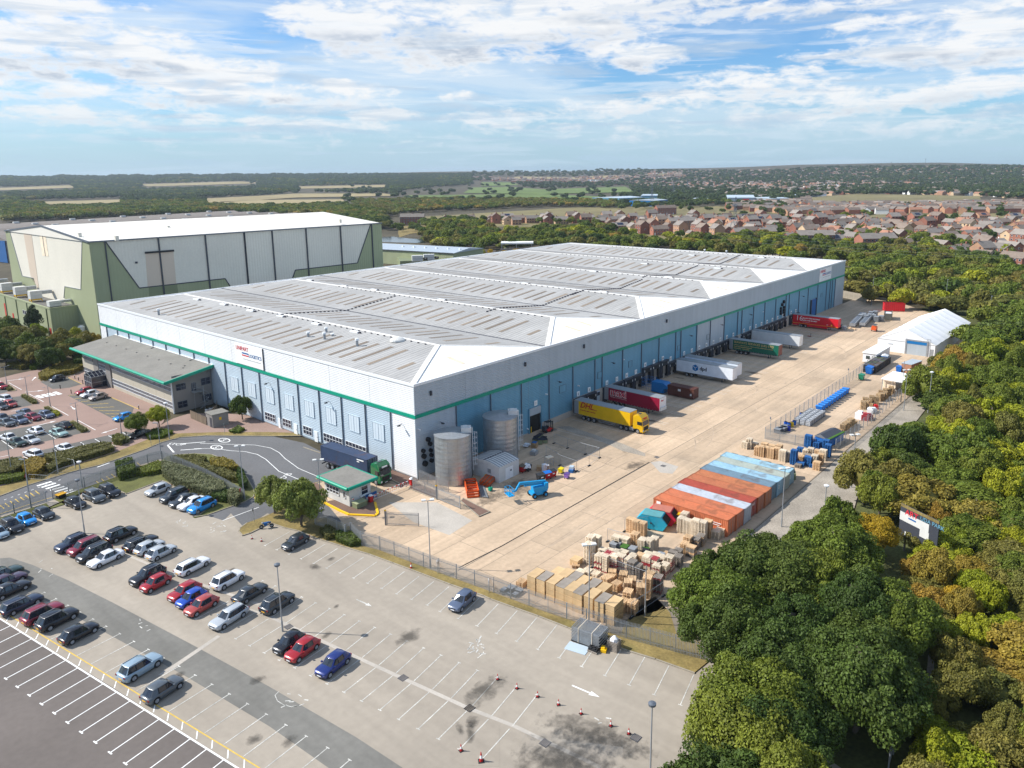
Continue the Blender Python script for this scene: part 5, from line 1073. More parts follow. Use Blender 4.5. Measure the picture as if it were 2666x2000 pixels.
for x,y,a,kind,col,lab in [(820,192,190,'small','dgrey','dark grey bubble shaped small car parked by the orange shrubs'),(1215,372,190,'hatch','red','crimson hatchback first of three at the office'),(1290,412,190,'hatch','white','white hatchback between the crimson car and the beige one at the office'),(1410,452,190,'hatch','beige','beige crossover with black roof, last of three at the office'),(1775,742,190,'hatch','bright','bright blue car half hidden by the round tree'),
 (2000,985,190,'saloon','black','dark car almost hidden behind the round tree'),(60,480,100,'suv','white','white off roader at the left edge above a coral car'),(145,557,na,'small','coral','coral red small car near the left picture edge'),(15,585,na,'saloon','dgrey','dark car cut by the left edge beside the coral one'),(10,300,na,'hatch','red','dark red car end at the left edge beside a planted bed'),
 (355,675,100,'saloon','slate','blue grey saloon seen from behind in the staff car park'),(475,742,na,'hatch','dred','wine red hatchback facing the road in the staff car park'),(667,708,na,'hatch','slate','steel blue hatchback beside the flowering bed'),(90,822,na,'saloon','grey','grey green saloon near the left edge'),(280,787,na,'suv','slate','deep slate blue off roader beside the wine red hatchback'),(20,750,100,'saloon','navy','navy car cut by the left edge'),
 (915,862,100,'hatch','black','black hatchback seen from behind beside the long planted bed'),(515,937,100,'hatch','white','white hatchback with dark rear window in the middle of the staff car park'),(845,967,na,'saloon','lgreen','pale green saloon beside the black hatchback'),(440,1067,na,'saloon','silver','silver saloon with dark windscreen in the staff car park'),(115,1032,100,'saloon','white','white saloon seen from behind near the left edge'),(245,1102,na,'saloon','green','dark green saloon between a white and a silver car'),(475,1267,100,'estate','white','white estate backed up to the hedge'),(925,1182,100,'saloon','white','white saloon alone against the hedge, right of the white estate')]:
 car('N',x,y,a,kind,col,lab,'cars in the staff car park')
for k in KK:
 if k not in first: print('unused',k)
# motorbike
t = thing('motorbike','dark blue motorbike parked on the kerb by the verge','motorbike',(*g2('J',225,178),.01),R(150))
MB().tube([(-.1,0,.55),(.3,0,.62),(.45,0,.78),(-.1,0,.85),(-.6,0,.85)],[.16,.2,.17,.15,.1],8).ob('body','text_blue',t); MB().box(-.65,.0,-.12,.12,.8,.92).ob('seat','black',t); MB().tube([(.72,0,.33),(.5,0,.95)],.04,6).tube([(.5,-.35,1.05),(.45,0,.98),(.5,.35,1.05)],.025,6).ob('fork','galv_dark',t)
for x in (.75,-.7): MB().tube([(x,-.07,.31),(x,.07,.31)],.31,16).tube([(x,-.08,.31),(x,.08,.31)],.14,8,1).ob('wheel',['rubber','galv'],t)
MB().tube([(-.2,.15,.35),(-.9,.17,.4)],.06,6).ob('exhaust','galv',t); MB().box(.55,.66,-.1,.1,.82,1.0).ob('headlight','head_light',t)
# == lorries and trailers
def wheel(par,x,y,r,wd,s,nm='wheel'):
 w_ = MB().tube([(0,-wd/2,0),(0,wd/2,0)],r,18).ob(nm,'rubber',par,(x,y,r),0 if s > 0 else math.pi)
 MB().tube([(0,wd/2+.005,0),(0,wd/2+.03,0)],r*.6,12).tube([(0,wd/2+.03,0),(0,wd/2+.08,0)],r*.25,8).ob('rim','rim',w_)
def trailer(name,label,X,Y0,Y1,col,roofm='lamp_metal',rear='galv',ang=0.,skin='paint_obj',curtain=True,h=4.05,front=None,cat='trailer',legs=True,skirt=False,wheels=3,frontcol=None,loc=None,par=None):
 # local axes: x forward (front of trailer), origin at the rear on the ground; front points to -Y in the world
 Lt = abs(Y1-Y0); t = par or thing(name,label,cat,(X,Y0,0),R(-90+ang),'trailers standing at the docks')
 hw = 1.275; zb = 1.15 if curtain else 1.1
 MB().box(0,Lt,-hw,hw,zb,h-.06).ob('body',skin,t).color = (*col,1)
 MB().box(-.02,Lt+.02,-hw-.015,hw+.015,h-.06,h+.02).ob('roof',roofm,t)
 MB().box(-.03,.0,-hw,hw,zb,h-.06).ob('rear_frame',rear,t)
 if curtain:
  f_ = MB().box(0,1.1,-hw-.02,hw+.02,zb+.02,h-.1,0).ob('rear_panel','lamp_metal',t)
  f_ = MB()
  for i in range(int(Lt/.75)): x = 1.3+.75*i; f_.box(x,x+.05,-hw-.03,-hw-.01,zb-.12,zb+.15).box(x,x+.05,hw+.01,hw+.03,zb-.12,zb+.15)
  stuff(f_.ob('strap','galv',t)); MB().box(0,Lt,-hw-.01,hw+.01,zb-.1,zb).ob('side_rail','dark_metal',t)
 if front is not None: MB().box(Lt,Lt+.03,-hw,hw,zb,h-.08).ob('front_panel','paint_obj',t).color = (*front,1)
 MB().box(.2,Lt-.2,-.45,.45,.85,zb).box(.3,Lt-1,-1.1,-.95,.95,zb).box(.3,Lt-1,.95,1.1,.95,zb).ob('chassis','dark_metal',t)
 for i in range(wheels):
  for s in (1,-1): wheel(t,2.4+1.31*i if wheels == 3 else 3.0+1.35*i,s*1.08,.5,.34,s)
 if skirt: MB().box(4.8,Lt-3.5,-hw,hw,.45,zb).box(0,2.,-hw,hw,.6,zb).ob('skirt','paint_obj',t).color = (*col,1)
 else:
  for s in (1,-1): MB().box(6.2,10.2,s*1.2-.03,s*1.2+.03,.5,.58).box(6.2,10.2,s*1.2-.03,s*1.2+.03,.85,.93).box(6.2,6.28,s*1.2-.03,s*1.2+.03,.5,.93).box(10.12,10.2,s*1.2-.03,s*1.2+.03,.5,.93).ob('side_guard','lamp_metal',t)
 if legs:
  for s in (1,-1): MB().box(Lt-3.0,Lt-2.85,s*.8-.07,s*.8+.07,.05,1.1).box(Lt-3.1,Lt-2.75,s*.8-.15,s*.8+.15,0,.06).ob('leg','dark_metal',t)
 return t,Lt
def cab(t,x0,col,dark=False):     # tractor under/in front of the trailer, x0 = rear of the tractor chassis
 MB().box(x0,x0+5.6,-.45,.45,.55,.95).ob('chassis','dark_metal',t)
 for x in ((x0+.8,x0+2.1) if not dark else (x0+.8,x0+2.1)):
  for s in (1,-1): wheel(t,x,s*1.05,.5,.4,s)
 for s in (1,-1): wheel(t,x0+4.75,s*1.08,.5,.32,s)
 x1 = x0+5.9; xb = x0+3.6
 prof = [(xb,.95),(xb,3.3),(xb+.15,3.65),(x1-.95,3.85),(x1-.35,3.35),(x1-.22,2.75),(x1-.02,1.55),(x1,.5),(x1-.75,.42),(x1-.8,.9),(x1-1.4,1.05),(x1-1.95,.9)]
 m = MB(); n = len(prof)
 for y in (-1.24,1.24): m.v += [(x,y*(.93 if z > 3.4 else 1),z) for x,z in prof]
 m.f = [tuple(range(n)),tuple(range(n,2*n))[::-1]]+[(i,i+n,(i+1) % n+n,(i+1) % n) for i in range(n)]; m.m = [0]*len(m.f)
 m.ob('cab','car_paint',t).color = (*col,1)
 def P(x,z,y): return (x,y,z)
 MB().add([(x1-.195,-1.08,2.72),(x1-.195,1.08,2.72),(x1-.03,1.12,1.75),(x1-.03,-1.12,1.75)],[(0,3,2,1)]).box(x1-.1,x1-.05,-1.05,1.05,1.8,1.85).ob('windscreen','glass_car',t)
 for s in (1,-1): MB().box(x1-1.3,x1-.35,*sorted((s*1.235,s*1.255)),1.85,2.55).ob('side_window','glass_car',t)
 MB().add([(x1-1.0,-1.15,3.88),(x1-1.0,1.15,3.88),(x1-.15,1.2,2.95),(x1-.15,-1.2,2.95)],[(0,3,2,1)]).box(x1-.42,x1-.1,-1.2,1.2,2.72,2.86).ob('sun_visor','black' if dark else 'car_paint',t).color = (*col,1)
 MB().add([(x1-1.75,-.42,3.80),(x1-1.75,.42,3.80),(x1-1.15,.42,3.86),(x1-1.15,-.42,3.86)],[(0,3,2,1)]).ob('roof_hatch','glass_car',t)
 MB().box(x1-.0,x1+.04,-.8,.8,.75,1.5).ob('grille','black',t); MB().box(x1-.1,x1+.06,-1.2,1.2,.35,.6).ob('bumper','black' if dark else 'car_paint',t).color = (*col,1)
 for s in (1,-1):
  MB().box(x1-.1,x1+.05,*sorted((s*.85,s*1.2)),.62,.9).ob('headlight','head_light',t)
  MB().box(x1-.35,x1-.2,*sorted((s*1.26,s*1.5)),1.9,2.6).ob('mirror','black',t)
  MB().box(x0+2.7,x0+3.7,*sorted((s*.6,s*1.2)),.4,1.0).ob('fuel_tank','galv',t)
 MB().box(x1+.02,x1+.07,-.28,.28,.42,.54).ob('number_plate','plastic_white',t)
 MB().box(x1-.25,x1-.2,-.6,.6,2.95,3.25).ob('name_board','plastic_white' if dark else 'signal_red',t)
def side_text(t,body,size,mat,x,z,width=None,bold=.01,shear=0.,side=-1,y=1.31):
 # reads left to right on the side that faces the camera (local +x is to the right in the picture)
 return lettering(body,size,mat,t,(x,-y if side < 0 else y,z),(1,0),.01,bold,width,shear)
YEL = (.78,.46,.005)
t,Lt = trailer('articulated_lorry','yellow curtain sided lorry with red DHL lettering backed onto a dock',44.35,-1.3,-15.1,YEL,cat='lorry',front=YEL,legs=False)
cab(t,Lt-2.9,YEL)
side_text(t,'DHL',1.25,'text_dhl',1.45,2.75,3.4,.03,.35); side_text(t,'Express',.35,'text_dhl',4.9,2.72,.9); side_text(t,'EXCELLENCE. SIMPLY DELIVERED.',.3,'text_dhl',1.5,2.1,4.0)
t,Lt = trailer('trailer','maroon curtain sided trailer with outlined Maxi lettering and white front',56.6,-.6,-14.9,(.27,.006,.035),front=(.75,.75,.77),ang=-1.0)
side_text(t,'maxi',2.05,'paint_white',1.55,2.45,4.3,.085); side_text(t,'maxi',2.05,'text_red',1.62,2.5,4.15,.025,y=1.335); side_text(t,'Haulage and Warehousing',.42,'text_pale',1.6,1.95,4.3)
MB().box(Lt+.03,Lt+.3,-1.1,1.1,1.25,1.9).ob('front_equipment','plant_white',t)
lettering('Maxi',.5,'text_red',t,(Lt+.05,-.8,3.2),(0,1),.01,.01)
t,Lt = trailer('trailer','white box trailer with blue cube and dpd logo',88.6,-.9,-16.2,(.74,.78,.84),'galv','plastic_white',curtain=False,front=(.8,.8,.82),wheels=2)
cx,cz = 5.3,2.65
hx = [(cx,cz+.85),(cx+.78,cz+.42),(cx+.78,cz-.48),(cx,cz-.9),(cx-.78,cz-.48),(cx-.78,cz+.42)]
m = MB(); m.add([(x,-1.295,z) for x,z in hx],[(0,5,4,3,2,1)]); m.ob('emblem','blue',t); m = MB()
for a,b in (((cx,cz-.02),(cx,cz-.6)),((cx,cz-.02),(cx-.62,cz+.32)),((cx+.1,cz+.08),(cx+.62,cz+.36))): m.bar((a[0],-1.30,a[1]),(b[0],-1.30,b[1]),.02,.09)
m.ob('emblem_line','paint_white',t); side_text(t,'dpd',1.3,'text_dark',6.5,2.25,1.9,.03)
trailer('trailer','plain white box trailer behind the dpd one',92.9,-.9,-15.4,(.72,.78,.86),'galv','plastic_white',curtain=False,front=(.8,.8,.82),wheels=2)
t,Lt = trailer('trailer','dark green curtain sided trailer with gold SEAWAYS SERVICES lettering and brown front',118.9,-.9,-15.3,(.008,.12,.075),front=(.2,.05,.04),wheels=3)
side_text(t,'SEAWAYS SERVICES (UK) LTD',.95,'text_gold',1.4,3.1,11.6,.015)
for i,(s_,w_) in enumerate([('SUPPLIERS & PURVEYORS OF ALL TYPES OF BOTTLES, GLASSWARE & CLOSURES',11.4),('www.seawaysservices.com',5.4),('HASLINGDEN - LANCASHIRE',4.6)]): side_text(t,s_,.45,'text_gold',1.4,2.5-.5*i,w_,.012)
trailer('trailer','plain white box trailer between the green and the red ones',133.9,-.9,-15.4,(.66,.67,.68),'galv','dark_metal',curtain=False,front=(.78,.77,.74),wheels=2,frontcol=None)
t,Lt = trailer('trailer','bright red skirted trailer with 16 BILLION ITEMS DELIVERED lettering',166.3,-.9,-15.6,(.62,.008,.02),'lamp_metal','dark_metal',curtain=False,front=(.6,.01,.03),wheels=2,skirt=True)
side_text(t,'16',1.9,'plastic_white',1.0,2.2,1.8,-.01); side_text(t,'BILLION ITEMS DELIVERED',.62,'paint_white',3.3,3.0,5.6,.02); side_text(t,'SAFELY AND SECURELY',.62,'paint_white',3.3,2.3,4.8,.02); side_text(t,'EVERY SINGLE YEAR',.3,'text_pale',3.3,1.75,2.4)
MB().box(0,Lt,-1.29,-1.275,1.28,1.36).ob('yellow_stripe','yellow',t); MB().tube([(Lt-2,-1.28,1.8),(Lt-2,-1.3,1.8)],.25,10).ob('emblem','plate_yellow',t); MB().box(Lt-3.6,Lt-3.1,-1.3,-1.275,1.7,1.85).ob('emblem','plastic_white',t)
# green tractor with the blue container
BL = (.055,.085,.16)
tg,Lt = None,12.6
t = thing('container_lorry','green lorry cab hauling a dark blue shipping container past the warehouse','lorry',(-5.65,18.0,.01),R(-90+3.6))
def container(t,L=12.19,z0=0.,h=2.59,col=(.5,.1,.03),doors=True,n=None):
 hw = 1.22; n = 42; m = MB(); per = (L-.3)/n
 for s in (1,-1):
  pts = []
  for i in range(n): x = .15+per*i; pts += [(x,.0),(x+per*.35,.0),(x+per*.5,-.045),(x+per*.85,-.045)]
  pts.append((L-.15,0)); o = len(m.v)
  for x,d in pts: m.v += [(x,s*(hw-.03+d),z0+.15),(x,s*(hw-.03+d),z0+h-.1)]
  for i in range(len(pts)-1): m.f.append((o+2*i,o+2*i+2,o+2*i+3,o+2*i+1)); m.m.append(0)
 m.box(.1,L-.1,-hw+.1,hw-.1,z0+.1,z0+h-.12)
 m.ob('side_panel','container',t).color = (*col,1)
 m = MB(); pts = []
 for i in range(n): x = .15+per*i; pts += [(x,0),(x+per*.4,0),(x+per*.5,-.03),(x+per*.9,-.03)]
 pts.append((L-.15,0))
 for x,d in pts: m.v += [(x,-hw+.08,z0+h-.02+d),(x,hw-.08,z0+h-.02+d)]
 for i in range(len(pts)-1): m.f.append((2*i,2*i+2,2*i+3,2*i+1)); m.m.append(0)
 m.ob('roof','container_top',t).color = (*col,1)
 m = MB()
 for x in (0,L-.14):
  for y in (-hw,hw-.14): m.box(x,x+.14,y,y+.14,z0,z0+h)
 for y in (-hw,hw-.09): m.box(.14,L-.14,y,y+.09,z0+h-.12,z0+h).box(.14,L-.14,y,y+.09,z0,z0+.14)
 m.box(0,.1,-hw,hw,z0+h-.12,z0+h).box(L-.1,L,-hw,hw,z0+h-.12,z0+h).box(0,.1,-hw,hw,z0,z0+.14); m.ob('frame','container',t).color = (*[c*.8 for c in col],1)
 if doors:
  for s in (1,-1): MB().box(L-.06,L-.01,*sorted((s*.01,s*1.08)),z0+.15,z0+h-.12).box(L-.01,L+.03,s*.3-.02,s*.3+.02,z0+.1,z0+h-.1,1).box(L-.01,L+.03,s*.75-.02,s*.75+.02,z0+.1,z0+h-.1,1).ob('door',['container','galv'],t).color = (*col,1)
container(t,12.19,1.35,2.65,BL)
MB().box(.2,12,-.45,.45,.85,1.35).box(.1,12,-1.1,-.95,1.1,1.35).box(.1,12,.95,1.1,1.1,1.35).box(0,.12,-1.2,1.2,.5,.7).ob('chassis','dark_metal',t)
for i in range(3):
 for s in (1,-1): wheel(t,1.7+1.31*i,s*1.06,.5,.34,s)
cab(t,9.5,(.005,.16,.055),True);
MB().box(7.6,8.4,-1.2,-.9,.6,1.1).ob('side_box','plant_white',t)
lettering('MAERSK',.3,'paint_white',t,(9.7,-1.26,3.55),(1,0),.01,.01,1.7) if False else MB().box(9.7,11.4,-1.27,-1.25,3.5,3.7).box(9.7,10.3,-1.27,-1.25,3.15,3.3).ob('white_mark','paint_white',t)
# == containers
ccol = [(.62,.19,.085),(.60,.19,.09),(.52,.55,.60),(.42,.08,.05),(.50,.17,.08),(.52,.19,.085),(.17,.26,.33),(.33,.53,.66),(.42,.46,.40),(.34,.54,.64)]
clab = ['orange shipping container nearest the pallets, its ribbed side in view','orange shipping container second from the pallets','pale grey white shipping container among the orange ones','dark red shipping container with small white marks on its end','rust streaked orange brown container beside the dark red one','rust streaked orange brown container beside the slate blue one','slate blue grey shipping container','light blue container between the slate blue and the pale one','pale grey green shipping container with dark seam','light blue container at the far end, beside the pallet stacks']
for i in range(10):
 t = thing('shipping_container',clab[i],'container',(15.2+2.48*i,-37.9-.12*(i % 3),.012),R(-90),'row of shipping containers')
 container(t,col=ccol[i])
 if i in (7,9): lettering('2',.9,'paint_white',t,(12.26,-.9,1.4),(0,1),.005,.02)
 if i == 3: lettering('N 3',.5,'paint_white',t,(12.26,-.6,1.9),(0,1),.005,.02)
 if i == 0: MB().box(.6,1.3,-1.285,-1.27,1.7,2.3).box(9.6,11.2,-1.285,-1.27,1.7,1.8).box(9.6,10.9,-1.285,-1.27,1.4,1.5).ob('white_mark','paint_white',t)
# == pallets
def pallet_mesh(mat,L=1.2,W_=1.0,h=.15):
 m = MB()
 for i in range(6): y = -W_/2+i*(W_-.12)/5; m.box(-L/2,L/2,y,y+.12,h-.025,h)
 for y in (-W_/2,-.05,W_/2-.1):
  m.box(-L/2,L/2,y,y+.1,0,.022)
  for x in (-L/2,-.06,L/2-.12): m.box(x,x+.12,y,y+.1,.022,h-.025)
 return m.mesh('pallet',mat)
PM = {'w': pallet_mesh('wood'),'p': pallet_mesh('wood_pale'),'b': pallet_mesh('pallet_blue'),'r': pallet_mesh('pallet_red'),'g': pallet_mesh('wood_grey')}
PN = {'w': 'wooden','p': 'pale','b': 'blue','r': 'red','g': 'grey'}; SO = {}; pcount = [0]; over = {k: MB() for k in PM}; rp = random.Random(11)
def stack(x,y,n,kind,lab,rz=0.,mixed=None,step=.15):
 n = int(n*(1.75 if lab[:2] == '@k' and n > 4 else 1.3 if n > 5 else 1))
 for i in range(n):
  k = mixed if (mixed and rp.random() < .25) else kind; jx,jy,a = rp.uniform(-.03,.03),rp.uniform(-.03,.03),R(rz+rp.uniform(-2,2)); z = .014+i*step
  if pcount[0] < 290:
   o = ob('pallet',PM[k],None,(x+jx,y+jy,z),a); tag(o,'','pallet','pallets stacked around the containers'); o['label'] = f"{PN[k]} pallet, {ORD[i]} up, in {lab}"; pcount[0] += 1; SO.setdefault(lab,[]).append((o,k,i))
  else:
   T = Matrix.Translation((x+jx,y+jy,z)) @ Matrix.Rotation(a,4,'Z'); me = PM[k]; over[k].add([tuple(v.co) for v in me.vertices],[tuple(p.vertices) for p in me.polygons],0,T)
def K2(x,y,z=0): return g2('K',x,y,z)
for i,(x,y,n,k,m_) in enumerate([(375,535,5,'w',None),(710,415,3,'w',None),(900,525,6,'w',None),(935,470,5,'w',None),(960,560,6,'w',None),(1000,500,6,'w',None),(1030,590,10,'w',None),(1055,560,9,'w',None),(1030,660,11,'w',None),(1060,700,8,'w',None),(1000,690,8,'w',None),(1110,640,13,'w',None),(1150,600,14,'w',None),(1160,560,13,'w',None),(1215,575,12,'g','r')]):
 stack(*K2(x,y),n,k,['the small low stack left of the crates by the railings','the low pile beside the lamp post','the loose pile behind the long crates','the short pile behind the long crates, further back','the leaning pile beside the crates','the mid pile beside the leaning one','the tall orange pile by the lamp mast','the second tall pile by the lamp mast','the stack close to the railings','the slatted stack closest to the railings','the lower stack near the railings','the tallest orange stack by the lamp mast','the tall orange stack next to the trees','the tall orange stack behind the mast','the grey and red stack beneath the trees'][i],12+rp.uniform(-20,20),m_)
for i,(x,y,n,k,m_) in enumerate([(740,460,3,'p',None),(780,455,3,'p',None),(830,465,2,'p',None),(790,390,11,'p',None),(800,345,11,'p',None),(835,320,9,'p',None),(855,430,8,'p','r'),(885,440,9,'p','r'),(910,425,9,'p','r'),(945,440,9,'p','r'),(985,440,9,'p','r'),(1020,450,8,'p','r'),(1055,470,8,'g',None),(1090,480,7,'g',None),(880,370,6,'p',None),(960,300,7,'p',None),(1010,310,7,'p',None),(1075,300,9,'w',None),(1120,330,8,'p',None),(1160,335,8,'p',None),(1190,310,7,'p',None),(1250,350,4,'w',None),(1150,440,8,'p','r'),(1190,450,8,'p','r'),(1240,430,7,'p','r'),(1285,440,8,'p','r'),(1310,370,5,'g',None),(1340,360,5,'g',None),(1380,330,6,'w',None),(1400,300,7,'w',None),(1450,300,6,'g','w'),(1480,280,6,'g','w'),
                                 (1050,200,8,'w',None),(1085,215,8,'w',None),(1120,225,8,'w',None),(1360,200,9,'p',None),(1400,215,9,'p',None),(1380,170,9,'p',None),(1450,240,11,'p',None),(1490,250,11,'p',None),(1520,230,10,'w',None),(1575,240,5,'p',None),(1600,225,5,'p',None),(1060,420,7,'p',None),(1110,415,7,'w',None),(1150,395,6,'p',None),(1200,400,6,'p','g'),(960,395,7,'p',None),(920,375,6,'p',None),(1000,395,7,'p','r'),(1255,475,7,'p','r'),(1210,480,7,'p','r'),(930,490,4,'w',None),(1340,410,6,'g',None),(1420,350,6,'g','w')]):
 stack(*K2(x,y),n,k,f"@k{i}",rp.choice([4,8,95]),m_)
def H2(x,y,z=0): return g2('H',x,y,z)
for i,(x,y,n,k) in enumerate([(440,845,7,'p'),(475,845,10,'p'),(520,840,6,'p'),(545,900,9,'w'),(580,910,10,'w'),(620,915,10,'w'),(655,925,10,'w'),(700,930,11,'w'),(750,950,11,'p'),(800,945,9,'p'),(840,975,14,'b'),(850,950,5,'p'),(895,870,5,'b'),(900,950,6,'w'),(955,825,8,'b'),(960,835,13,'b'),(1000,835,8,'b'),(1030,850,7,'b'),(1065,845,8,'b'),(1105,870,12,'b'),(1120,915,13,'b'),(940,900,6,'p'),(980,900,7,'p'),(1040,930,9,'w'),(1080,940,10,'p'),(1060,975,10,'w'),(1010,985,10,'p'),(960,960,8,'g'),(960,985,9,'b'),(900,990,5,'b'),(1000,1000,4,'b'),(880,1000,4,'g'),(1030,1020,8,'w'),(720,880,8,'w'),(660,880,8,'w'),(600,870,9,'w')]):
 stack(*H2(x,y),n,k,f"@h{i}",rp.choice([2,6,92]))
for lab,l in SO.items():
 if lab.startswith('@'):
  def setl(s,l=l):
   for o,k,i in l: o['label'] = f"{PN[k]} pallet {ORD[i]} up, {s}"
  near(setl,'pale stack' if l[0][1] == 'p' else ('blue stack' if l[0][1] == 'b' else 'wooden stack'),l[0][0].location.x,l[0][0].location.y)
for k,m_ in over.items():
 if m_.v: o = m_.ob('pallet_stacks',{'w':'wood','p':'wood_pale','b':'pallet_blue','r':'pallet_red','g':'wood_grey'}[k]); stuff(tag(o,f"dense {PN[k]} pallet stacks in rows around the containers",'pallets'))
# the long crates by the railings: each a lidded timber box on a pallet, two or three high
cm = MB(); cm.box(-.6,.6,-1.1,1.1,.14,.78); [cm.box(-.62,-.6,y-.06,y+.06,.14,.78).box(.6,.62,y-.06,y+.06,.14,.78) for y in (-1.02,-.35,.35,1.02)]; cm.box(-.62,.62,-1.12,1.12,.78,.83,1)
for y in (-1,-.0,1): cm.box(-.6,.6,y-.08,y+.08,0,.14)
cms = [cm.mesh('crate',['wood_crate','wood_crate']),cm.mesh('crate',['wood_crate','wood_grey'])]
cl_ = [(465,520),(522,540),(582,562),(640,585),(694,606),(748,628),(815,650),(880,680),(945,700)]; cl2 = [(650,500),(705,520),(755,545),(820,565),(880,590)]
ln = ['first','second','third','fourth','fifth','sixth','seventh','eighth','ninth']; nrz = math.atan2(*(np.array(K2(945,700))-np.array(K2(465,520)))[::-1])
for r_,(lst,hs) in enumerate(((cl_,3),(cl2,2))):
 for i,(x,y) in enumerate(lst):
  p = K2(x,y+28 if r_ == 0 else y+10,.4)
  for j in range(hs):
   o = ob('crate',cms[(i+j+r_) % 2 if j == hs-1 else 0],None,(p[0],p[1],.014+.84*j),nrz)
   o.rotation_euler.z = nrz
   tag(o,f"{'top' if j == hs-1 else ('bottom' if j == 0 else 'middle')} timber crate in the {ln[i]} pile of the {'front' if r_ == 0 else 'rear'} crate row",'crate','long timber crates behind the railings')
o = ob('crate',cms[0],None,(*K2(595,480),.014),nrz); tag(o,'single timber crate standing behind the crate rows','crate')
o = ob('crate',cms[0],None,(*K2(712,400),.014),nrz); tag(o,'single square timber crate left of the pale pallets','crate'); o.scale = (1,.6,1)
# == railings and fences
def pale_me(h): return [(-.03,0),(.03,0),(.03,h-.12),(.0,h),(-.03,h-.12)]
def palisade(label,pts,h=2.3,step=.16,post=2.75,name='palisade_fence',mat='galv',z0=0.):
 t = thing(name,label,'fence',(*pts[0],z0)); o = pts[0]; m = MB(); pr = pale_me(h); pm = MB().box(-.05,.05,-.05,.05,0,h-.15).mesh('post',mat)
 for a,b in zip(pts,pts[1:]):
  L = math.hypot(b[0]-a[0],b[1]-a[1]); d = ((b[0]-a[0])/L,(b[1]-a[1])/L); n = int(L/step)
  for i in range(n):
   x,y = a[0]-o[0]+d[0]*step*(i+.5),a[1]-o[1]+d[1]*step*(i+.5)
   m.add([(x+d[0]*u,y+d[1]*u,z+.05) for u,z in pr],[(0,1,2,3,4)]); m.add([(x+d[0]*.03,y+d[1]*.03,.05),(x+d[0]*.03-d[1]*.025,y+d[1]*.03+d[0]*.025,.05),(x+d[0]*.03-d[1]*.025,y+d[1]*.03+d[0]*.025,h-.1),(x+d[0]*.03,y+d[1]*.03,h-.1)],[(0,1,2,3)])
  for zz in (.45,h-.45): MB().bar((a[0]-o[0]-d[1]*.03,a[1]-o[1]+d[0]*.03,zz),(b[0]-o[0]-d[1]*.03,b[1]-o[1]+d[0]*.03,zz),.03,.06).ob('rail',mat,t)
  k = max(1,round(L/post))
  for i in range(k+1): ob('post',pm,t,(a[0]-o[0]+d[0]*L*i/k-d[1]*.09,a[1]-o[1]+d[1]*L*i/k+d[0]*.09,0),math.atan2(d[1],d[0]))
 stuff(m.ob('pale',mat,t)); return t
palisade('long grey palisade fence between the front car park and the yard',[(-20.7,-11.2),(-20,-14.5),(-19.5,-20),(-18.97,-25.3),(-17.9,-34),(-17.06,-42.06),(-15.42,-52.03),(-13.43,-60.08),(-12.3,-63.5)])
palisade('short palisade fence stretch below the round bushy trees',G2L('J',[(520,160),(600,185),(712,238),(745,225)])+[(-20.7,-11.2)],2.2)
palisade('palisade fence with open pales along the road at the left',G2L('E',[(-300,1530),(0,1413),(120,1380),(385,1290)]),2.0)
palisade('palisade fence from the gap in the railings to the clipped hedge',G2L('E',[(437,1262),(700,1165),(962,1080),(1010,1060),(1220,975),(1335,945)]),2.0)
palisade('grey palisade fence running through the tall grass hedges',G2L('E',[(1335,945),(1500,1010),(1700,1100),(1850,1180),(2012,1272)]),2.0,mat='galv')
palisade('low palisade screen against the white corner of the warehouse',[(-.2,-.6)]+G2L('F',[(1690,1180),(1790,1210)]),2.2)
palisade('palisade screen behind the orange rack frames',G2L('F',[(1500,1185),(1700,1262)]),2.2)
def gate(label,a,b,h=2.2):
 t = thing('gate',label,'gate',(*a,0),math.atan2(b[1]-a[1],b[0]-a[0])); L = math.hypot(b[0]-a[0],b[1]-a[1]); m = MB(); n = int(L/.16)
 for i in range(n): m.box(.1+.16*i,.16+.16*i,-.01,.01,.15,h)
 stuff(m.ob('pale','galv',t)); MB().box(0,L,-.03,.03,.2,.28).ob('rail','galv',t); MB().box(0,L,-.03,.03,h-.4,h-.32).ob('rail','galv',t); MB().box(-.05,.05,-.05,.05,0,h).ob('stile','galv',t); MB().box(L-.05,L+.05,-.05,.05,0,h).ob('stile','galv',t)
 MB().box(-.32,-.12,-.1,.1,0,h+.25).box(-.34,-.1,-.12,.12,h+.1,h+.25,1).ob('gate_post',['galv_dark','yellow'],t)
gate('open palisade gate leaf standing alone below the gatehouse',g2('F',1290,1478),g2('F',1550,1490)); gate('open palisade gate leaf beside the orange rack frames',g2('F',1705,1268),g2('F',1890,1345))
# mesh fenced compound
def meshfence(label,pts,h=2.4,post=2.6,name='mesh_fence',wires=9,mat='galv',net=.5):
 t = thing(name,label,'fence',(*pts[0],0)); o = pts[0]; m = MB(); pm = MB().box(-.05,.05,-.05,.05,0,h+.1).mesh('post','galv')
 for a,b in zip(pts,pts[1:]):
  L = math.hypot(b[0]-a[0],b[1]-a[1]); d = ((b[0]-a[0])/L,(b[1]-a[1])/L); k = max(1,round(L/post))
  for i in range(k+1): ob('post',pm,t,(a[0]-o[0]+d[0]*L*i/k,a[1]-o[1]+d[1]*L*i/k,0),math.atan2(d[1],d[0]))
  for j in range(wires+1): z = .1+(h-.1)*j/wires; m.bar((a[0]-o[0],a[1]-o[1],z),(b[0]-o[0],b[1]-o[1],z),.02,.025 if j < wires else .05)
  for i in range(int(L/.18)): x,y = a[0]-o[0]+d[0]*.18*i,a[1]-o[1]+d[1]*.18*i; m.add([(x,y,.1),(x+d[0]*.02,y+d[1]*.02,.1),(x+d[0]*.02,y+d[1]*.02,h),(x,y,h)],[(0,1,2,3)])
 stuff(m.ob('mesh',mat,t)); return t
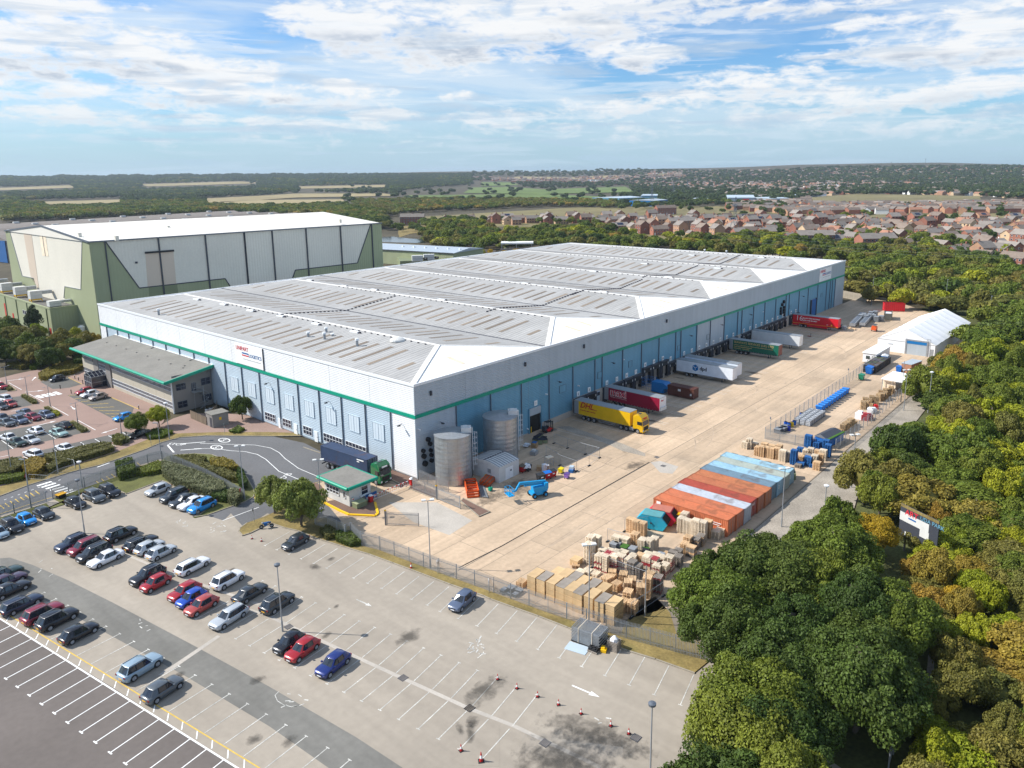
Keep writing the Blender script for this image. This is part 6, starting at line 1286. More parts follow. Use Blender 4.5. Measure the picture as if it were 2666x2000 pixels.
meshfence('long mesh fence of the waste compound on its yard side',[(56,-37.8),(84,-37.75),(112,-37.6),(133,-36.6),(142,-33.5)])
meshfence('mesh fence of the waste compound along the gravel track',[(57.7,-50.6),(84,-50.9),(107,-50.6),(112,-49)])
palisade('low palisade fence closing the near end of the waste compound',[(55.9,-37.8),(56.2,-43.6),(57.0,-47)],2.2)
def heras(label,k,pts,h=2.0):
 q = [g2(k,*p) for p in pts]; t = thing('temporary_fence',label,'temporary fence',(*q[0],.012)); o = q[0]
 for i,(a,b) in enumerate(zip(q,q[1:])):
  f_ = MB(); ax,ay,bx,by = a[0]-o[0],a[1]-o[1],b[0]-o[0],b[1]-o[1]
  f_.tube([(ax,ay,.1),(ax,ay,h)],.03,5).tube([(bx,by,.1),(bx,by,h)],.03,5).tube([(ax,ay,h),(bx,by,h)],.03,5).tube([(ax,ay,.2),(bx,by,.2)],.03,5)
  P_ = f_.ob('fence_frame','galv',t); m = MB(); L = math.hypot(bx-ax,by-ay); n = int(L/.35)
  for j in range(1,n): x,y = ax+(bx-ax)*j/n,ay+(by-ay)*j/n; m.tube([(x,y,.2),(x,y,h)],.006,3,cap=False)
  for j in range(1,6): m.tube([(ax,ay,.2+.3*j),(bx,by,.2+.3*j)],.006,3,cap=False)
  stuff(m.ob('mesh','galv',t))
 for p in q: MB().box(-.35,.35,-.12,.12,0,.14).ob('foot','rubber',t,(p[0]-o[0],p[1]-o[1],0))
heras('temporary mesh fence corner in the open yard near the gravel','X',[(515,238),(628,278),(775,328),(890,358),(805,423),(700,470),(565,420),(450,345)])
heras('temporary mesh fence round the skips and pallets','K',[(1165,185),(1010,200)]); heras('temporary mesh fence behind the pale pallets','K',[(905,262),(1030,300)])
heras('temporary mesh fence between the pale and the orange pallets','K',[(812,420),(900,445),(1100,520),(1200,555)]); heras('temporary mesh fence at the lamp mast near the railings','K',[(1050,735),(1250,600)])
gr = thing('guard_rail','silver pedestrian guard rail at the zebra crossing','guard rail',(*g2('E',240,1105),.1)); q = G2L('E',[(240,1105),(395,1115),(480,1065),(620,1020),(610,985),(560,975)]); m = MB(); o = q[0]
for a,b in zip(q,q[1:]):
 for z in (.15,.95): m.tube([(a[0]-o[0],a[1]-o[1],z),(b[0]-o[0],b[1]-o[1],z)],.03,5)
 for j in range(8): x,y = a[0]-o[0]+(b[0]-a[0])*j/8,a[1]-o[1]+(b[1]-a[1])*j/8; m.tube([(x,y,0 if j == 0 else .15),(x,y,.95)],.03 if j == 0 else .012,4)
m.ob('rail','galv',gr)
# barrier with red posts
t = thing('road_barrier','red and white skirted barrier between two red posts at the gatehouse','barrier',(*g2('F',1155,1290),.02)); b1 = np.array(g2('F',1490,1150))-np.array(g2('F',1155,1290)); L = float(np.linalg.norm(b1)); t.rotation_euler = (0,0,math.atan2(b1[1],b1[0]))
MB().box(-.3,.3,-.25,.25,0,1.15).ob('cabinet','signal_red',t); MB().tube([(0,0,1.15),(0,0,1.35)],[.38,.2],12).ob('cap','plastic_white',t); MB().box(L-.25,L+.25,-.25,.25,0,1.15).ob('cabinet','signal_red',t); MB().tube([(L,0,1.15),(L,0,1.35)],[.38,.2],12).ob('cap','plastic_white',t)
m = MB(); n = 18
for i in range(n): m.box(.3+(L-.6)*i/n,.3+(L-.6)*(i+1)/n,-.04,.04,.95,1.05,i % 2)
m.ob('boom',['plastic_white','signal_red'],t); m = MB()
for i in range(36): x = .4+(L-.8)*i/36; m.tube([(x,0,.3),(x,0,.95)],.012,4,i % 2)
m.box(.3,L-.3,-.02,.02,.26,.3); m.ob('skirt',['plastic_white','signal_red'],t)
# == skips, bins, boxes
def xy(k,x,y,z=0.): q = g(k,x,y,z); return (float(q[0]),float(q[1]),.014)
def skip(label,loc,rz,c1,c2,c3):
 t = thing('enclosed_skip',label,'skip',loc,rz,'covered skips by the orange containers')
 m = MB(); pr = [(-1.4,.1),(1.4,.1),(1.9,1.0),(1.2,1.9),(-1.2,1.9),(-1.9,1.0)]
 for y in (-.85,.85): m.v += [(x,y,z) for x,z in pr]
 m.f = [tuple(range(6)),tuple(range(6,12))[::-1]]+[(i,i+6,(i+1)%6+6,(i+1)%6) for i in range(6)]; m.m = [0]*8
 m.ob('body','container',t).color = (*c1,1)
 MB().box(-1.15,1.15,-.87,.87,1.9,1.94).ob('top','container',t).color = (*c2,1)
 m = MB(); m.add([(1.93,-.7,1.05),(1.93,.7,1.05),(1.29,.7,1.85),(1.29,-.7,1.85)],[(0,1,2,3)]); m.ob('opening','void',t);
 m = MB(); m.add([(1.95,-.86,1.03),(1.95,.86,1.03),(1.45,.86,.14),(1.45,-.86,.14)],[(3,2,1,0)]); m.ob('end_plate','container',t).color = (*c3,1);
 for s in (-1,1): MB().box(-.1,.1,*sorted((s*.86,s*.98)),.9,1.05).ob('lug','dark_metal',t)
 t.scale = (1.25,1.3,1.15); return t
skip('light blue enclosed skip with yellow top beside the wooden pallets',xy('K',1185,170),R(-75),(.02,.35,.5),(.10,.30,.32),(.7,.45,.02)); skip('red enclosed skip with faded top between the blue skip and a yellow bin',xy('K',1240,140),R(-75),(.5,.02,.05),(.45,.16,.11),(.5,.02,.05))
t = thing('round_tub','round bright yellow tub beside the red skip','tub',xy('K',1318,138),0); MB().tube([(0,0,0),(0,0,1.5)],[.75,.85],16).ob('tub','yellow',t); MB().tube([(0,0,1.45),(0,0,1.53)],.88,16).ob('rim','yellow',t)
def bin4(label,loc,rz,c,lid,s=1.,group='wheeled bins'):
 t = thing('wheeled_bin',label,'bin',loc,rz,group); m = MB()
 m.v = [(-.5*s,-.4*s,.2),(.5*s,-.4*s,.2),(.5*s,.4*s,.2),(-.5*s,.4*s,.2),(-.65*s,-.52*s,1.15*s),(.65*s,-.52*s,1.15*s),(.65*s,.52*s,1.15*s),(-.65*s,.52*s,1.15*s)]; m.f = [(0,3,2,1),(4,5,6,7),(0,1,5,4),(1,2,6,5),(2,3,7,6),(3,0,4,7)]; m.m = [0]*6
 m.ob('tub','paint_obj',t).color = (*c,1); MB().box(-.68*s,.68*s,-.55*s,.55*s,1.15*s,1.2*s).add([(-.66*s,-.55*s,1.2*s),(.66*s,-.55*s,1.2*s),(.66*s,.4*s,1.34*s),(-.66*s,.4*s,1.34*s),(-.66*s,.55*s,1.2*s),(.66*s,.55*s,1.2*s)],[(0,1,2,3),(3,2,5,4),(0,3,4),(1,5,2)]).ob('lid','paint_obj',t).color = (*lid,1)
 for x in (-.45,.45):
  for y in (-.38,.38): MB().tube([(x*s,y*s-.03,.1),(x*s,y*s+.03,.1)],.1,8).ob('wheel','rubber',t)
 MB().box(-.2*s,.2*s,-.54*s,-.50*s,.7*s,.9*s).ob('sticker','plastic_white',t); return t
RD,BK,BB,GRN = (.42,.01,.015),(.03,.032,.036),(.01,.14,.52),(.02,.22,.13)
bin4('black wheeled bin at the near end of the bin row',xy('X',405,535,.3),R(-20),BK,BK,1.05); bin4('red wheeled bin with blue lid between two others',xy('X',460,515,.3),R(-20),RD,BB); bin4('red wheeled bin with dark lid beside the blue lidded one',xy('X',500,500,.3),R(-20),RD,BK)
bin4('small bright yellow wheelie bin near the mesh fence',xy('X',573,470,.3),R(10),(.75,.6,.01),(.75,.6,.01),.75); bin4('purple wheelie bin in the open yard',xy('X',622,512,.3),R(10),(.25,.13,.5),(.12,.07,.25),.75)
bin4('red bin against the white pump house',xy('X',252,460,.3),R(5),RD,(.14,.1,.06)); bin4('black bin heaped with white sacks beside the pump house',xy('X',300,455,.2),R(5),BK,BK,.9)
for i in range(11): bin4(f"bright blue wheeled bin {['first','second','third','fourth','fifth','sixth','seventh','eighth','ninth','tenth','last'][i]} from the near end of the long blue row",(79.5+1.72*i,-40.0,.014),R(90),BB,(.02,.2,.62),1.1,'row of blue bins in the compound')
bin4('blue bin with lid beside the black crates in the compound',xy('Q',1148,865),0,BB,BB,1.6); bin4('red bin beside the site cabin',xy('Q',1205,825),0,(.7,.01,.03),(.7,.01,.03),1.2); bin4('green wheeled bin against the compound fence',xy('Q',1082,915),0,GRN,GRN,1.2); bin4('dark wheeled bin below the portable toilet',xy('Q',1248,805),0,BK,BK,1.3); bin4('dark bin off the front end of the red trailer',xy('S',925,865),R(5),BK,BK,1.3)
bin4('blue drum like bin at the edge of the trees near the shelter',xy('Q',1392,852),0,BB,BB,1.3)
def boxset(name,label,cat,loc,rz,boxes,mats,group=None):
 t = thing(name,label,cat,loc,rz,group)
 for nm,b,mt in boxes:
  o = MB().box(*b).ob(nm,mt if isinstance(mt,str) else 'matt_obj',t)
  if not isinstance(mt,str): o.color = (*mt,1)
 return t
rq = random.Random(21)
def ibc(label,loc,rz,group,cage='galv_dark',tank=(.6,.62,.64)):
 t = thing('caged_tank',label,'tank',loc,rz,group); MB().box(-.56,.56,-.46,.46,.16,1.12).tube([(0,0,1.12),(0,0,1.2)],.14,8).ob('tank','matt_obj',t).color = (*tank,1)
 m = MB()
 for x in (-.6,-.3,0,.3,.6): m.box(x-.012,x+.012,-.51,-.49,.14,1.14).box(x-.012,x+.012,.49,.51,.14,1.14).box(x-.012,x+.012,-.5,.5,1.14,1.16)
 for y in (-.5,-.25,0,.25,.5): m.box(-.61,-.59,y-.012,y+.012,.14,1.14).box(.59,.61,y-.012,y+.012,.14,1.14).box(-.6,.6,y-.012,y+.012,1.14,1.16)
 for z in (.4,.8,1.14): m.box(-.61,.61,-.51,-.49,z-.015,z+.015).box(-.61,.61,.49,.51,z-.015,z+.015).box(-.61,-.59,-.5,.5,z-.015,z+.015).box(.59,.61,-.5,.5,z-.015,z+.015)
 m.box(-.6,.6,-.5,.5,0,.14); m.ob('cage',cage,t); return t
for i in range(7):
 for j in range(3): ibc(f"white caged liquid tank in {['near','second','third','fourth','fifth','sixth','far'][i]} row of the block, {['fence side','middle','open side'][j]}",(69+1.3*i,-39.2-1.15*j,.014),0,'block of caged tanks in the compound')
for i in range(10):
 for j in range(3):
  for z in range(2):
   o = thing('plastic_crate',f"black folding crate, {'upper' if z else 'lower'} layer, {['near','2nd','3rd','4th','5th','6th','7th','8th','9th','far'][i]} file, {['yard side','centre','track side'][j]}",'crate',(119.5+1.35*i,-37.6-1.1*j,.014+z*1.0),0,'stacked black crates in the compound')
   c = rq.choice([(.03,.03,.032),(.05,.045,.04),(.035,.04,.05)]); MB().box(-.6,.6,-.48,.48,.1,.92).ob('box','matt_obj',o).color = (*c,1); MB().box(-.62,.62,-.5,.5,.92,.98).box(-.55,-.4,-.4,.4,0,.1).box(.4,.55,-.4,.4,0,.1).ob('lid','matt_obj',o).color = (*rq.choice([(.05,.05,.055),(.09,.07,.06),(.07,.09,.05),(.10,.10,.11)]),1)
drums = [('H',905,590,(.01,.08,.4),'blue'),('H',925,595,(.01,.08,.45),'blue'),('H',945,580,(.01,.1,.4),'blue'),('H',775,665,(.01,.09,.45),'blue'),('H',800,672,(.01,.09,.45),'blue'),('H',826,668,(.6,.42,.02),'yellow'),('H',845,655,(.01,.09,.4),'blue'),('H',800,700,(.02,.05,.35),'dark blue')]
for i,(k,x,y,c,nm) in enumerate(drums):
 t = thing('drum',f"{nm} plastic drum {['beside the red box','in front of the red box','behind the caged tanks','at the compound corner','second at the compound corner','between blue drums at the corner','beside the yellow drum','beside the grey bins'][i]}",'drum',xy(k,x,y)); MB().tube([(0,0,0),(0,0,.4),(0,0,.42),(0,0,1.0)],[.36,.38,.38,.36],14).ob('body','matt_obj',t).color = (*c,1); MB().tube([(0,0,1.0),(0,0,1.05)],.3,12).ob('lid','black',t)
boxset('steel_stillage','red open steel box between the drums and the caged tanks','stillage',xy('H',1000,595),0,[('box',(-1.2,1.2,-.6,.6,.1,.9),'signal_red'),('rim',(-1.25,1.25,-.65,.65,.9,1.0),'lamp_metal')],None)
for i,(x,y) in enumerate([(715,715),(750,705),(770,695)]): boxset('pallet_box',['grey lidded pallet box nearest the compound corner','grey lidded pallet box second from the corner','grey lidded pallet box third from the corner'][i],'box',xy('H',x,y),0,[('box',(-.9,.9,-.6,.6,.1,.8),'galv_dark'),('lid',(-.95,.95,-.65,.65,.8,.9),'lamp_metal')],None,'grey pallet boxes at the compound corner')
t = thing('covered_skip','blue skip with dark folded cover and green turf strip','skip',xy('H',1130,800),R(-8)); MB().box(-3.2,3.2,-1.3,1.3,.1,1.7).ob('body','plastic_blue',t); MB().add([(-3.3,-1.35,1.7),(3.3,-1.35,1.7),(3.3,1.35,1.9),(-3.3,1.35,1.9),(-2.9,.3,2.3),(2.9,.3,2.3)],[(0,1,5,4),(4,5,2,3),(0,4,3),(1,2,5)]).ob('cover','dark_metal',t); MB().bar((-3.3,-1.3,1.78),(3.3,-1.3,1.78),.5,.12).ob('turf_strip','turf',t)
# cardboard bales
bm_ = []
for v in range(4):
 m = MB(); rr_ = random.Random(v)
 for i in range(6): m.box(-.6+.2*i+rr_.uniform(-.02,.02),-.6+.2*(i+1),-.45-rr_.uniform(0,.07),.45+rr_.uniform(0,.07),rr_.uniform(0,.03),.8+rr_.uniform(-.06,.1))
 m.box(-.61,.61,-.2,-.17,0,.86,1).box(-.61,.61,.17,.2,0,.86,1); bm_.append(m.mesh('bale',['card','wood_grey']))
bi = 0
for pi_,(x,y,nz) in enumerate([(1215,725,1),(1240,715,2),(1265,700,2),(1290,685,2),(1310,668,2),(1335,652,1),(1410,520,2),(1440,515,2),(1425,490,2),(1460,495,2),(1490,500,1),(1480,475,2),(1520,480,2),(1540,455,2),(1565,450,2),(1590,440,2),(1555,425,2),(1590,415,2),(1620,410,2),(1640,395,2),(1615,380,1)]):
 for z in range(nz):
  p = xy('H',x,y); o = ob('cardboard_bale',bm_[bi % 4],None,(p[0],p[1],.014+.86*z),R(rq.uniform(-25,25))); bi += 1
  tag(o,f"{'upper' if z else 'lower'} cardboard bale in the {ORD[pi_]} pile from the covered skip",'bale','cardboard bales by the track fence')
for i,(x,y,c,s) in enumerate([(1385,600,'plastic_white',1.3),(1470,555,'plastic_white',1.),(1425,610,'pallet_red',1.2),(1515,520,'signal_red',.8),(1500,545,'plastic_white',.8),(1460,600,'pallet_red',.9)]):
 boxset('waste_sack',['big round white waste sack at the compound fence','white waste sack heap by the fence','pink red crate of waste below the white sack','small red crate beside the bales','small white waste sack near the bales','pink red crate by the track fence'][i],'waste',xy('H',x,y),R(10*i),[('sack',(-.7*s,.7*s,-.6*s,.6*s,0,1.0*s),c),('neck',(-.4*s,.4*s,-.35*s,.35*s,1.0*s,1.25*s),c)],None)
# odds and ends in the yard
for i,(x,y,h) in enumerate([(375,215,.9),(400,200,.9),(430,215,.7),(360,230,.8),(400,240,.9),(440,230,.7)]): boxset('green_tub',f"dark green plastic tub {['at the back','at the right back','at the far right','at the front left','at the front','at the right front'][i]} of the group in the warehouse shade",'tub',xy('X',x,y),R(9*i),[('tub',(-.55,.55,-.45,.45,.05,h),'sage_dark'),('rim',(-.6,.6,-.5,.5,h,h+.07),'text_dark')],None,'dark tubs in the shade')
boxset('cardboard_box','open brown pallet box beside the dark tubs','box',xy('X',355,270),R(20),[('box',(-.6,.6,-.5,.5,.1,1.),'card'),('contents',(-.5,.5,-.4,.4,1.,1.08),'text_blue')],None)
boxset('cardboard_box','torn brown carton heap beside the white cage','box',xy('X',395,455),R(40),[('box',(-.6,.6,-.5,.5,0,.7),'card'),('flap',(-.7,-.1,-.6,.2,.7,.8),'card')],None)
boxset('grey_tank','grey open tub with machinery parts below the carton','tub',xy('X',350,328),R(15),[('tub',(-.7,.7,-.55,.55,0,.7),'galv'),('parts',(-.4,.3,-.3,.3,.7,1.0),'plant_white')],None)
boxset('crumpled_sheets','white crumpled sheets lying by the silo','panel',xy('X',290,262),R(15),[('sheet',(-.8,.8,-.5,.5,.2,.32),'plastic_white'),('sheet',(-.3,.6,-.4,.5,.36,.5),'plastic_white')],None)
t = thing('wire_cage','tall wire cage trolley with pale top behind the bins','cage',xy('X',475,425),R(-15)); m = MB()
for x in (-.6,.6):
 for y in (-.5,.5): m.box(x-.03,x+.03,y-.03,y+.03,0,1.7)
for z in (.3,.8,1.3): m.box(-.6,.6,-.52,-.48,z,z+.03).box(-.6,.6,.48,.52,z,z+.03).box(-.62,-.58,-.5,.5,z,z+.03).box(.58,.62,-.5,.5,z,z+.03)
m.ob('frame','galv',t); MB().box(-.65,.65,-.55,.55,1.7,1.78).ob('top','wood_pale',t)
boxset('appliance','white upright appliance behind the red bins','appliance',xy('X',435,470),R(-20),[('body',(-.35,.35,-.3,.3,0,1.4),'plastic_white'),('door',(-.3,.3,-.33,-.3,.1,1.3),'plant_white')],None); boxset('appliance','second white upright appliance beside the first','appliance',xy('X',458,468),R(-20),[('body',(-.3,.3,-.3,.3,0,1.2),'plastic_white'),('door',(-.25,.25,-.33,-.3,.1,1.1),'wood_grey')],None)
m = MB();
for i in range(7): a = i*.9; m.tube([(.35*math.cos(a),.3*math.sin(a),.0+.25*(i % 3)),(.35*math.cos(a)+.1,.3*math.sin(a),.35+.25*(i % 3))],[.3,.2],7)
o = m.ob('white_sacks','plastic_white',None,(*xy('X',298,440,1.1)[:2],1.1)); tag(o,'heap of white sacks on the black bin by the pump house','sacks')
boxset('teal_crate','teal crate and folded sheet by the yellow bin fence','crate',xy('X',660,470),R(20),[('crate',(-.7,.7,-.4,.4,0,.5),'text_blue'),('sheet',(-.3,.6,-.35,.4,.5,.95),'clad_left')],None)
# orange racking parts beside the silo
t = thing('rack_frames','bright orange racking frames piled on the ground below the silo','racking',xy('G',90,1200),R(50)); m = MB()
for i in range(3):
 z = .05+.35*i; x0 = -2.6+.2*i; m.box(x0,x0+5.2,-1.,-.88,z,z+.3).box(x0,x0+5.2,.88,1.,z,z+.3).box(x0,x0+.12,-1,1,z,z+.3).box(x0+5.1,x0+5.2,-1,1,z,z+.3).box(x0+2.5,x0+2.6,-1,1,z,z+.3)
m.ob('frame','orange',t)
t = thing('rack_beams','stack of dull orange beams with red clips behind the orange frames','racking',xy('G',225,1130),R(20)); m = MB()
for i in range(8):
 for j in range(4): m.box(-1.7+.05*j,1.7+.05*j,-.9+.24*i,-.72+.24*i,.05+.22*j,.22+.22*j,(i+j) % 3 == 0)
m.ob('beam',['orange','tile_red'],t); MB().box(1.2,1.9,.6,1.2,.1,.8).ob('yellow_clip','yellow',t)
t = thing('steel_lengths','grey steel lengths lying beside the orange frames','steel',xy('G',180,1205),R(52)); m = MB()
for i in range(7): m.box(-2.6+.1*i,2.4+.1*i,-.5+.15*i,-.4+.15*i,.05,.15+.05*(i%2))
m.ob('length','lamp_metal',t); boxset('green_machine','small bright green machine at the end of the steel lengths','machine',xy('G',243,1195),0,[('body',(-.3,.3,-.25,.25,.1,.6),'green_trim'),('handle',(-.05,.05,-.05,.05,.6,1.0),'black')],None)
# boom lift
t = thing('boom_lift','bright blue articulated boom lift with folded arm','boom lift',xy('G',632,1235),R(28)); LB = 'liftblue'; mk('liftblue',(.01,.30,.62),.4,var=.05)
MB().box(-1.3,1.3,-.75,.75,.45,.85).ob('chassis',LB,t); MB().box(-1.5,.9,-.7,.7,.85,1.75).box(-1.6,-.9,-.72,.72,1.2,2.2).ob('turret',LB,t)
for x in (-1.0,1.0):
 for s in (1,-1): w_ = MB().tube([(0,-.15,0),(0,.15,0)],.42,16).ob('wheel','rubber',t,(x,s*.85,.42),0 if s > 0 else math.pi); MB().tube([(0,.15,0),(0,.18,0)],.22,10).ob('rim',LB,w_)
MB().bar((-1.3,0,2.25),(-.9+4.2,0,2.75),.34,.42).bar((-1.3,0,2.0),(2.4,0,2.2),.26,.28).ob('boom',LB,t); MB().bar((3.2,0,2.75),(4.0,0,1.6),.25,.3).bar((4.0,0,1.6),(4.6,0,1.7),.2,.24).ob('jib',LB,t)
m = MB()
for z in (1.3,1.8,2.35): m.box(4.6,5.5,-.9,-.85,z,z+.05).box(4.6,5.5,.85,.9,z,z+.05).box(4.6,4.65,-.9,.9,z,z+.05).box(5.45,5.5,-.9,.9,z,z+.05)
for x in (4.6,5.45):
 for y in (-.9,0,.85): m.box(x,x+.05,y,y+.05,1.25,2.4)
m.box(4.6,5.5,-.9,.9,1.22,1.3); m.ob('basket',LB,t); MB().box(-.6,.2,-.74,-.7,1.2,1.5).box(-1.55,-1.0,-.76,-.72,1.5,1.8).ob('decal','plastic_white',t)
for q in t.children: q.location.x -= 0
t.rotation_euler = (0,0,R(157))
# forklift
t = thing('forklift','dark forklift with red base at the roller door','forklift',xy('X',465,140),R(-15))
MB().box(-.9,.8,-.5,.5,.2,.75).ob('chassis','signal_red',t); MB().box(-1.15,-.5,-.5,.5,.4,1.25).ob('counterweight','dark_metal',t); m = MB()
for x in (-.6,.55):
 for y in (-.48,.44): m.box(x,x+.05,y,y+.05,.7,2.1)
m.box(-.62,.62,-.5,.5,2.1,2.16); m.ob('overhead_guard','black',t); MB().box(-.4,0,-.25,.25,.75,1.3).ob('seat','black',t); MB().box(.85,1.0,-.4,-.3,.1,2.2).box(.85,1.0,.3,.4,.1,2.2).box(.85,1.0,-.4,.4,1.9,2.0).ob('mast','black',t)
for s in (1,-1): MB().box(1.0,2.0,s*.25-.05,s*.25+.05,.08,.14).ob('fork','galv_dark',t)
for x in (-.75,.6):
 for s in (1,-1): MB().tube([(x,s*.5-.1,.28),(x,s*.5+.1,.28)],.28,12).ob('wheel','rubber',t)
boxset('warning_post','short yellow post beside the roller door','bollard',xy('X',325,150),0,[('post',(-.1,.1,-.1,.1,0,1.3),'yellow'),('cap',(-.12,.12,-.12,.12,1.3,1.34),'black')],None)
# compactor, brown roll-on box
t = thing('compactor','bright blue waste compactor with mesh hopper frame at the docks','compactor',(71.2,-5.6,.014),0); MB().box(-1.3,1.3,-1.6,1.6,.2,2.6).ob('body','blue',t); MB().add([(-1.3,-1.6,2.6),(1.3,-1.6,2.6),(1.3,-2.7,1.9),(-1.3,-2.7,1.9),(-1.3,-2.7,1.4),(1.3,-2.7,1.4),(-1.3,-1.6,1.2),(1.3,-1.6,1.2)],[(0,3,2,1),(3,4,5,2),(4,6,7,5),(0,6,4,3),(1,2,5,7)]).ob('nose','blue',t); m = MB()
for x in (-1.3,-.4,.4,1.25):
 for y in (1.7,3,4.2): m.box(x,x+.05,y,y+.05,.2,3)
for z in (1.2,2,2.95): m.box(-1.3,1.3,1.7,1.75,z,z+.05).box(-1.3,1.3,4.2,4.25,z,z+.05).box(-1.3,-1.25,1.7,4.2,z,z+.05).box(1.25,1.3,1.7,4.2,z,z+.05)
m.ob('hopper_frame','blue',t)
t = thing('waste_container','dark red brown closed roll on container joined to the blue compactor','container',(71.2,-8.2,.014),R(-90)); MB().box(0,6.6,-1.2,1.2,.2,2.5).ob('body','container',t).color = (.10,.035,.025,1); m = MB()
for i in range(12): m.box(.3+.52*i,.4+.52*i,-1.26,1.26,.2,2.52)
m.ob('rib','container',t).color = (.10,.035,.025,1); MB().box(6.6,6.75,-1.2,1.2,.2,2.5).ob('door','container',t).color = (.09,.03,.025,1); MB().box(2.8,3.5,-1.29,-1.27,1.5,2.0).box(5.9,6.3,-1.29,-1.27,.9,1.4).ob('notice','plant_white',t)
# far yard
def rolloff(label,loc,rz,c,L=6.2,h=2.3):
 t = thing('open_skip',label,'skip',loc,rz); m = MB().box(0,L,-1.2,1.2,.15,.3).box(0,.08,-1.2,1.2,.3,h).box(L-.08,L,-1.2,1.2,.3,h*.9).box(0,L,-1.2,-1.12,.3,h).box(0,L,1.12,1.2,.3,h); m.ob('body','paint_obj',t).color = (*c,1); m = MB()
 for i in range(9): m.box(.3+.7*i,.4+.7*i,-1.28,-1.2,.2,h).box(.3+.7*i,.4+.7*i,1.2,1.28,.2,h)
 m.box(-.05,L+.05,-1.28,-1.15,h-.1,h+.05).box(-.05,L+.05,1.15,1.28,h-.1,h+.05); m.ob('rib','paint_obj',t).color = (*c,1); return t
rolloff('large bright red open topped waste container at the far corner of the yard',xy('Q',1262,345),R(-62),(.65,.02,.03),7,3.0); t = rolloff('rusty dark open skip heaped with white sheets',xy('Q',1300,425),R(15),(.12,.12,.10),6.5,2.4); MB().box(.4,5.8,-1.,1.,1.9,2.2).ob('load','plastic_white',t).rotation_euler = (0,.03,0)
for i in range(2): t = boxset('conveyor',['long galvanised conveyor bed, nearer the warehouse','long galvanised conveyor bed, right of the other'][i],'conveyor',(174+3*i,-17.3-2.2*i,.014),R(8),[('bed',(0,22,-.8,.8,.6,1.5),'lamp_metal'),('side',(0,22,-.9,-.8,.5,1.6),'galv'),('side',(0,22,.8,.9,.5,1.6),'galv'),('belt',(0,22,-.5,.5,1.5,1.56),'galv_dark'),('leg',(1,1.3,-.8,.8,0,.6),'galv'),('leg',(20,20.3,-.8,.8,0,.6),'galv')],None,'conveyor beds')
for i,(x,y) in enumerate([(1075,420),(1100,410),(1120,425),(1150,415),(1180,420),(1205,435),(1245,430),(1160,395),(1195,390)]):
 p = xy('Q',x,y); t = thing('cage_pallets',f"stack of silver folded cage pallets, {['leftmost','second','front left','third','centre','front','rightmost','rear left','rear right'][i]} of the group",'cage pallets',p,R(6),'silver cage pallet stacks')
 for j in range(6): MB().box(-1.,1.,-.75,.75,.1+.32*j,.28+.32*j).ob('cage','galv',t)
t = boxset('orange_cart','bright orange towable machine alone in the far yard','machine',xy('S',1590,905),0,[('body',(-1.,1.,-.7,.7,.5,1.5),'orange'),('hood',(-.9,.5,-.6,.6,1.5,1.8),'orange'),('drawbar',(1.,2.2,-.06,.06,.45,.55),'signal_red'),('rack',(-1.,1.,-.7,.7,2.2,2.26),'dark_metal')],None)
for s in (1,-1): MB().tube([(0,s*.75-.08,.35),(0,s*.75+.08,.35)],.35,12).ob('wheel','rubber',t)
boxset('wrapped_bale','grey plastic wrapped bundle behind the red trailer','bundle',xy('S',1020,870),R(3),[('bundle',(-.9,.9,-.6,.6,0,.9),'galv'),('top',(-.6,.6,-.4,.4,.9,1.1),'lamp_metal')],None)
for i,(x,y) in enumerate([(1115,865),(1205,880)]): boxset('timber_stack',['low timber stack beside the wrapped bundle','low timber stack further from the red trailer'][i],'timber',xy('S',x,y),R(2),[('timber',(-1.2,1.2,-.5,.5,0,.3),'wood_pale'),('timber',(-1.1,1.0,-.4,.4,.3,.45),'wood')],None)
boxset('pallet_truck','small crimson pallet truck on the dock apron','pallet truck',xy('S',345,1005),R(60),[('fork',(-.6,.6,-.3,-.15,.05,.12),'pallet_red'),('fork',(-.6,.6,.15,.3,.05,.12),'pallet_red'),('handle',(-.7,-.6,-.05,.05,0,1.1),'black')],None)
boxset('rusty_container','rusty container corner with pale roof at the tree edge','container',xy('Q',1408,855),R(-10),[('wall',(0,6,-2.4,0,0,2.5),'tile_red'),('roof',(-.1,6.1,-2.5,.1,2.5,2.6),'clad_silver_shaded_white')],None)
for i in range(6):
 p = g2('H',330+42*i,905+14*i); boxset('black_crates',f"dark green and black crate heap {['at the near end','second','third','fourth','fifth','last'][i]} behind the far light blue container",'crates',(40.4,-38.2-2.1*i,.014),R(5*i),[('crate',(-.8,.8,-1.,1.,0,1.1),'sage_dark'),('crate',(-.5,.9,-.8,.4,1.1,1.6),'black'),('crate',(-.9,.1,-.2,.9,1.1,1.45),(.01,.14,.09))],None,'crate heaps behind the containers')
for i,(x,y,c) in enumerate([(945,320,'galv'),(975,310,'galv'),(1010,340,'dark_metal'),(1060,350,'galv'),(1150,385,'galv_dark'),(1150,340,'dark_metal'),(1230,390,'galv')]):
 t = boxset('stacked_boxes',f"{'black' if 'dark' in c else 'grey'} plastic box stack {['left end','second','third','fourth','under the green lid','with a green lid','beside the pale pallets'][i]} of the grey group among pallets",'box stack',xy('K',x,y),R(8),[('box',(-.6,.6,-.5,.5,0,.6),c),('box',(-.58,.58,-.48,.48,.62,1.2),c),('lid',(-.6,.6,-.5,.5,1.2,1.26),'lamp_metal' if 'dark' not in c else 'turf')],None,'grey box stacks among the pallets')
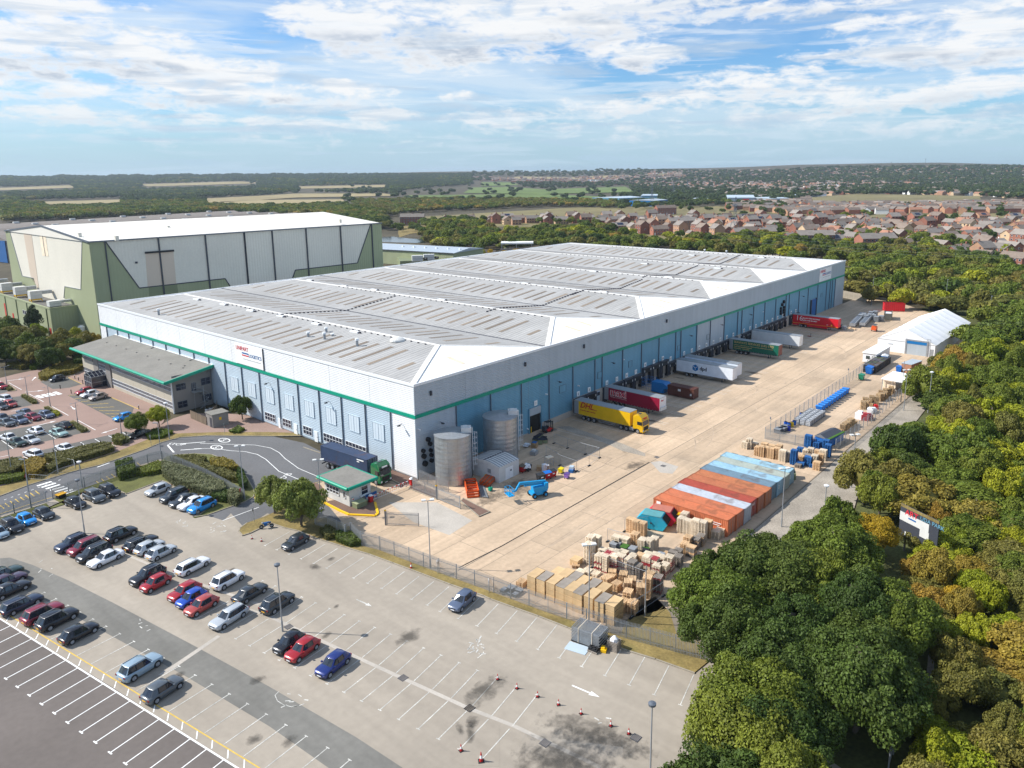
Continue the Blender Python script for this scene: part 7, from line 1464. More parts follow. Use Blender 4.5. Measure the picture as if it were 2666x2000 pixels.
# things on the car park side of the railings
t = thing('fence_panel_stack','tall strapped stack of grey mesh fence panels in the car park','fence panels',xy('K',785,905),nrz+R(3)); m = MB()
for i in range(14):
 z = .15+.12*i; dx0 = .06*((i*7) % 3)-.06; m.box(-1.75+dx0,1.75+dx0,-1.05,-1.0,z,z+.05).box(-1.75+dx0,1.75+dx0,1.0,1.05,z,z+.05).box(-1.75+dx0,-1.7+dx0,-1.05,1.05,z,z+.05).box(1.7+dx0,1.75+dx0,-1.05,1.05,z,z+.05)
 if i > 9:
  for j in range(34): m.box(-1.7+.1*j,-1.685+.1*j,-1.,1.,z+.02,z+.03)
m.ob('panel','galv',t); MB().box(-1.8,1.8,-1.1,1.1,0,.12).ob('base','rubber',t)
for x in (-.9,.8): MB().box(x,x+.05,-1.07,1.07,1.86,1.88).box(x,x+.05,-1.1,-1.06,.1,1.88).ob('strap','wood_pale',t)
t.location = (*g2('K',795,850,.5),.012)
o = MB().box(-1.25,1.25,-.75,.75,0,.03).ob('ply_sheet','clad_left',None,xy('K',718,920)); o.rotation_euler=(0,0,nrz+R(8)); tag(o,'pale blue grey flat board lying in the bays','board')
t = thing('rubber_feet_pallet','pallet of black rubber feet beside the panel stack','rubber feet',xy('K',822,935),nrz); ob('pallet',PM['g'],t); m = MB()
for i in range(5):
 for j in range(3): m.box(-.55+.22*i,-.37+.22*i,-.4+.3*j,-.15+.3*j,.15,.4+.1*((i+j)%2))
m.ob('foot','rubber',t)
boxset('yellow_bag','crumpled yellow bag on the asphalt','bag',xy('K',882,940),R(20),[('bag',(-.3,.3,-.3,.3,0,.35),'yellow'),('fold',(-.15,.35,-.1,.3,.35,.5),'yellow')],None)
t = thing('caged_pallet','grey slatted crate with a white sack on top beside the yellow bag','crate',xy('K',945,925),nrz); m = MB()
for i in range(7): m.box(-.6,.6,-.52,-.48,.05+.17*i,.14+.17*i).box(-.6,.6,.48,.52,.05+.17*i,.14+.17*i).box(-.62,-.58,-.5,.5,.05+.17*i,.14+.17*i).box(.58,.62,-.5,.5,.05+.17*i,.14+.17*i)
m.ob('slat','wood_grey',t); MB().tube([(0,0,1.0),(.05,0,1.35),(0,.1,1.6)],[.5,.4,.12],8).ob('sack','plastic_white',t)
for i,(x,y) in enumerate([(275,575),(300,585),(330,590),(350,575),(315,560)]): boxset('empty_crate',f"dark {['near','second','middle','right','rear'][i]} crate of the low group behind the railings",'crate',xy('K',x,y),nrz,[('crate',(-.55,.55,-.45,.45,0,.35),'galv_dark'),('edge',(-.6,.6,-.5,.5,.35,.4),'galv')],None,'dark crates behind the railings')
boxset('grit_bin','black grit bin with flat yellow lid by the gap in the railings','grit bin',xy('E',505,1255),R(15),[('bin',(-.6,.6,-.4,.4,0,.7),'black'),('lid',(-.7,.7,-.5,.5,.7,.82),'plate_yellow')],None)
# traffic cones
cone = MB().box(-.2,.2,-.2,.2,0,.03,1).tube([(0,0,.03),(0,0,.25)],[.13,.1],10,0).tube([(0,0,.25),(0,0,.48)],[.1,.065],10,2).tube([(0,0,.48),(0,0,.72)],[.065,.025],10,0).mesh('traffic_cone',['signal_red','rubber','paint_white'])
for i,(k,x,y,s,l) in enumerate([('J',133,245,1,'small red cone nearest the motorbike'),('J',192,260,1,'toppled looking small cone by the dark grey hatchback'),('J',1115,428,1.5,'tall pale cone on the verge by the railings'),('K',227,1113,1.1,'traffic cone first of the line, nearest the blue hatchback'),('K',346,1168,1.1,'traffic cone second in the long line'),('K',473,1220,1.1,'traffic cone third in the long line'),('K',602,1270,1.1,'traffic cone fourth in the long line'),('K',742,1325,1.1,'traffic cone fifth in the long line, above the oil stain'),('K',925,1400,1.1,'traffic cone sixth in the line, right of the oil stain'),('K',1036,1449,1.1,'traffic cone last in the line, all red'),('K',125,1617,1.6,'tall white banded cone at the bottom of the middle bays'),('J',1423,1553,1.2,'small dark cone left of the tall cone at the bottom')]):
 o = ob('traffic_cone',cone,None,xy(k,x,y),.4*i,(s*.82,s*.82,s*.82)); tag(o,l,'traffic cone','traffic cones')
for i,(k,x,y) in enumerate([('N',870,345),('N',1028,415),('N',1080,200),('N',1132,225),('N',1195,275),('N',775,1280),('N',1008,1225),('N',1188,1200),('N',1450,1160),('N',1820,1030),('N',2000,640),('E',695,1300)]):
 if i == 11: continue
 t = thing('bollard',f"short dark bollard {['beside the bubble shaped car','left of the crimson hatchback','first by the porch','second by the porch','third by the porch','behind the white estate','left of the white saloon at the hedge','right of the white saloon at the hedge','near the end of the clipped hedge','beside the round tree','with a pale top below the office windows'][i]}",'bollard',xy(k,x,y),0,'short dark bollards'); MB().tube([(0,0,0),(0,0,.95)],.09,8).ob('post','black',t); MB().tube([(0,0,.8),(0,0,.98)],.1,8).ob('cap','plastic_white' if i in (2,3,10) else 'black',t)
# signs
def sign(label,k,x,y,h,shape='round',mat='signal_red',z=0):
 t = thing('road_sign',label,'sign',xy(k,x,y),R(-135)); MB().tube([(0,0,0),(0,0,h)],.04,6).ob('pole','galv',t)
 if shape == 'round': MB().tube([(0,-.05,h-.1),(0,-.08,h-.1)],.32,20,0).tube([(0,-.08,h-.1),(0,-.09,h-.1)],.22,20,1).ob('plate',[mat,'plastic_white'],t)
 elif shape == 'tri': MB().add([(-.35,-.06,h-.4),(.35,-.06,h-.4),(0,-.06,h+.2)],[(0,1,2)]).add([(-.2,-.07,h-.32),(.2,-.07,h-.32),(0,-.07,h+.02)],[(0,1,2)],1).ob('plate',['signal_red','plastic_white'],t)
 else: MB().box(-.3,.3,-.08,-.05,h-.5,h).ob('plate',mat,t)
 return t
t = sign('round speed limit sign at the tip of the hedge island','E',1988,1280,2.0); lettering('5',.3,'text_dark',t,(-.09,-.1,1.8),(1,0),.003,.01)
sign('round white sign on a grey pole at the car park entrance','E',2093,1455,2.2,'round','galv'); sign('plain grey sign post on the paving beside the office','E',1850,725,2.2,'box','galv'); sign('small sign post at the end of the sky blue car','E',1622,1398,2.3,'box','galv'); sign('red warning triangle sign by the crossing','E',232,1200,3.0,'tri'); sign('thin sign post on the verge below the round trees','E',1245,825,2.2,'box','galv')
sign('white notice on a post, left along the railings','J',1280,462,1.9,'box','plastic_white'); sign('white notice on a post, right along the railings','J',1597,580,1.9,'box','plastic_white'); sign('grey notice post at the compound corner','H',648,705,3,'box','galv_dark'); sign('dark notice post midway along the compound fence','H',1288,285,3,'box','galv_dark')
sign('green sign pole beside the white pedestrian gate','M',595,1420,2.5,'box','plastic_white')
# == lamp posts
def lamp(label,k,x,y,h,head='dome',rz=0.,btm=None,group='lamp posts'):
 p = g(k,x,y,h) if btm is None else g(k,*btm,0); t = thing('lamp_post',label,'lamp post',(float(p[0]),float(p[1]),.01),rz,group)
 MB().tube([(0,0,0),(0,0,1.3)],.11,8).ob('base','lamp_metal',t); MB().tube([(0,0,1.3),(0,0,h)],[.075,.055],8).ob('pole','lamp_metal',t)
 if head == 'dome': MB().tube([(0,0,h-.1),(0,0,h+.05),(0,0,h+.25),(0,0,h+.33)],[.12,.32,.34,.12],12).ob('lamp_head','galv_dark',t)
 elif head == 'double':
  MB().box(-.7,.7,-.04,.04,h-.05,h+.03).ob('crossarm','lamp_metal',t)
  for s in (1,-1): MB().box(s*.55-.28,s*.55+.28,-.1,.45,h-.02,h+.12).ob('lamp_head','plant_white',t)
 elif head == 'arms':
  MB().tube([(-.95,0,h-.05),(0,0,h-.2),(.95,0,h-.05)],.03,5).ob('arm','lamp_metal',t)
  for s in (1,-1): MB().box(s*1.05-.22,s*1.05+.22,-.1,.1,h-.07,h).ob('lamp_head','lamp_metal',t)
 elif head == 'arm': MB().box(0,.9,-.1,.1,h-.02,h+.1).ob('lamp_head','lamp_metal',t)
 elif head == 'white': MB().tube([(0,0,h-.1),(0,0,h+.1),(0,0,h+.22)],[.3,.38,.1],12).ob('lamp_head','plastic_white',t)
 return t
L8 = 8.2
lamp('lamp post with dome head rising between the middle parking rows','J',293,440,L8,btm=(322,815)); lamp('lamp post with dome head at the bottom right of the car park','K',1180,1275,L8)
lamp('lamp post with small dome head beside the four car row','E',655,1140,L8,btm=(697,1545)); lamp('twin headed lamp post inside the railings by the open gate','J',1215,5,9.6,'double',R(-40),btm=(1234,425)); lamp('twin headed lamp post at the bend of the road','E',1970,785,9.,'double',R(-40),btm=(2010,1265))
lamp('twin headed lamp post in front of the gatehouse','F',725,1005,9.,'double',R(-40),btm=(752,1400)); lamp('twin headed lamp post among the timber crates','K',790,300,9.6,'double',R(-40),btm=(790,752)); lamp('bare topped mast among the orange pallet stacks','K',1145,440,6.5,'none',btm=(1136,722))
lamp('twin headed lamp post on the gravel track by the containers','H',752,1210,9,'double',R(-40),btm=(741,1490)); lamp('twin headed lamp post at the end of the pallet stacks','H',1352,738,9,'double',R(-40)); lamp('twin headed lamp post near the baling shelter','H',1750,398,9,'double',R(-40),btm=(1746,535)); lamp('tall bare mast beside the baling shelter','H',1740,250,9.5,'none',btm=(1722,465))
lamp('white lamp head just clear of the trees by the containers','H',1112,1155,8,'white'); lamp('white lamp head among the trees beyond the shelter','H',1980,220,9,'white')
lamp('single headed lamp post at the end of the brick paving','E',1285,640,7,'arm',R(130),btm=(1330,935)); lamp('slim lamp post between the round trees and the office','E',1355,462,7.5,'white',btm=(1395,772)); lamp('lamp post on the crossing pavement by the orange hedge','E',187,935,8,'arm',R(120),btm=(258,1330)); lamp('tall slim lamp post beside the clipped hedge','E',432,720,8.5,'none',btm=(478,1045)); lamp('tall slim pole at the left end of the hedge','E',50,790,8,'none',btm=(97,1050)); lamp('short lamp post behind the railings near the clipped hedge','E',665,1045,4.5,'white',btm=(678,1165))
for i,(x,y,bx,by) in enumerate([(213,275,228,415),(405,375,415,500),(623,487,642,645),(40,190,58,322)]): lamp(f"twin armed lamp post {['first','second','third','fourth'][i]} {'of the row in the planted beds' if i < 3 else 'at the left edge of the staff car park'}",'E',x,y,4.8,'arms',R(20),btm=(bx,by))
lamp('thin lamp post half hidden by the round tree','E',990,600,4.6,'none',btm=(1002,740)); lamp('distant lamp post at the far end of the yard','Q',1190,82,11,'none',btm=(1166,300)); lamp('distant lamp post behind the marquee','Q',1778,168,11,'arm',R(200),btm=(1768,332)); lamp('distant lamp post at the right among bushes','Q',2155,225,9,'arm',R(200)); lamp('lamp post in front of the marquee end','Q',1655,588,7,'arm',R(90))
# == trees and bushes
def leaf_mesh(name,P_,Nn,size,tint,core=None):
 n = len(P_); rg_ = np.random.default_rng(n)
 Nn = Nn/np.linalg.norm(Nn,axis=1)[:,None]; a = np.cross(Nn,rg_.normal(size=(n,3))); a /= np.linalg.norm(a,axis=1)[:,None]; b = np.cross(Nn,a)
 s = size[:,None]; V = np.stack([P_-a*s,P_-b*s*.62,P_+a*s,P_+b*s*.62],1).reshape(-1,3)
 T_ = np.repeat(tint,4); F = np.arange(4*n).reshape(n,4)
 me = bpy.data.meshes.new(name); nc = 0
 if core is not None: cv,cf = core; nc = len(cf); o = len(V); V = np.vstack([V,cv]); T_ = np.concatenate([T_,np.full(len(cv),.9)])
 me.vertices.add(len(V)); me.vertices.foreach_set('co',V.astype(np.float32).ravel())
 loops = F.ravel(); starts = np.arange(0,4*n,4)
 if nc: cl2_ = np.array(cf)+o; loops = np.concatenate([loops,cl2_.ravel()]); starts = np.concatenate([starts,4*n+np.arange(0,4*nc,4)])
 me.loops.add(len(loops)); me.loops.foreach_set('vertex_index',loops.astype(np.int32)); me.polygons.add(len(starts)); me.polygons.foreach_set('loop_start',starts.astype(np.int32))
 at = me.attributes.new('tint','FLOAT_COLOR','POINT'); col = np.stack([T_,T_,T_,np.ones_like(T_)],1).astype(np.float32); at.data.foreach_set('color',col.ravel())
 me.update(calc_edges=True); me.validate(); me.materials.append(M['leaf_green']); return me
def crown(name,n,ls,nb,seed,tall=.85,br=.36,spread=.66,pointy=False):
 rg_ = np.random.default_rng(seed); d = rg_.normal(size=(nb,3)); d /= np.linalg.norm(d,axis=1)[:,None]; d[:,2] = np.abs(d[:,2])*.9-.28*rg_.random(nb)
 c = d*spread*(.75+.35*rg_.random(nb))[:,None]; c[:,2] *= tall; rad = br*(.7+.6*rg_.random(nb)); bt = .82+.36*rg_.random(nb)
 if pointy: c[:,:2] *= (1-.75*np.clip((c[:,2]+.3)/1.1,0,1))[:,None]; c[:,2] = c[:,2]*1.9+.2; rad *= (1-.5*np.clip(c[:,2],0,1))
 k = rg_.integers(0,nb,n); u = rg_.normal(size=(n,3)); u[:,2] += .35; u /= np.linalg.norm(u,axis=1)[:,None]
 r = rad[k]*(.62+.46*rg_.random(n)**.6); P_ = c[k]+u*r[:,None]*np.array([1,1,.8]); out = P_/np.maximum(.2,np.linalg.norm(P_,axis=1))[:,None]
 N_ = u*.7+out*.25+rg_.normal(size=(n,3))*.55; N_[:,2] += .15
 tint = bt[k]*(.72+.56*rg_.random(n)); ic = []; m = 8; cf = []
 for i in range(5):
  for j in range(m): t,f = math.pi*(i+.5)/5,2*math.pi*j/m; q = .46*(1+.15*math.sin(3*f+seed)); ic.append((q*math.sin(t)*math.cos(f),q*math.sin(t)*math.sin(f),q*math.cos(t)*tall))
 for i in range(4):
  for j in range(m): cf.append((i*m+j,(i+1)*m+j,(i+1)*m+(j+1) % m,i*m+(j+1) % m))
 return leaf_mesh(name,P_,N_,ls*(.6+.8*rg_.random(n)),tint,(np.array(ic),cf))
CW = {'big': [crown('crown',46000,.0235,90,s,.72,.19,.80) for s in (1,2,3)],'mid': [crown('crown',13000,.040,48,s,.78,.22,.76) for s in (4,5,6,7)],
      'low': [crown('crown',1900,.10,26,s,.8,.25,.72) for s in (8,9,10)],'far': [crown('crown',300,.26,9,s,.85,.38,.6) for s in (11,12)],'fir': [crown('crown',5000,.06,40,13,.9,.26,.7,True)]}
tr_ = MB().tube([(0,0,0),(.03,0,.35),(0,.04,.7),(.02,0,1.0)],[1.,.72,.55,.3],8)
for k in range(6):
 a = k*1.05; z = .45+.08*k; tr_.tube([(0,0,z),(2.2*math.cos(a),2.2*math.sin(a),z+.18),(4.6*math.cos(a),4.6*math.sin(a),z+.3)],[.42,.28,.12],5)
TRUNK = tr_.mesh('trunk','bark')
rt = random.Random(77)
def tree(x,y,r,h,lod,mat,name,label,cat,group=None,trunk=True,sq=1.):
 t = thing(name,label,cat,(x,y,0),rt.random()*6.28,group); me = rt.choice(CW[lod]); fir = lod == 'fir'
 hz = (h-.3)*.6 if trunk else h*.6; zc = h-hz*.98
 if fir: hz = h*.42; zc = h*.42
 c = ob('crown',me,t,(0,0,zc),rt.random()*6.28,(r*rt.uniform(.85,1.2),r*rt.uniform(.85,1.2),hz*rt.uniform(.88,1.15))); c.material_slots[0].link = 'OBJECT'; c.material_slots[0].material = M[mat]
 if trunk: ob('trunk',TRUNK,t,(0,0,0),0,(.055*r,.055*r,zc+hz*.2))
 return t
def T_(k,x,y,z,r,h,lod,mat,name,label,cat='tree',group=None,trunk=True): p = g(k,x,y,z); return tree(float(p[0]),float(p[1]),r,h,lod,mat,name,label,cat,group,trunk)
# trees one can point at
T_('F',365,1385,0,3.0,7.4,'mid','leaf_light','tree','left of two airy green trees beside the gatehouse island'); T_('F',585,1490,0,3.9,9.0,'mid','leaf_light','tree','right, larger one of two airy green trees below the gatehouse')
T_('N',1960,830,2.6,2.5,5.4,'big','leaf_green','tree','round green tree partly hiding the bright blue car'); T_('E',1300,570,2.8,2.5,5.8,'big','leaf_lime','tree','round yellow green tree at the office corner, right of its twin'); T_('E',1985,500,3.0,2.6,6.6,'mid','leaf_dark','tree','dark open crowned tree against the pale blue warehouse wall')
T_('V',1890,1122,5.5,3.0,8,'big','leaf_yellow','maple_tree','bright golden yellow maple beside the billboard')
T_('M',480,730,6,3.6,11,'fir','leaf_far','fir_tree','dark conical tree in front of the green annex')
for i,(x,y,r,mt) in enumerate([(80,850,4.6,'leaf_dark'),(20,1000,4.5,'leaf_dark'),(150,1000,4.8,'leaf_olive'),(60,1180,5,'leaf_dark'),(220,900,4.2,'leaf_olive'),(470,960,4.6,'leaf_olive'),(560,900,3.8,'leaf_lime'),(380,1050,4.4,'leaf_green'),(250,1180,4.6,'leaf_dark'),(420,1200,4.4,'leaf_olive'),(560,1100,4.2,'leaf_dark'),(900,1000,4.6,'leaf_olive'),(1080,960,4.4,'leaf_lime'),(1200,1020,4.0,'leaf_olive'),(1020,1130,4.4,'leaf_dark'),(880,1180,4.,'leaf_olive'),(720,1250,4.,'leaf_dark'),(1340,1010,3,'leaf_orange'),(-60,900,5,'leaf_green'),(-80,1100,5,'leaf_dark'),(650,1120,3.8,'leaf_dark'),(780,1100,3.8,'leaf_olive')]):
 o = T_('M',x,y,4.2,r*.85,7.2+r*.3,'mid',mt,'tree','','tree','trees between the staff car park and the hangar'); near(o,{'leaf_dark':'dark green','leaf_olive':'olive','leaf_lime':'lime','leaf_green':'mid green','leaf_orange':'russet'}[mt]+' tree',o.location.x,o.location.y)
# ---- scattered planting by region (outline in photo pixels of the crowns, then spaced on the real ground)
def inside(x,y,poly):
 c = False; j = len(poly)-1
 for i in range(len(poly)):
  xi,yi = poly[i]; xj,yj = poly[j]
  if (yi > y) != (yj > y) and x < (xj-xi)*(y-yi)/(yj-yi)+xi: c = not c
  j = i
 return c
from mathutils import noise as mnoise
placed = []
def scatter(poly,s,z,seed,keep=1.,avoid=()):
 rr_ = random.Random(seed); q = [(x/.82936,y/.82936) for x,y in poly]; W_ = [G(x,max(y,470),z) for x,y in q]; xs = [p[0] for p in W_]; ys = [p[1] for p in W_]; out = []
 nx = int((max(xs)-min(xs))/s)+1; ny = int((max(ys)-min(ys))/s)+1
 for i in range(nx):
  for j in range(ny):
   x = min(xs)+s*(i+.5+rr_.uniform(-.38,.38)); y = min(ys)+s*(j+.5*(i % 2)+rr_.uniform(-.38,.38)); u,v = PX((x,y,z))
   if (FW@(np.array((x,y,z))-CAMP)) < 5 or not inside(u,v,q) or rr_.random() > keep: continue
   if any(inside(u*.82936,v*.82936,a) for a in avoid): continue
   out.append((x,y,u,v))
 return out
def pick(x,y,w,sc_=.02,seed=0):
 n = mnoise.noise(Vector((x*sc_,y*sc_,seed)))*.55+.5+rt.uniform(-.28,.28); n = min(.999,max(0,n)); a = 0
 for k,ww in w:
  a += ww
  if n < a: return k
 return w[-1][0]
pathcut = [(1962,1330),(1990,1330),(2012,1400),(2005,1500),(1992,1659),(1940,1659),(1955,1560),(1975,1480)]; hollow = [(1870,1515),(1950,1545),(1945,1600),(1900,1700),(1850,1700),(1862,1600)]; track = [(1640,1080),(1700,1090),(1860,950),(1965,800),(1975,770),(1950,740),(1700,950)]
NT = [0]
adj = {'leaf_dark': 'dark green','leaf_green': 'mid green','leaf_olive': 'olive','leaf_lime': 'lime green','leaf_yellow': 'golden','leaf_orange': 'russet','leaf_far': 'deep green'}
def plant(pts,rr2,hh,lod,w,name,where,cat,cap=999,trunk=True,seed=0,sc_=.03):
 rest_ = []
 pts = sorted(pts,key=lambda p: (p[0]-CX)**2+(p[1]-CY)**2)
 for i,(x,y,u,v) in enumerate(pts):
  mt = pick(x,y,w,sc_,seed); r = rt.uniform(*rr2); h = rt.uniform(*hh)
  if i < cap:
   o = tree(x,y,r,h,lod,mt,name,'',cat,f"{name.replace('_', ' ')}s {where}",trunk); NT[0] += 1; near(o,f"{adj[mt]} {name.replace('_', ' ')}",x,y)
  else: rest_.append((x,y,0.,r,h,mt))
 return rest_
oak = scatter([(1525,1290),(1572,1215),(1690,1165),(1790,1115),(1830,1200),(1950,1200),(1950,1330),(1930,1480),(1850,1500),(1830,1600),(1820,1760),(1550,1760),(1555,1620),(1595,1480),(1545,1400),(1505,1330)],6.2,7.,3,1.,[hollow])
plant(oak,(4.6,6.2),(9.5,12),'big',[('leaf_dark',.6),('leaf_green',.4)],'oak_tree','in the dense clump beside the car park','tree',seed=3)
w1 = scatter([(1770,1110),(1850,1030),(1900,985),(1985,890),(2000,800),(2050,745),(2105,700),(2211,600),(2330,600),(2400,900),(2330,1100),(2120,1120),(1970,1180),(1830,1190),(1790,1100)],5.6,5.,4,1.,[track,[(1930,1070),(2030,1070),(2030,1180),(1930,1200)],[(1850,1090),(1935,1090),(1935,1200),(1850,1200)]])
rest1 = plant(w1,(2.9,5.4),(5.5,11),'mid',[('leaf_dark',.22),('leaf_green',.42),('leaf_lime',.18),('leaf_olive',.16),('leaf_orange',.02)],'tree','in the wood along the right of the yard','tree',120,seed=9,sc_=.045)
w2 = scatter([(1990,1130),(2130,1100),(2330,1080),(2500,1500),(2450,1800),(2000,1800),(1996,1600),(2020,1500),(2022,1400),(1990,1300),(1975,1200)],3.7,3.,5,1.,[pathcut])
plant(w2,(1.9,3.7),(3.2,6.8),'mid',[('leaf_green',.24),('leaf_olive',.32),('leaf_orange',.12),('leaf_lime',.24),('leaf_yellow',.08)],'bush','in the autumn scrub right of the footpath','bush',90,False,seed=13,sc_=.08)
w3 = scatter([(1835,600),(1840,520),(1900,500),(2050,520),(2211,575),(2320,610),(2211,680),(2110,690),(2085,660),(1990,650),(1880,640),(1850,640)],8.2,4.,6)
rest3 = plant(w3,(3.,7),(5.5,11.5),'low',[('leaf_dark',.2),('leaf_green',.36),('leaf_olive',.24),('leaf_lime',.14),('leaf_orange',.06)],'tree','in the copse beyond the end of the warehouse','tree',60,seed=21)
w4 = scatter([(1080,500),(1300,486),(1420,520),(1640,505),(1835,525),(1835,560),(1700,550),(1500,540),(1250,525),(1180,525),(1085,530),(1000,535),(940,530),(905,510),(930,480),(1000,470)],9.,4.,8)
rest4 = plant(w4,(3.2,7.4),(5.5,11.5),'low',[('leaf_dark',.22),('leaf_green',.36),('leaf_olive',.17),('leaf_lime',.17),('leaf_orange',.08)],'tree','in the belt between warehouse roof and estate','tree',50,seed=31)
w5 = scatter([(828,548),(835,538),(900,538),(1090,542),(1250,528),(1400,540),(1420,552),(1180,548),(1085,556),(1000,556)],7.5,3.,9)
rest5 = plant(w5,(2.4,3.4),(3.6,5),'low',[('leaf_yellow',.45),('leaf_orange',.25),('leaf_lime',.2),('leaf_green',.1)],'tree','in the autumn row behind the back yard','tree',20,seed=33)
w6 = scatter([(1440,500),(1800,520),(1830,490),(2211,545),(2211,575),(1850,525),(1640,512),(1430,522)],14.,4.,10,.55)
rest6 = plant(w6,(4.,5.5),(7,10),'low',[('leaf_dark',.3),('leaf_green',.4),('leaf_lime',.3)],'tree','in front of the nearest brick houses','tree',12,seed=35)
# ---- ground hits on the far terrain
def hit(x,y):
 ray = FW+RR*(x-U0)/F_+DD*(y-V0)/F_; hl_ = math.hypot(ray[0],ray[1]); t = -CZ/ray[2] if ray[2] < -1e-6 else 1e9
 if t*hl_ < 2250: p = CAMP+ray*t; return (p[0],p[1],0.)
 d = 2250.
 while d < 5600:
  p = CAMP+ray*(d/hl_); h = hill(p[0],p[1])
  if p[2] < h: return (p[0],p[1],h)
  d += 40
 return None
def far_rows(poly,s,seed,keep=1.,dymin=.8,avoid=()):     # poly in V pixels
 rr_ = random.Random(seed); y0 = min(p[1] for p in poly); y1 = max(p[1] for p in poly); x0 = min(p[0] for p in poly); x1 = max(p[0] for p in poly); y = y0; out = []
 while y < y1:
  q = hit((x0+x1)/2/.82936,y/.82936)
  if q is None: y += dymin; continue
  d = math.hypot(q[0]-CX,q[1]-CY); dy = max(dymin,s*F_*.83*51/(d*d)); dx = max(1.2,s*F_*.83/d); x = x0+rr_.random()*dx
  while x < x1:
   xx,yy = x+rr_.uniform(-.4,.4)*dx,y+rr_.uniform(-.5,.5)*dy
   if inside(xx,yy,poly) and rr_.random() < keep and not any(inside(xx,yy-q_,a) for a in avoid for q_ in (0,3,6,9)):
    h_ = hit(xx/.82936,yy/.82936)
    if h_: out.append((h_[0],h_[1],h_[2],xx,yy))
   x += dx
  y += dy
 return out
fieldV = {'hill_field': [[(300,399),(520,393),(570,397),(320,404)],[(0,407),(150,401),(165,406),(0,412)],[(640,404),(830,400),(840,405),(650,409)],[(90,437),(265,432),(268,440),(100,443)],[(440,430),(560,424),(640,419),(830,419),(860,424),(640,428),(450,440)],[(475,437),(560,433),(740,432),(745,437),(640,441),(480,442)],[(1060,381),(1180,383),(1320,384),(1320,388),(1060,387)],[(1250,383),(1310,380),(1400,380),(1300,386)]],
          'field_green': [[(880,423),(1170,420),(1350,428),(1340,434),(1180,428),(900,430)],[(1020,406),(1100,404),(1170,410),(1350,404),(1370,416),(1170,420),(1000,418)],[(1040,395),(1110,395),(1120,401),(1040,403)]],
          'field_olive': [[(1745,428),(1850,420),(2115,425),(2120,437),(1980,442),(1730,442)],[(1390,377),(1470,374),(1480,379),(1400,381)]],}
for mt,ps in fieldV.items():
 for pl_ in ps:
  pts = [hit(x/.82936,y/.82936) for x,y in pl_]; pts = [p for p in pts if p]
  m = MB(); cx_,cy_ = sum(p[0] for p in pts)/len(pts),sum(p[1] for p in pts)/len(pts)
  a = sum(pts[i][0]*pts[(i+1) % len(pts)][1]-pts[(i+1) % len(pts)][0]*pts[i][1] for i in range(len(pts))); pts = pts if a > 0 else pts[::-1]
  m.v = [(p[0],p[1],p[2]+1.2) for p in pts]; m.f = [tuple(range(len(pts)))]; m.m = [0]; struct(m.ob('field',mt))
struct(MB().sheet([g2('B',*q) for q in [(1245,690),(1330,682),(1480,700),(1610,705),(1600,735),(1500,735),(1250,728),(1100,725),(1100,690)]],.03).ob('lake','water'))
ground_poly('lake_meadow',[g2('B',*q) for q in [(1380,600),(1620,590),(1650,620),(1560,650),(1480,660),(1390,690),(1380,660)]],.03,'grass_dry')
allf = [p for ps in fieldV.values() for p in ps]
wd = []
def addw(pts,rr2,hh,w,seed,sc_=.006):
 for x,y,z,u,v in pts: wd.append((x,y,z,rt.uniform(*rr2),rt.uniform(*hh),pick(x,y,w,sc_,seed)))
addw(far_rows([(0,384),(300,386),(600,386),(1020,377),(1020,400),(880,412),(860,420),(640,417),(450,428),(260,430),(100,434),(0,440)],15,1,1.,.9,allf),(7,10),(11,15),[('leaf_far',.5),('leaf_dark',.3),('leaf_green',.12),('leaf_olive',.08)],1)
addw(far_rows([(0,437),(90,443),(270,441),(440,440),(740,441),(760,455),(830,466),(835,500),(700,470),(500,462),(0,482)],11,2,1.,1.,allf),(5.5,8),(9,12),[('leaf_dark',.35),('leaf_green',.3),('leaf_olive',.25),('leaf_orange',.1)],2,.012)
addw(far_rows([(260,430),(440,425),(640,417),(640,430),(450,437),(270,440)],14,3,.7,1.2,allf),(6,9),(10,14),[('leaf_far',.8),('leaf_dark',.2)],3)
addw(far_rows([(750,398),(1340,398),(1340,440),(1000,440),(740,440)],30,4,.2,2.2),(6,9),(10,14),[('leaf_far',.8),('leaf_dark',.2)],4)
addw(far_rows([(760,436),(1000,432),(1335,438),(1335,450),(1180,447),(1000,456),(880,462),(840,470),(770,455)],12,5,.95),(5,7),(7,10),[('leaf_olive',.5),('leaf_green',.3),('leaf_orange',.1),('leaf_dark',.1)],5,.01)
addw(far_rows([(1000,372),(1300,366),(1640,372),(1800,362),(2211,360),(2211,400),(1020,392)],34,6,.85,1.1,allf),(8,14),(10,15),[('leaf_far',.7),('leaf_dark',.3)],6)
addw(far_rows([(1020,386),(2211,376),(2211,432),(1850,425),(1560,440),(1340,436),(1100,400)],26,7,.6,1.3,allf),(6,10),(9,14),[('leaf_far',.75),('leaf_dark',.25)],7)
addw(far_rows([(1120,392),(1330,398),(1500,408),(1640,420),(1800,436),(1560,442),(1500,436),(1340,432),(1190,420),(1110,408)],17,8,.6,1.3,allf),(6,9),(10,14),[('leaf_far',.85),('leaf_dark',.15)],8)
addw(far_rows([(1840,404),(2211,398),(2211,424),(2000,420),(1850,424)],17,9,.6,1.2),(6,9),(10,14),[('leaf_far',.8),('leaf_dark',.2)],9)
addw(far_rows([(1340,436),(1560,440),(1700,446),(1700,456),(1500,450),(1330,455)],15,10,.6),(5,7),(8,11),[('leaf_far',.4),('leaf_dark',.4),('leaf_green',.2)],10)
addw(far_rows([(1430,455),(2211,440),(2211,560),(1850,520),(1430,512)],30,12,.33),(3.5,5.5),(6,10),[('leaf_far',.3),('leaf_dark',.4),('leaf_green',.3)],12)
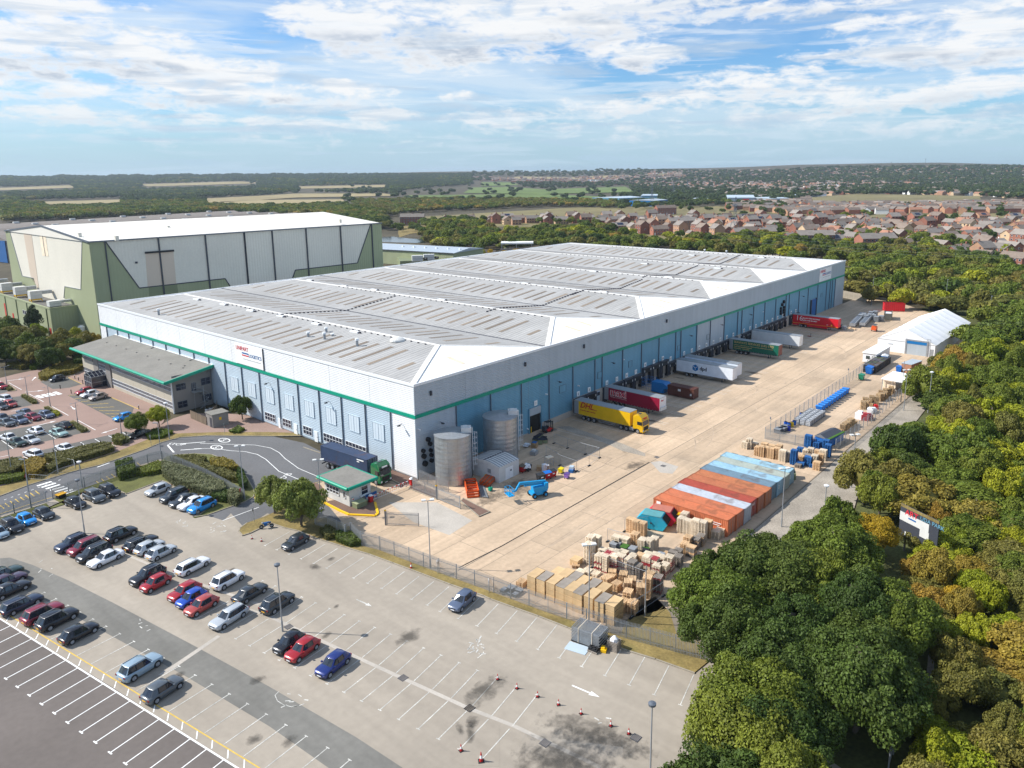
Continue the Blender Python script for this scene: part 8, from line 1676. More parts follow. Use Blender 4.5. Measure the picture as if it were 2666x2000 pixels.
addw(far_rows([(835,500),(930,478),(1300,480),(1300,490),(1000,480),(900,512),(880,505)],13,13,.8),(4,6),(6,9),[('leaf_green',.5),('leaf_dark',.3),('leaf_lime',.2)],13)
addw(far_rows([(0,372),(1020,370),(1020,382),(600,388),(0,388)],16,14,.9,.8),(8,11),(11,16),[('leaf_far',1.)],14)
for q in rest1+rest3+rest4+rest5+rest6: wd.append((q[0],q[1],0.,q[3],q[4],q[5]))
# ---- far woodland as instanced stuff, one object for each leaf colour
def gn_scatter(name,pts,protos,label):
 me = bpy.data.meshes.new(name); me.from_pydata([(p[0],p[1],p[2]+p[4]*.48) for p in pts],[],[])
 a = me.attributes.new('size','FLOAT_VECTOR','POINT'); a.data.foreach_set('vector',np.array([(p[3],p[3],p[4]*.55) for p in pts],np.float32).ravel())
 b = me.attributes.new('turn','FLOAT','POINT'); b.data.foreach_set('value',np.array([rt.random()*6.28 for p in pts],np.float32))
 o = bpy.data.objects.new(name,me); C.objects.link(o); stuff(tag(o,label,'woodland'))
 ng = bpy.data.node_groups.new(name,'GeometryNodeTree'); ng.interface.new_socket('Geometry',in_out='INPUT',socket_type='NodeSocketGeometry'); ng.interface.new_socket('Geometry',in_out='OUTPUT',socket_type='NodeSocketGeometry')
 n = ng.nodes; i_ = n.new('NodeGroupInput'); o_ = n.new('NodeGroupOutput'); ip = n.new('GeometryNodeInstanceOnPoints'); ci = n.new('GeometryNodeCollectionInfo'); ci.inputs[0].default_value = protos; ci.inputs['Separate Children'].default_value = True; ci.inputs['Reset Children'].default_value = True
 s = n.new('GeometryNodeInputNamedAttribute'); s.data_type = 'FLOAT_VECTOR'; s.inputs[0].default_value = 'size'; r = n.new('GeometryNodeInputNamedAttribute'); r.data_type = 'FLOAT'; r.inputs[0].default_value = 'turn'; cx_ = n.new('ShaderNodeCombineXYZ')
 L_ = ng.links.new; L_(i_.outputs[0],ip.inputs['Points']); L_(ci.outputs[0],ip.inputs['Instance']); ip.inputs['Pick Instance'].default_value = True; L_(s.outputs[0],ip.inputs['Scale']); L_(r.outputs[0],cx_.inputs[2]); L_(cx_.outputs[0],ip.inputs['Rotation']); L_(ip.outputs[0],o_.inputs[0])
 md = o.modifiers.new('scatter','NODES'); md.node_group = ng; return o
def protos(mat,lod):
 col = bpy.data.collections.new('crown_set_'+mat+lod)
 for me in CW[lod]:
  m2 = me.copy(); m2.materials[0] = M[mat]; o = bpy.data.objects.new('crown_part',m2); col.objects.link(o)
 return col
for mat in adj:
 for lod,lo,hi in (('low',0,900),('far',900,1e9)):
  ps = [p for p in wd if p[5] == mat and lo <= math.hypot(p[0]-CX,p[1]-CY) < hi]
  if ps: gn_scatter('woodland',ps,protos(mat,lod),f"{adj[mat]} trees of the {'nearer copses' if lod == 'low' else 'far woods and hedgerows'}, one leafy mass")
print('trees',NT,'far',len(wd))
# ---- hedges and shrubs: leafy masses with their own outline
def hedge(label,pts,h,mat,ls=.16,dens=62,name='hedge',cat='hedge',rnd_=.35,seed=0):
 rg_ = np.random.default_rng(seed+len(pts)); xs,ys = [p[0] for p in pts],[p[1] for p in pts]; A_r = abs(sum(pts[i][0]*pts[(i+1) % len(pts)][1]-pts[(i+1) % len(pts)][0]*pts[i][1] for i in range(len(pts))))/2
 P_,N_ = [],[]; n = int(A_r*dens); k = 0
 while len(P_) < n and k < n*12:
  k += 1; x,y = rg_.uniform(min(xs),max(xs)),rg_.uniform(min(ys),max(ys))
  if inside(x,y,pts): P_.append((x,y,h*(1+.16*mnoise.noise(Vector((x*.7,y*.7,seed))))-abs(rg_.normal())*.08)); N_.append((rg_.normal()*.5,rg_.normal()*.5,1))
 for i in range(len(pts)):
  a,b = np.array(pts[i]),np.array(pts[(i+1) % len(pts)]); L = np.linalg.norm(b-a)
  if L < .01: continue
  d = (b-a)/L; nn = np.array([d[1],-d[0]])
  for _ in range(int(L*h*dens)): t = rg_.random(); z = h*rg_.random(); q = a+(b-a)*t+rg_.normal(size=2)*.07; P_.append((q[0],q[1],z)); N_.append((nn[0]*(1 if True else -1)+rg_.normal()*.5,nn[1]+rg_.normal()*.5,.3+rg_.normal()*.4))
 P_ = np.array(P_); c = np.array([P_[:,0].mean(),P_[:,1].mean(),0]); N_ = np.array(N_)
 me = leaf_mesh(name,P_-c,N_,ls*(.6+.8*rg_.random(len(P_))),.7+.6*rg_.random(len(P_))); me.materials[0] = M[mat]
 t = thing(name,label,cat,tuple(c)); ob('foliage',me,t); MB().prism([((p[0]-c[0])*.97,(p[1]-c[1])*.97) for p in pts],0,h*.86).ob('twigs','hedge_core',t); return t
He = lambda *pts: [g2('E',x,y,1.) for x,y in pts]; Hn = lambda *pts: [g2('N',x,y,.6) for x,y in pts]
hedge('tall grassy sage green hedge in front of the diagonal palisade fence',He((1335,965),(1400,975),(1600,1040),(1840,1140),(1850,1190),(1740,1215),(1560,1160),(1420,1110),(1340,1040)),1.55,'leaf_sage')
hedge('long olive hedge behind the diagonal fence along the road bend',He((1400,905),(1600,895),(1700,915),(1660,950),(1720,975),(1850,1010),(1960,1060),(1975,1095),(1850,1075),(1640,1000),(1450,940)),1.1,'leaf_hedge',seed=2)
hedge('golden brown shrubs at the road bend',He((1730,930),(1840,925),(1920,960),(1960,1000),(1900,1010),(1740,985)),1.3,'leaf_orange',name='shrub',cat='shrub',seed=3); hedge('dark green shrub at the point of the road bend',He((1960,1010),(2000,1030),(2030,1130),(1990,1150),(1950,1080)),1.3,'leaf_dark',name='shrub',cat='shrub',seed=4)
hedge('low dark shrubs at the near end of the sage hedge',He((1740,1210),(1850,1185),(1900,1200),(1860,1250),(1760,1240)),1.2,'leaf_dark',name='shrub',cat='shrub',seed=5); hedge('rounded grey green shrub beside the speed limit sign',He((1880,1200),(1960,1190),(1985,1240),(1940,1280),(1880,1260)),1.5,'leaf_sage',name='shrub',cat='shrub',seed=6)
hedge('square clipped dark hedge block, rear of the pair',He((952,985),(1085,945),(1095,975),(970,1015)),1.8,'leaf_dark',seed=7); hedge('square clipped dark hedge block, front of the pair',He((965,1025),(1105,990),(1110,1035),(985,1075)),1.6,'leaf_dark',seed=8)
hedge('low green shrubs between clipped blocks and sage hedge',He((1120,1010),(1300,935),(1325,960),(1320,1010),(1200,1035),(1120,1035)),.9,'leaf_green',name='shrub',cat='shrub',seed=9)
hedge('long clipped hedge along the road, front layer',Hn((660,1490),(800,1400),(1000,1340),(1300,1260),(1600,1180),(1640,1210),(1500,1260),(1200,1350),(900,1430),(720,1530)),1.1,'leaf_hedge',seed=10); hedge('long clipped hedge along the road, rear layer',Hn((650,1310),(900,1270),(1200,1190),(1500,1140),(1600,1150),(1580,1170),(1300,1245),(1000,1325),(780,1390),(680,1370)),1.1,'leaf_hedge',seed=11)
hedge('mixed autumn shrubs at the left end of the clipped hedge',Hn((380,1420),(500,1370),(640,1400),(660,1450),(620,1520),(500,1600),(400,1580),(330,1500)),1.4,'leaf_orange',name='shrub',cat='shrub',seed=12); hedge('brownish shrubs at the left picture edge',Hn((-400,1500),(0,1430),(180,1380),(330,1390),(360,1470),(200,1560),(0,1600),(-400,1660)),1.3,'leaf_hedge',name='shrub',cat='shrub',seed=13)
hedge('low green hedge on the verge at the left picture edge',Hn((-400,1650),(0,1600),(200,1590),(360,1570),(340,1620),(100,1670),(-300,1740)),1.0,'leaf_green',seed=14); hedge('strap leaved grassy clump beside the round tree',Hn((1620,1060),(1700,1020),(1780,1040),(1800,1090),(1740,1130),(1640,1110)),1.2,'leaf_olive',name='shrub',cat='shrub',seed=15); hedge('grey green dome shrub right of the grassy clump',Hn((1800,1040),(1850,1040),(1860,1080),(1810,1100)),.9,'leaf_sage',name='shrub',cat='shrub',seed=16)
hedge('low green ground cover shrubs under the round trees',He((1195,700),(1260,670),(1370,670),(1420,690),(1330,730),(1220,740)),.7,'leaf_green',name='shrub',cat='shrub',seed=17); hedge('small shrubs at the foot of the dark tree by the warehouse',He((1885,680),(1960,640),(2010,660),(1960,690)),.6,'leaf_green',name='shrub',cat='shrub',seed=18)
hedge('big orange and green shrub bed beside the bubble shaped car',Hn((560,150),(680,80),(800,10),(1000,-40),(1180,-20),(1190,40),(1050,110),(880,130),(700,200),(590,200)),1.3,'leaf_orange',name='shrub',cat='shrub',seed=19); hedge('tall dark shrubs beside the office end',Hn((1050,-100),(1180,-160),(1215,-60),(1180,20),(1080,20)),2.4,'leaf_dark',name='shrub',cat='shrub',seed=20); hedge('long low hedge before the tree belt',Hn((100,0),(420,-80),(700,-190),(940,-230),(950,-190),(700,-120),(430,10),(300,40)),1.2,'leaf_olive',seed=21); hedge('small square bright hedge by the white sign',Hn((415,0),(560,-40),(690,-90),(720,-60),(520,40),(440,40)),.9,'leaf_green',seed=22)
for i,pts in enumerate([[(305,430),(360,425),(520,505),(520,530),(460,530)],[(640,610),(700,600),(745,640),(700,650)],[(750,660),(820,650),(860,690),(830,710),(770,700)],[(1010,820),(1060,808),(1240,905),(1245,930),(1180,940)],[(50,295),(120,290),(180,330),(120,350)]]): hedge(f"low clipped shrub strip in the {['first','second','brighter second','third','leftmost'][i]} planted bed of the staff car park",Hn(*pts),.6,'leaf_lime' if i == 2 else 'leaf_hedge',name='shrub',cat='shrub',seed=30+i)
Hj = lambda *p: [g2('J',x,y,.5) for x,y in p]
hedge('rounded olive shrub beside the palisade fence below the trees',Hj((555,190),(600,170),(640,190),(650,225),(590,240)),.9,'leaf_hedge',name='shrub',cat='shrub',seed=40); hedge('low dark green shrubs along the palisade fence',Hj((640,215),(700,200),(790,230),(800,270),(740,280),(660,250)),.9,'leaf_dark',name='shrub',cat='shrub',seed=41)
# ground cover and the foot of the woods
ground_poly('wood_floor',[(-16,-64),(10,-66.5),(40,-60.2),(100,-57.2),(147,-55.2),(200,-47),(223,-26),(300,-30),(300,-160),(-40,-160)],.003,'undergrowth')
path_ = G2L('L',[(1460,960),(1495,1000),(1500,1200),(1470,1655),(1455,1900),(1330,1900),(1400,1655),(1440,1300)]); ground_poly('footpath',path_,.012,'gravel')
palisade('palisade fence corner half buried under the oaks',[g2('L',870,1090),g2('L',1095,1245),g2('L',1300,1345)],2.3); palisade('palisade fence running off the bottom edge beside the footpath',[g2('L',1300,1345),g2('L',1205,1700)],2.3,mat='galv')
# == houses of the estate
WB,RF = {},{}
def house_mesh(kind,wm,rm_):
 key = (kind,wm,rm_)
 if key in WB: return WB[key]
 Lh,Dh,eh,rh = {'det': (9,7.5,5.0,2.7),'semi': (13,8,5.0,2.7),'flat': (24,9.5,7.8,3.0),'gar': (6,5.5,2.6,1.8),'tall': (10,8.5,7.6,3.2)}[kind]
 a,b = Lh/2,Dh/2; m = MB().box(-a,a,-b,b,0,eh); m.add([(-a,-b,eh),(-a,b,eh),(-a,0,eh+rh)],[(0,2,1)]); m.add([(a,-b,eh),(a,b,eh),(a,0,eh+rh)],[(0,1,2)])
 wall = m.mesh('wall',wm); r = MB(); o = .35
 r.add([(-a-o,-b-o,eh-.12),(a+o,-b-o,eh-.12),(a+o,0,eh+rh+.1),(-a-o,0,eh+rh+.1),(a+o,b+o,eh-.12),(-a-o,b+o,eh-.12),(-a-o,0,eh+rh-.12),(a+o,0,eh+rh-.12)],[(0,1,2,3),(3,2,4,5),(0,3,6),(3,5,6),(1,7,2),(2,7,4)])
 roof_ = r.mesh('roof',rm_); w_ = MB(); n = max(2,int(Lh/2.6)); rows_ = [1.0,3.4] if eh < 6 else [1.0,3.4,5.9]; wl = []
 if kind != 'gar':
  for s in (1,-1):
   for z in rows_:
    for i in range(n): wl.append((-a+Lh*(i+.5)/n,s,z,'y'))
  for s in (1,-1): wl.append((s,0,rows_[1],'x'))
 WB[key] = (wall,roof_,wl,Lh,Dh,eh,rh); return WB[key]
winY = MB().box(-.6,.6,-.06,.06,0,1.15,0).box(-.5,.5,-.09,.09,.1,1.05,1).mesh('window',['frame_white','glass']); chm = MB().box(-.35,.35,-.35,.35,-1.,1.0).box(-.2,.2,-.2,.2,1.,1.35,1).mesh('chimney',['brick_red','tile_red']); dorm = MB().box(-.5,.5,-.07,.07,0,2.1).mesh('door','render_white')
solm = MB().box(-2.6,2.6,-1.5,1.5,0,.08).mesh('solar_panel','solar')
rh_ = random.Random(8); hc = [0]; fw_ = {}
nm = {'brick_red': 'red brick','brick_brown': 'brown brick','brick_pale': 'buff brick','render_white': 'white rendered'}; nr = {'tile_grey': 'grey','tile_brown': 'brown','tile_red': 'red'}; nk = {'det': 'house','semi': 'semi detached house','flat': 'apartment block','gar': 'garage','tall': 'tall house'}
hpos = []
def house(x,y,ang,kind,wm,rm_,where,detail=True,solar=False,lab=None,z=0):
 wall,roof_,wl,Lh,Dh,eh,rh = house_mesh(kind,wm,rm_); l = lab or f"{nm[wm]} {nk[kind]} with {nr[rm_]} roof {where}"
 t = thing({'gar': 'garage','flat': 'apartment_block'}.get(kind,'house'),l,{'gar': 'garage','flat': 'apartments'}.get(kind,'house'),(x,y,z),R(ang),None if lab else f"houses {where}")
 if not lab: near(t,f"{nr[rm_]} roofed {nm[wm]} {nk[kind].replace('semi detached ', 'wide ')}",x,y)
 ob('wall',wall,t); r = ob('roof',roof_,t); hpos.append((x,y,max(Lh,Dh)/2)); hc[0] += 1
 if kind != 'gar': ob('chimney',chm,r,(Lh*.36*rh_.choice((1,-1)),0,eh+rh))
 if kind == 'flat': ob('chimney',chm,r,(0,0,eh+rh))
 if detail:
  for i,(a,s,z_,ax) in enumerate(wl):
   if ax == 'y':
    if z_ == 1.0 and i % 3 == 1: ob('door',dorm,t,(a,s*Dh/2,0)); continue
    ob('window',winY,t,(a,s*Dh/2,z_))
   else: ob('window',winY,t,(a*Lh/2,0,z_),math.pi/2)
 elif wl:
  key = (kind,)
  if key not in fw_:
   m = MB()
   for a,s,z_,ax in wl: m.box(*( (a-.6,a+.6,s*Dh/2-.06,s*Dh/2+.06) if ax == 'y' else (a*Lh/2-.06,a*Lh/2+.06,-.6,.6) ),z_,z_+1.1)
   fw_[key] = m.mesh('windows','glass')
  stuff(ob('windows',fw_[key],t))
 if solar: s_ = ob('solar_panel',solm,r,(0,-Dh*.26,eh+rh*.5+.1)); s_.rotation_euler = (math.atan2(rh,Dh/2),0,0)
 return t
def Hs(k,x,y,ang,kind,wm,rm_,where,**kw): p = g(k,x,y); house(float(p[0]),float(p[1]),ang,kind,wm,rm_,where,**kw)
BR,BN,BP,RW = 'brick_red','brick_brown','brick_pale','render_white'; TG,TB,TR = 'tile_grey','tile_brown','tile_red'
Hs('B',1500,583,-48,'flat',BR,TG,'',lab='long three storey red brick apartment block beyond the lake'); Hs('B',1180,560,-20,'semi',BR,TB,'',lab='dark red brick house behind the right end of the hangar'); Hs('D',690,632,-35,'det',RW,TG,'',lab='bright white rendered house among brick terraces')
Hs('D',310,742,-30,'semi',BR,TG,'',lab='red brick house with white porches at the front of the estate'); Hs('D',480,762,-50,'flat',BR,TG,'',lab='tall red brick block with bay fronts at the front of the estate'); Hs('D',640,760,-40,'semi',BR,TG,'',solar=True,lab='red brick house with solar panels behind the lime trees'); Hs('D',985,793,-40,'flat',BR,TG,'',lab='red brick row with white porch gables behind the scrub'); Hs('D',1510,812,55,'semi',BR,TG,'',lab='wide red brick gable end facing the yard'); Hs('D',2020,845,50,'semi',BR,TG,'',lab='large red brick gabled house near the right edge'); Hs('D',1860,760,50,'det',BR,TG,'',lab='red brick house left of the large gabled one'); Hs('D',1380,730,-20,'det',BP,TG,'',lab='cream rendered gable ended house in the estate'); Hs('D',2090,720,-30,'det',BP,TR,'',lab='yellow brick house with bright red roof at the right'); Hs('D',2160,640,-30,'semi',BN,TR,'',lab='orange brick house with long red roof at the right edge')
Hs('D',90,690,-35,'semi',BR,TG,'',lab='brown roofed red brick terrace at the far end of the warehouse roof'); Hs('D',1220,800,-40,'det',BR,TB,'',lab='brown roofed red house half hidden by scrub'); Hs('D',1330,610,-35,'semi',BP,TG,'',solar=True,lab='buff house with black solar roof'); Hs('D',1480,548,-35,'semi',BN,TG,'',solar=True,lab='brown house with solar panels behind the estate close'); Hs('D',1860,550,-35,'semi',BN,TR,'',solar=True,lab='orange house with two blue solar arrays'); Hs('D',2120,555,-35,'semi',BN,TG,'',solar=True,lab='orange gabled house with blue solar arrays at the right')
Hs('C',1040,565,-40,'semi',BR,TG,'',lab='red brick house with skylit grey roof above the copse'); Hs('C',1260,580,-40,'semi',BR,TG,'',lab='red brick house facing the copse, right of the skylit one'); Hs('C',1490,660,60,'tall',BR,TB,'',lab='tall red brown brick house standing forward in the trees'); Hs('C',1570,640,60,'tall',BR,TB,'',lab='tall red brown brick house right of its twin in the trees'); Hs('C',1800,625,-30,'flat',BN,TG,'',lab='wide low orange brick block with pale roof at the street'); Hs('C',680,560,50,'semi',BR,TG,'',lab='red brick pair with dark roof at the left of the estate'); Hs('C',1680,500,-35,'flat',BR,TB,'',lab='large brown red apartment block behind the street trees')
# the rest of the estate in rows
zones = [([(905,462),(1100,452),(1240,455),(1240,478),(1100,480),(930,474)],17,'at the left of the estate',(-40,50)),([(1240,450),(1340,450),(1420,462),(1470,480),(1420,505),(1300,486),(1240,478)],15.5,'around the estate close',(-40,50)),([(1420,455),(1560,450),(1700,470),(1690,500),(1560,508),(1450,500),(1420,480)],15.5,'in the middle of the estate',(-35,55)),
         ([(1700,468),(1900,458),(2000,470),(1980,540),(1830,525),(1700,505)],15.5,'behind the brick terraces',(-35,55)),([(1980,460),(2150,452),(2230,470),(2230,575),(2120,560),(1980,540)],15.5,'in the right hand estate',(-30,60))]
def stwhere(x,y): return any((x-a)**2+(y-b)**2 < (c+6.8)**2 for a,b,c in hpos)
cand = []
for poly,s,where,angs in zones:
 for (x,y,u,v) in scatter(poly,s,3.,int(s*10),.93): cand.append((x,y,where,angs))
cand.sort(key=lambda c: (c[0]-CX)**2+(c[1]-CY)**2)
for i,(x,y,where,angs) in enumerate(cand):
 if stwhere(x,y) or hc[0] > 270: continue
 a = angs[int(mnoise.noise(Vector((x*.012,y*.012,3.)))*3+3) % 2]+rh_.uniform(-3,3); wm = rh_.choice([BR,BR,BR,BR,BN,BN,BP]); rm_ = rh_.choice([TG,TG,TG,TG,TB,TB]) if rh_.random() > .06 else TR
 house(x,y,a,rh_.choice(['det','semi','semi','det','gar','tall']),wm,rm_,where,hc[0] < 110,rh_.random() < .06)
print('houses',hc)
# the far town: thousands of roofs, one object per brick colour
far_h = {}
tp = far_rows([(1015,384),(1200,386),(1400,380),(1700,378),(2211,370),(2300,374),(2300,436),(2115,424),(1850,418),(1740,428),(1560,436),(1500,410),(1300,398),(1110,394),(1015,391)],17,20,.62,1.1)+far_rows([(1400,372),(1700,368),(1900,364),(2211,362),(2211,372),(1700,380),(1400,381)],20,21,.6,.9)+far_rows([(1620,440),(1740,430),(1740,444),(1980,444),(2211,440),(2230,462),(1980,462),(1700,466),(1560,452)],16,22,.55)+far_rows([(1500,385),(2211,380),(2211,400),(1500,408)],17,23,.35,1.1)
for x,y,z,u,v in tp:
 if stwhere(x,y): continue
 pale = mnoise.noise(Vector((x*.0022,y*.0022,5.))) > .12; k = (rh_.choice([BR,BR,BN]) if not pale else rh_.choice([BN,BP,RW,BN]),rh_.choice([TB,TG,TR]) if pale else rh_.choice([TB,TG,TB])); m = far_h.setdefault(k,MB()); a = R(rh_.choice((-35,55,10,-60))+rh_.uniform(-6,6)); Lh,Dh = rh_.uniform(5,11),3.8; eh,rr_ = 5.2,2.7
 T = Matrix.Translation((x,y,z-.5)) @ Matrix.Rotation(a,4,'Z'); m.box(-Lh,Lh,-Dh,Dh,0,eh,0,T); m.add([(-Lh,-Dh,eh),(-Lh,Dh,eh),(-Lh,0,eh+rr_),(Lh,-Dh,eh),(Lh,Dh,eh),(Lh,0,eh+rr_)],[(0,2,1),(3,4,5)],0,T); m.add([(-Lh,-Dh-.3,eh),(Lh,-Dh-.3,eh),(Lh,0,eh+rr_+.1),(-Lh,0,eh+rr_+.1),(Lh,Dh+.3,eh),(-Lh,Dh+.3,eh)],[(0,1,2,3),(3,2,4,5)],1,T)
for (a,b),m in far_h.items(): stuff(tag(m.ob('far_town',[a,b]),f"distant town of {nm[a]} houses with {nr[b]} roofs spreading to the skyline",'town'))
print('far houses',len(tp))
# sheds, halls and roads of the town
def shed(label,k,x0,y0,x1,y1,h,depth,wm,rm_,rise=1.5,band=None,name='industrial_shed'):
 a,b = g(k,x0,y0)[:2],g(k,x1,y1)[:2]; d = b-a; L = float(np.linalg.norm(d)); t = thing(name,label,'shed',(a[0],a[1],0),math.atan2(d[1],d[0])); s = 1 if (d[0]*(a[1]-CY)-d[1]*(a[0]-CX)) > 0 else -1; D = depth*s
 y_ = sorted((0,D)); MB().box(0,L,*y_,0,h).ob('wall',wm,t); MB().add([(-.5,y_[0]-.5,h),(L+.5,y_[0]-.5,h),(L+.5,y_[0]+depth/2,h+rise),(-.5,y_[0]+depth/2,h+rise),(L+.5,y_[1]+.5,h),(-.5,y_[1]+.5,h)],[(0,1,2,3),(3,2,4,5),(0,3,5),(1,4,2)]).ob('roof',rm_,t)
 if band: MB().box(L*.55,L*.8,-.4*s if s > 0 else -.1,.1 if s > 0 else .4,1,h*.8).ob('red_wall',band,t)
 return t
shed('large pale blue shed left of the electricity pylon','C',1300,410,1500,400,8,60,'clad_blue','clad_left'); shed('long pale blue shed behind the pylon','C',1480,385,1612,385,8,70,'clad_blue','clad_left'); shed('blue sided shed with grey roof right of the pylon','C',1585,435,1700,425,8,40,'blue','clad_silver_shaded_white')
shed('big grey shed with small red sign in the town','c',455,312,620,312,10,90,'clad_silver_shaded_white','clad_left',2.5,'text_red'); shed('low grey shop sheds with dark fronts','c',705,305,835,302,7,60,'clad_silver_shaded_white','clad_left',1.5); shed('pale green shed further right of the shops','c',800,285,940,275,6,60,'sage','clad_left',1.2); shed('long low red brick works with white bands','c',240,300,400,302,6,25,'brick_red','clad_silver_shaded_white',1.); shed('white roofed hall beside the dark trees','D',1075,455,1215,448,4,35,'clad_silver_shaded_white','roof_white',1.5); shed('long pale wall of a railway platform at the right','D',1835,440,2300,450,2.5,18,'kerb','concrete_pale',.2); shed('white blocks of flats far off in the town','D',925,238,1045,238,10,12,'render_white','tile_grey',1); shed('long white far warehouse on the skyline at the right','D',2010,184,2212,184,8,30,'render_white','roof_white',1)
for pts,k in [([(600,560),(780,600),(800,640),(620,640)],'c'),([(40,470),(110,480),(95,500),(30,500)],'c'),([(720,415),(850,405),(850,430),(740,440)],'c'),([(790,320),(880,315),(900,345),(800,350)],'b'),([(1130,590),(1267,580),(1267,600),(1140,615)],'b'),([(1190,495),(1267,500),(1267,550),(1215,545)],'b')]:
 ground_poly('estate_road',[g2(k,*p) for p in pts],.02,'concrete_pale')
ground_poly('estate_gardens',[g2('V',x,y) for x,y in [(880,470),(1240,448),(1560,445),(2300,440),(2300,560),(2211,585),(1850,520),(1640,512),(1430,522),(1300,492),(900,488)]],.006,'field_olive')
# pylons and wires
def pylon(label,k,xb,yb,H_,ang):
 p = g(k,xb,yb); t = thing('pylon',label,'pylon',(float(p[0]),float(p[1]),0),R(ang)); m = MB(); w0,w1 = 3.2,.7; zs = [0,.25,.45,.6,.72,.84,1.]
 for i in range(6):
  za,zb_ = zs[i]*H_,zs[i+1]*H_; wa,wb_ = w0+(w1-w0)*min(1,zs[i]/.6),w0+(w1-w0)*min(1,zs[i+1]/.6)
  if i == 5: wb_ = .1
  q = [(-1,-1),(1,-1),(1,1),(-1,1)]
  for j in range(4): a,b = q[j],q[(j+1) % 4]; m.bar((a[0]*wa,a[1]*wa,za),(a[0]*wb_,a[1]*wb_,zb_),.22,.22); m.bar((a[0]*wa,a[1]*wa,za),(b[0]*wb_,b[1]*wb_,zb_),.12,.12).bar((b[0]*wa,b[1]*wa,za),(a[0]*wb_,a[1]*wb_,zb_),.12,.12)
 m.ob('lattice','galv_dark',t)
 for f in (.62,.75,.87): m = MB(); L = 7-4*(f-.62)*4; m.bar((-L,0,f*H_),(0,0,f*H_+1.4),.18,.18).bar((L,0,f*H_),(0,0,f*H_+1.4),.18,.18).bar((-L,0,f*H_),(L,0,f*H_),.18,.18); m.ob('crossarm','galv_dark',t)
 return t
pylon('nearest lattice electricity pylon standing among the estate trees','c',497,500,30,-20); pylon('lattice pylon beside the pale blue sheds','C',1570,430,30,-20); pylon('pale lattice pylon further off in front of the town','C',1865,305,32,-20); pylon('faint lattice pylon far left of the others','C',1748,360,30,-20)
wm_ = MB()
for k_,(ya,yb) in enumerate([(715,735),(735,765),(760,800),(790,815)]):
 a,b = g('D',-300,ya-90,14),g('D',2600,yb+60,14); q = [a+(b-a)*i/24 for i in range(25)]; q = [(p[0],p[1],p[2]-2.2*math.sin(math.pi*i/24)) for i,p in enumerate(q)]; wm_.tube(q,.035,3)
tag(wm_.ob('power_lines','galv'),'four thin overhead wires crossing in front of the right hand estate','wires')
# far communication masts on the skyline
for i,(k,x,y,hh) in enumerate([('D',1400,75,24),('D',1118,85,14),('C',730,140,22)]):
 p = hit(*px(k,x,y+9));
 if p: t = thing('mast',['mast with round head on the right hand skyline','thin mast on the hilltop left of the round headed one','thin twin mast on the left of the far ridge'][i],'mast',p); MB().tube([(0,0,0),(0,0,hh)],.5,5).ob('pole','galv_dark',t); MB().tube([(0,0,hh-3),(0,0,hh)],[1.5,1.5],6).ob('head','galv_dark',t)
# haze: one even body of air
hz = MB().box(-900,6200,-5200,6200,-40,76).ob('haze',[]); stuff(hz); hm = bpy.data.materials.new('haze'); hm.use_nodes = True; n_ = hm.node_tree.nodes; n_.remove(n_['Principled BSDF']); pv = n_.new('ShaderNodeVolumePrincipled'); pv.inputs['Color'].default_value = (.70,.82,.95,1); pv.inputs['Density'].default_value = .000075; pv.inputs['Anisotropy'].default_value = .3
hm.node_tree.links.new(pv.outputs[0],n_['Material Output'].inputs['Volume']); hz.data.materials.append(hm)
flush()
# == sky with clouds, and the air
nt = w.node_tree; N = nt.nodes; Lk = nt.links; bg = N['Background']
sk_ = N.new('ShaderNodeTexSky'); sk_.sky_type = 'NISHITA'; sk_.sun_disc = False; sk_.sun_elevation = SUN_EL; sk_.sun_rotation = math.pi/2-SUN_AZ
sk_.air_density = 1.0; sk_.dust_density = .6; sk_.ozone_density = 2.2; sk_.altitude = 60
SKY = .10; bg.inputs[1].default_value = 1
def nd(t,**k):
 n = N.new(t)
 for a,b in k.items(): setattr(n,a,b)
 return n
def mth(op,a,b=None,c=None,cl=False):
 n = nd('ShaderNodeMath',operation=op,use_clamp=cl)
 for i,v in enumerate((a,b,c)):
  if v is None: continue
  if isinstance(v,(int,float)): n.inputs[i].default_value = v
  else: Lk.new(v,n.inputs[i])
 return n.outputs[0]
tc = nd('ShaderNodeTexCoord').outputs['Generated']; vn = nd('ShaderNodeVectorMath',operation='NORMALIZE'); Lk.new(tc,vn.inputs[0])
sp = nd('ShaderNodeSeparateXYZ'); Lk.new(vn.outputs[0],sp.inputs[0]); dx_,dy_,dz_ = sp.outputs
az = mth('SUBTRACT',mth('ARCTAN2',dy_,dx_),YAW)     # 0 straight ahead, + left, radians
el = mth('ARCSINE',dz_)
# layered cloud sheet: coordinates on a plane overhead
den = mth('ADD',mth('MAXIMUM',dz_,0.0),.045)
cu = mth('DIVIDE',dx_,den); cv = mth('DIVIDE',dy_,den)
def comb(x,y,z):
 n = nd('ShaderNodeCombineXYZ')
 for i,v in enumerate((x,y,z)):
  if isinstance(v,(int,float)): n.inputs[i].default_value = v
  else: Lk.new(v,n.inputs[i])
 return n.outputs[0]
def noise_(vec,sc_,det,rough=.55,dist=0.):
 n = nd('ShaderNodeTexNoise'); n.inputs['Scale'].default_value = sc_; n.inputs['Detail'].default_value = det; n.inputs['Roughness'].default_value = rough; n.inputs['Distortion'].default_value = dist
 Lk.new(vec,n.inputs['Vector']); return n.outputs['Fac']
def ramp(v,a,b,c=0.,d=1.):
 n = nd('ShaderNodeMapRange',interpolation_type='SMOOTHSTEP'); Lk.new(v,n.inputs[0]); n.inputs[1].default_value = a; n.inputs[2].default_value = b; n.inputs[3].default_value = c; n.inputs[4].default_value = d; return n.outputs[0]
plane = comb(cu,cv,0.)
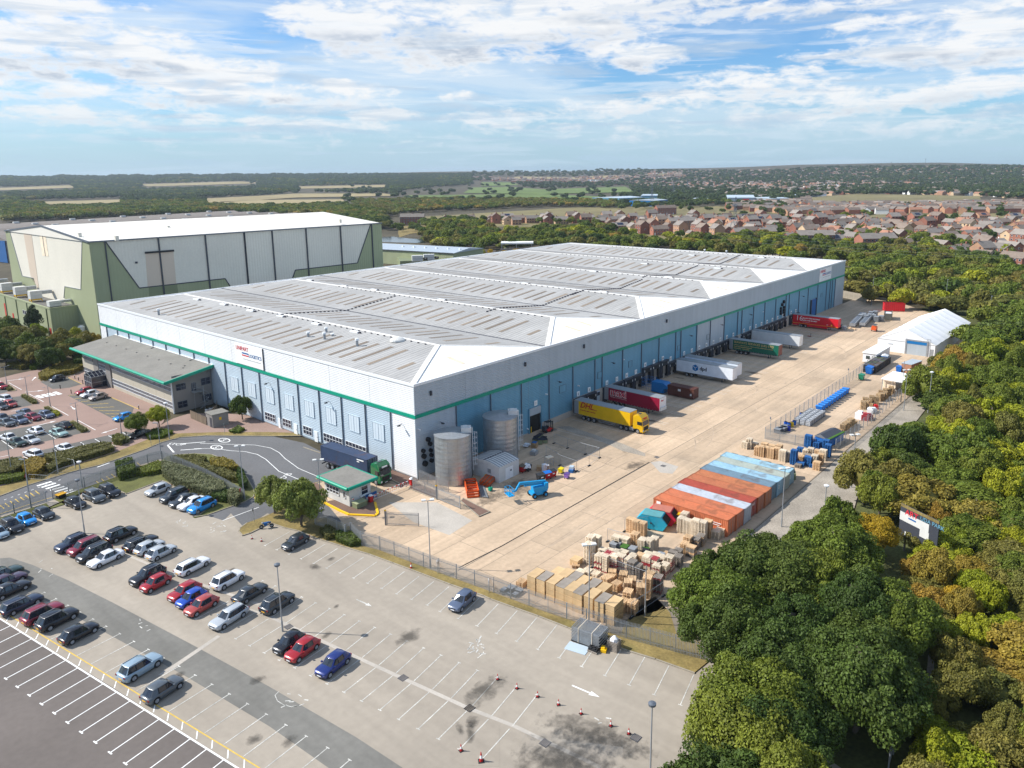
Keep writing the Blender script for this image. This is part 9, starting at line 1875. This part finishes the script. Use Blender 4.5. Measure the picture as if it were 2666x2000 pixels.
# view-aligned stretched coordinates for the flat based clouds (azimuth, elevation)
ae = comb(mth('MULTIPLY',az,9.),mth('MULTIPLY',el,34.),0.)
ae2 = comb(mth('ADD',mth('MULTIPLY',az,22.),3.),mth('MULTIPLY',el,60.),1.7)
big = noise_(ae2,1.0,6,.6,.3); fine = noise_(comb(mth('MULTIPLY',az,60.),mth('MULTIPLY',el,150.),0.),1.,4,.6)
cir = noise_(comb(mth('ADD',mth('MULTIPLY',az,2.2),mth('MULTIPLY',el,1.5)),mth('MULTIPLY',mth('SUBTRACT',el,mth('MULTIPLY',az,.10)),17.),4.),1.,5,.55,.6)
cirrus = ramp(cir,.36,.62)
def pol(x,y):      # photo pixel -> (azimuth - YAW, elevation)
 r = FW+RR*(x-U0)/F_+DD*(y-V0)/F_; r = r/np.linalg.norm(r); return math.atan2(r[1],r[0])-YAW,math.asin(r[2])
clouds = [(0,95,330,55,.95),(-60,165,260,45,.9),(260,130,260,40,.95),(400,175,240,36,.9),(620,190,120,34,.9),(560,245,260,36,.85),(760,262,240,30,.9),(880,240,200,24,.8),(160,15,110,18,.9),(350,18,50,14,.7),(950,60,210,52,1.),(1180,110,300,62,1.),(1420,60,300,60,1.),(1650,150,110,30,1.),(1560,10,500,34,.9),(1000,300,120,16,.9),(600,318,260,22,.7),(200,300,150,22,.8),(1180,250,90,12,.6),(1980,205,230,34,.85),(1900,245,300,30,.8),(1700,275,260,26,.75),(1450,300,300,26,.6),(2300,60,120,22,.75),(2560,70,240,52,.85),(2380,140,260,30,.9),(2600,150,140,30,.85),(2250,195,60,14,.5),(2600,215,220,28,.85),(2350,255,330,28,.8),(2100,290,340,24,.6),(1200,330,420,24,.5),(700,355,500,22,.4),(2000,340,600,26,.5),(1150,25,150,26,.9),(2050,20,330,26,.75),(0,10,150,22,.9),(900,380,600,18,.35),(2150,90,60,12,.5),(2470,330,330,24,.6),(100,240,160,22,.7)]
best = None; low = None
for (x,y,rx,ry,s) in clouds:
 a0,e0 = pol(x,y); rx /= F_; ry /= F_*.93
 da = mth('MULTIPLY',mth('SUBTRACT',az,a0),1/rx); de = mth('MULTIPLY',mth('SUBTRACT',el,e0),1/ry)
 d2 = mth('ADD',mth('MULTIPLY',da,da),mth('MULTIPLY',de,de)); f = mth('MULTIPLY',mth('SUBTRACT',1.15,mth('MULTIPLY',d2,.62)),s)
 lw = mth('MULTIPLY',mth('MAXIMUM',f,0.),de)
 best = f if best is None else mth('MAXIMUM',best,f); low = lw if low is None else mth('ADD',low,lw)
best = mth('MAXIMUM',best,0.)
# clouds elsewhere in the sky (the same kind, scattered over the whole dome)
dome = noise_(plane,1.1,7,.58,.2); behind = ramp(mth('ABSOLUTE',az),.62,.8); over = ramp(el,.28,.4)
dcl = mth('MULTIPLY',ramp(dome,.62,.74,0.,.6),mth('MAXIMUM',behind,over))
dens = mth('ADD',mth('MULTIPLY',best,.75),mth('MULTIPLY',mth('SUBTRACT',big,.5),2.1)); dens = mth('ADD',dens,mth('MULTIPLY',mth('SUBTRACT',fine,.5),.55))
cl = ramp(dens,.26,.80); cl = mth('MULTIPLY',cl,ramp(best,.02,.25)); cl = mth('MAXIMUM',cl,dcl)
thick = ramp(dens,.45,1.25)
shade = mth('MULTIPLY',ramp(mth('ADD',mth('MULTIPLY',low,-1.),mth('MULTIPLY',mth('SUBTRACT',big,.5),-1.2)),-.10,.38),thick)
def mixc(f,a,b):
 n = nd('ShaderNodeMix',data_type='RGBA');
 if isinstance(f,(int,float)): n.inputs[0].default_value = f
 else: Lk.new(f,n.inputs[0])
 for i,v in ((6,a),(7,b)):
  if isinstance(v,tuple): n.inputs[i].default_value = (*v,1)
  else: Lk.new(v,n.inputs[i])
 return n.outputs[2]
def scl(v,s):
 n = nd('ShaderNodeVectorMath',operation='SCALE'); Lk.new(v,n.inputs[0]); n.inputs['Scale'].default_value = s; return n.outputs[0]
base = scl(sk_.outputs[0],SKY)
tintn = nd('ShaderNodeVectorMath',operation='MULTIPLY'); Lk.new(base,tintn.inputs[0]); tintn.inputs[1].default_value = (.62,.92,1.22); base = tintn.outputs[0]
veil = mth('MULTIPLY',cirrus,ramp(el,.0,.10,.2,.72))
c1 = mixc(veil,base,(.60,.68,.75))
cloudc = mixc(shade,(.76,.765,.77),(.36,.42,.51))
c2 = mixc(mth('MULTIPLY',cl,.93),c1,cloudc)
st1 = noise_(comb(mth('MULTIPLY',az,7.),mth('MULTIPLY',el,85.),9.),1.,6,.6,.5); st2 = noise_(comb(mth('MULTIPLY',az,5.),mth('MULTIPLY',el,60.),2.),1.,6,.6,.5)
c2 = mixc(mth('MULTIPLY',ramp(st1,.50,.66),ramp(el,.16,.22,.5,0.)),c2,(.68,.73,.78)); c2 = mixc(mth('MULTIPLY',ramp(st2,.50,.64),ramp(el,.15,.24,.55,.15)),c2,(.40,.50,.62))
c3 = mixc(ramp(el,.0,.10,.75,0.),c2,(.38,.53,.66))
Lk.new(c3,bg.inputs[0])
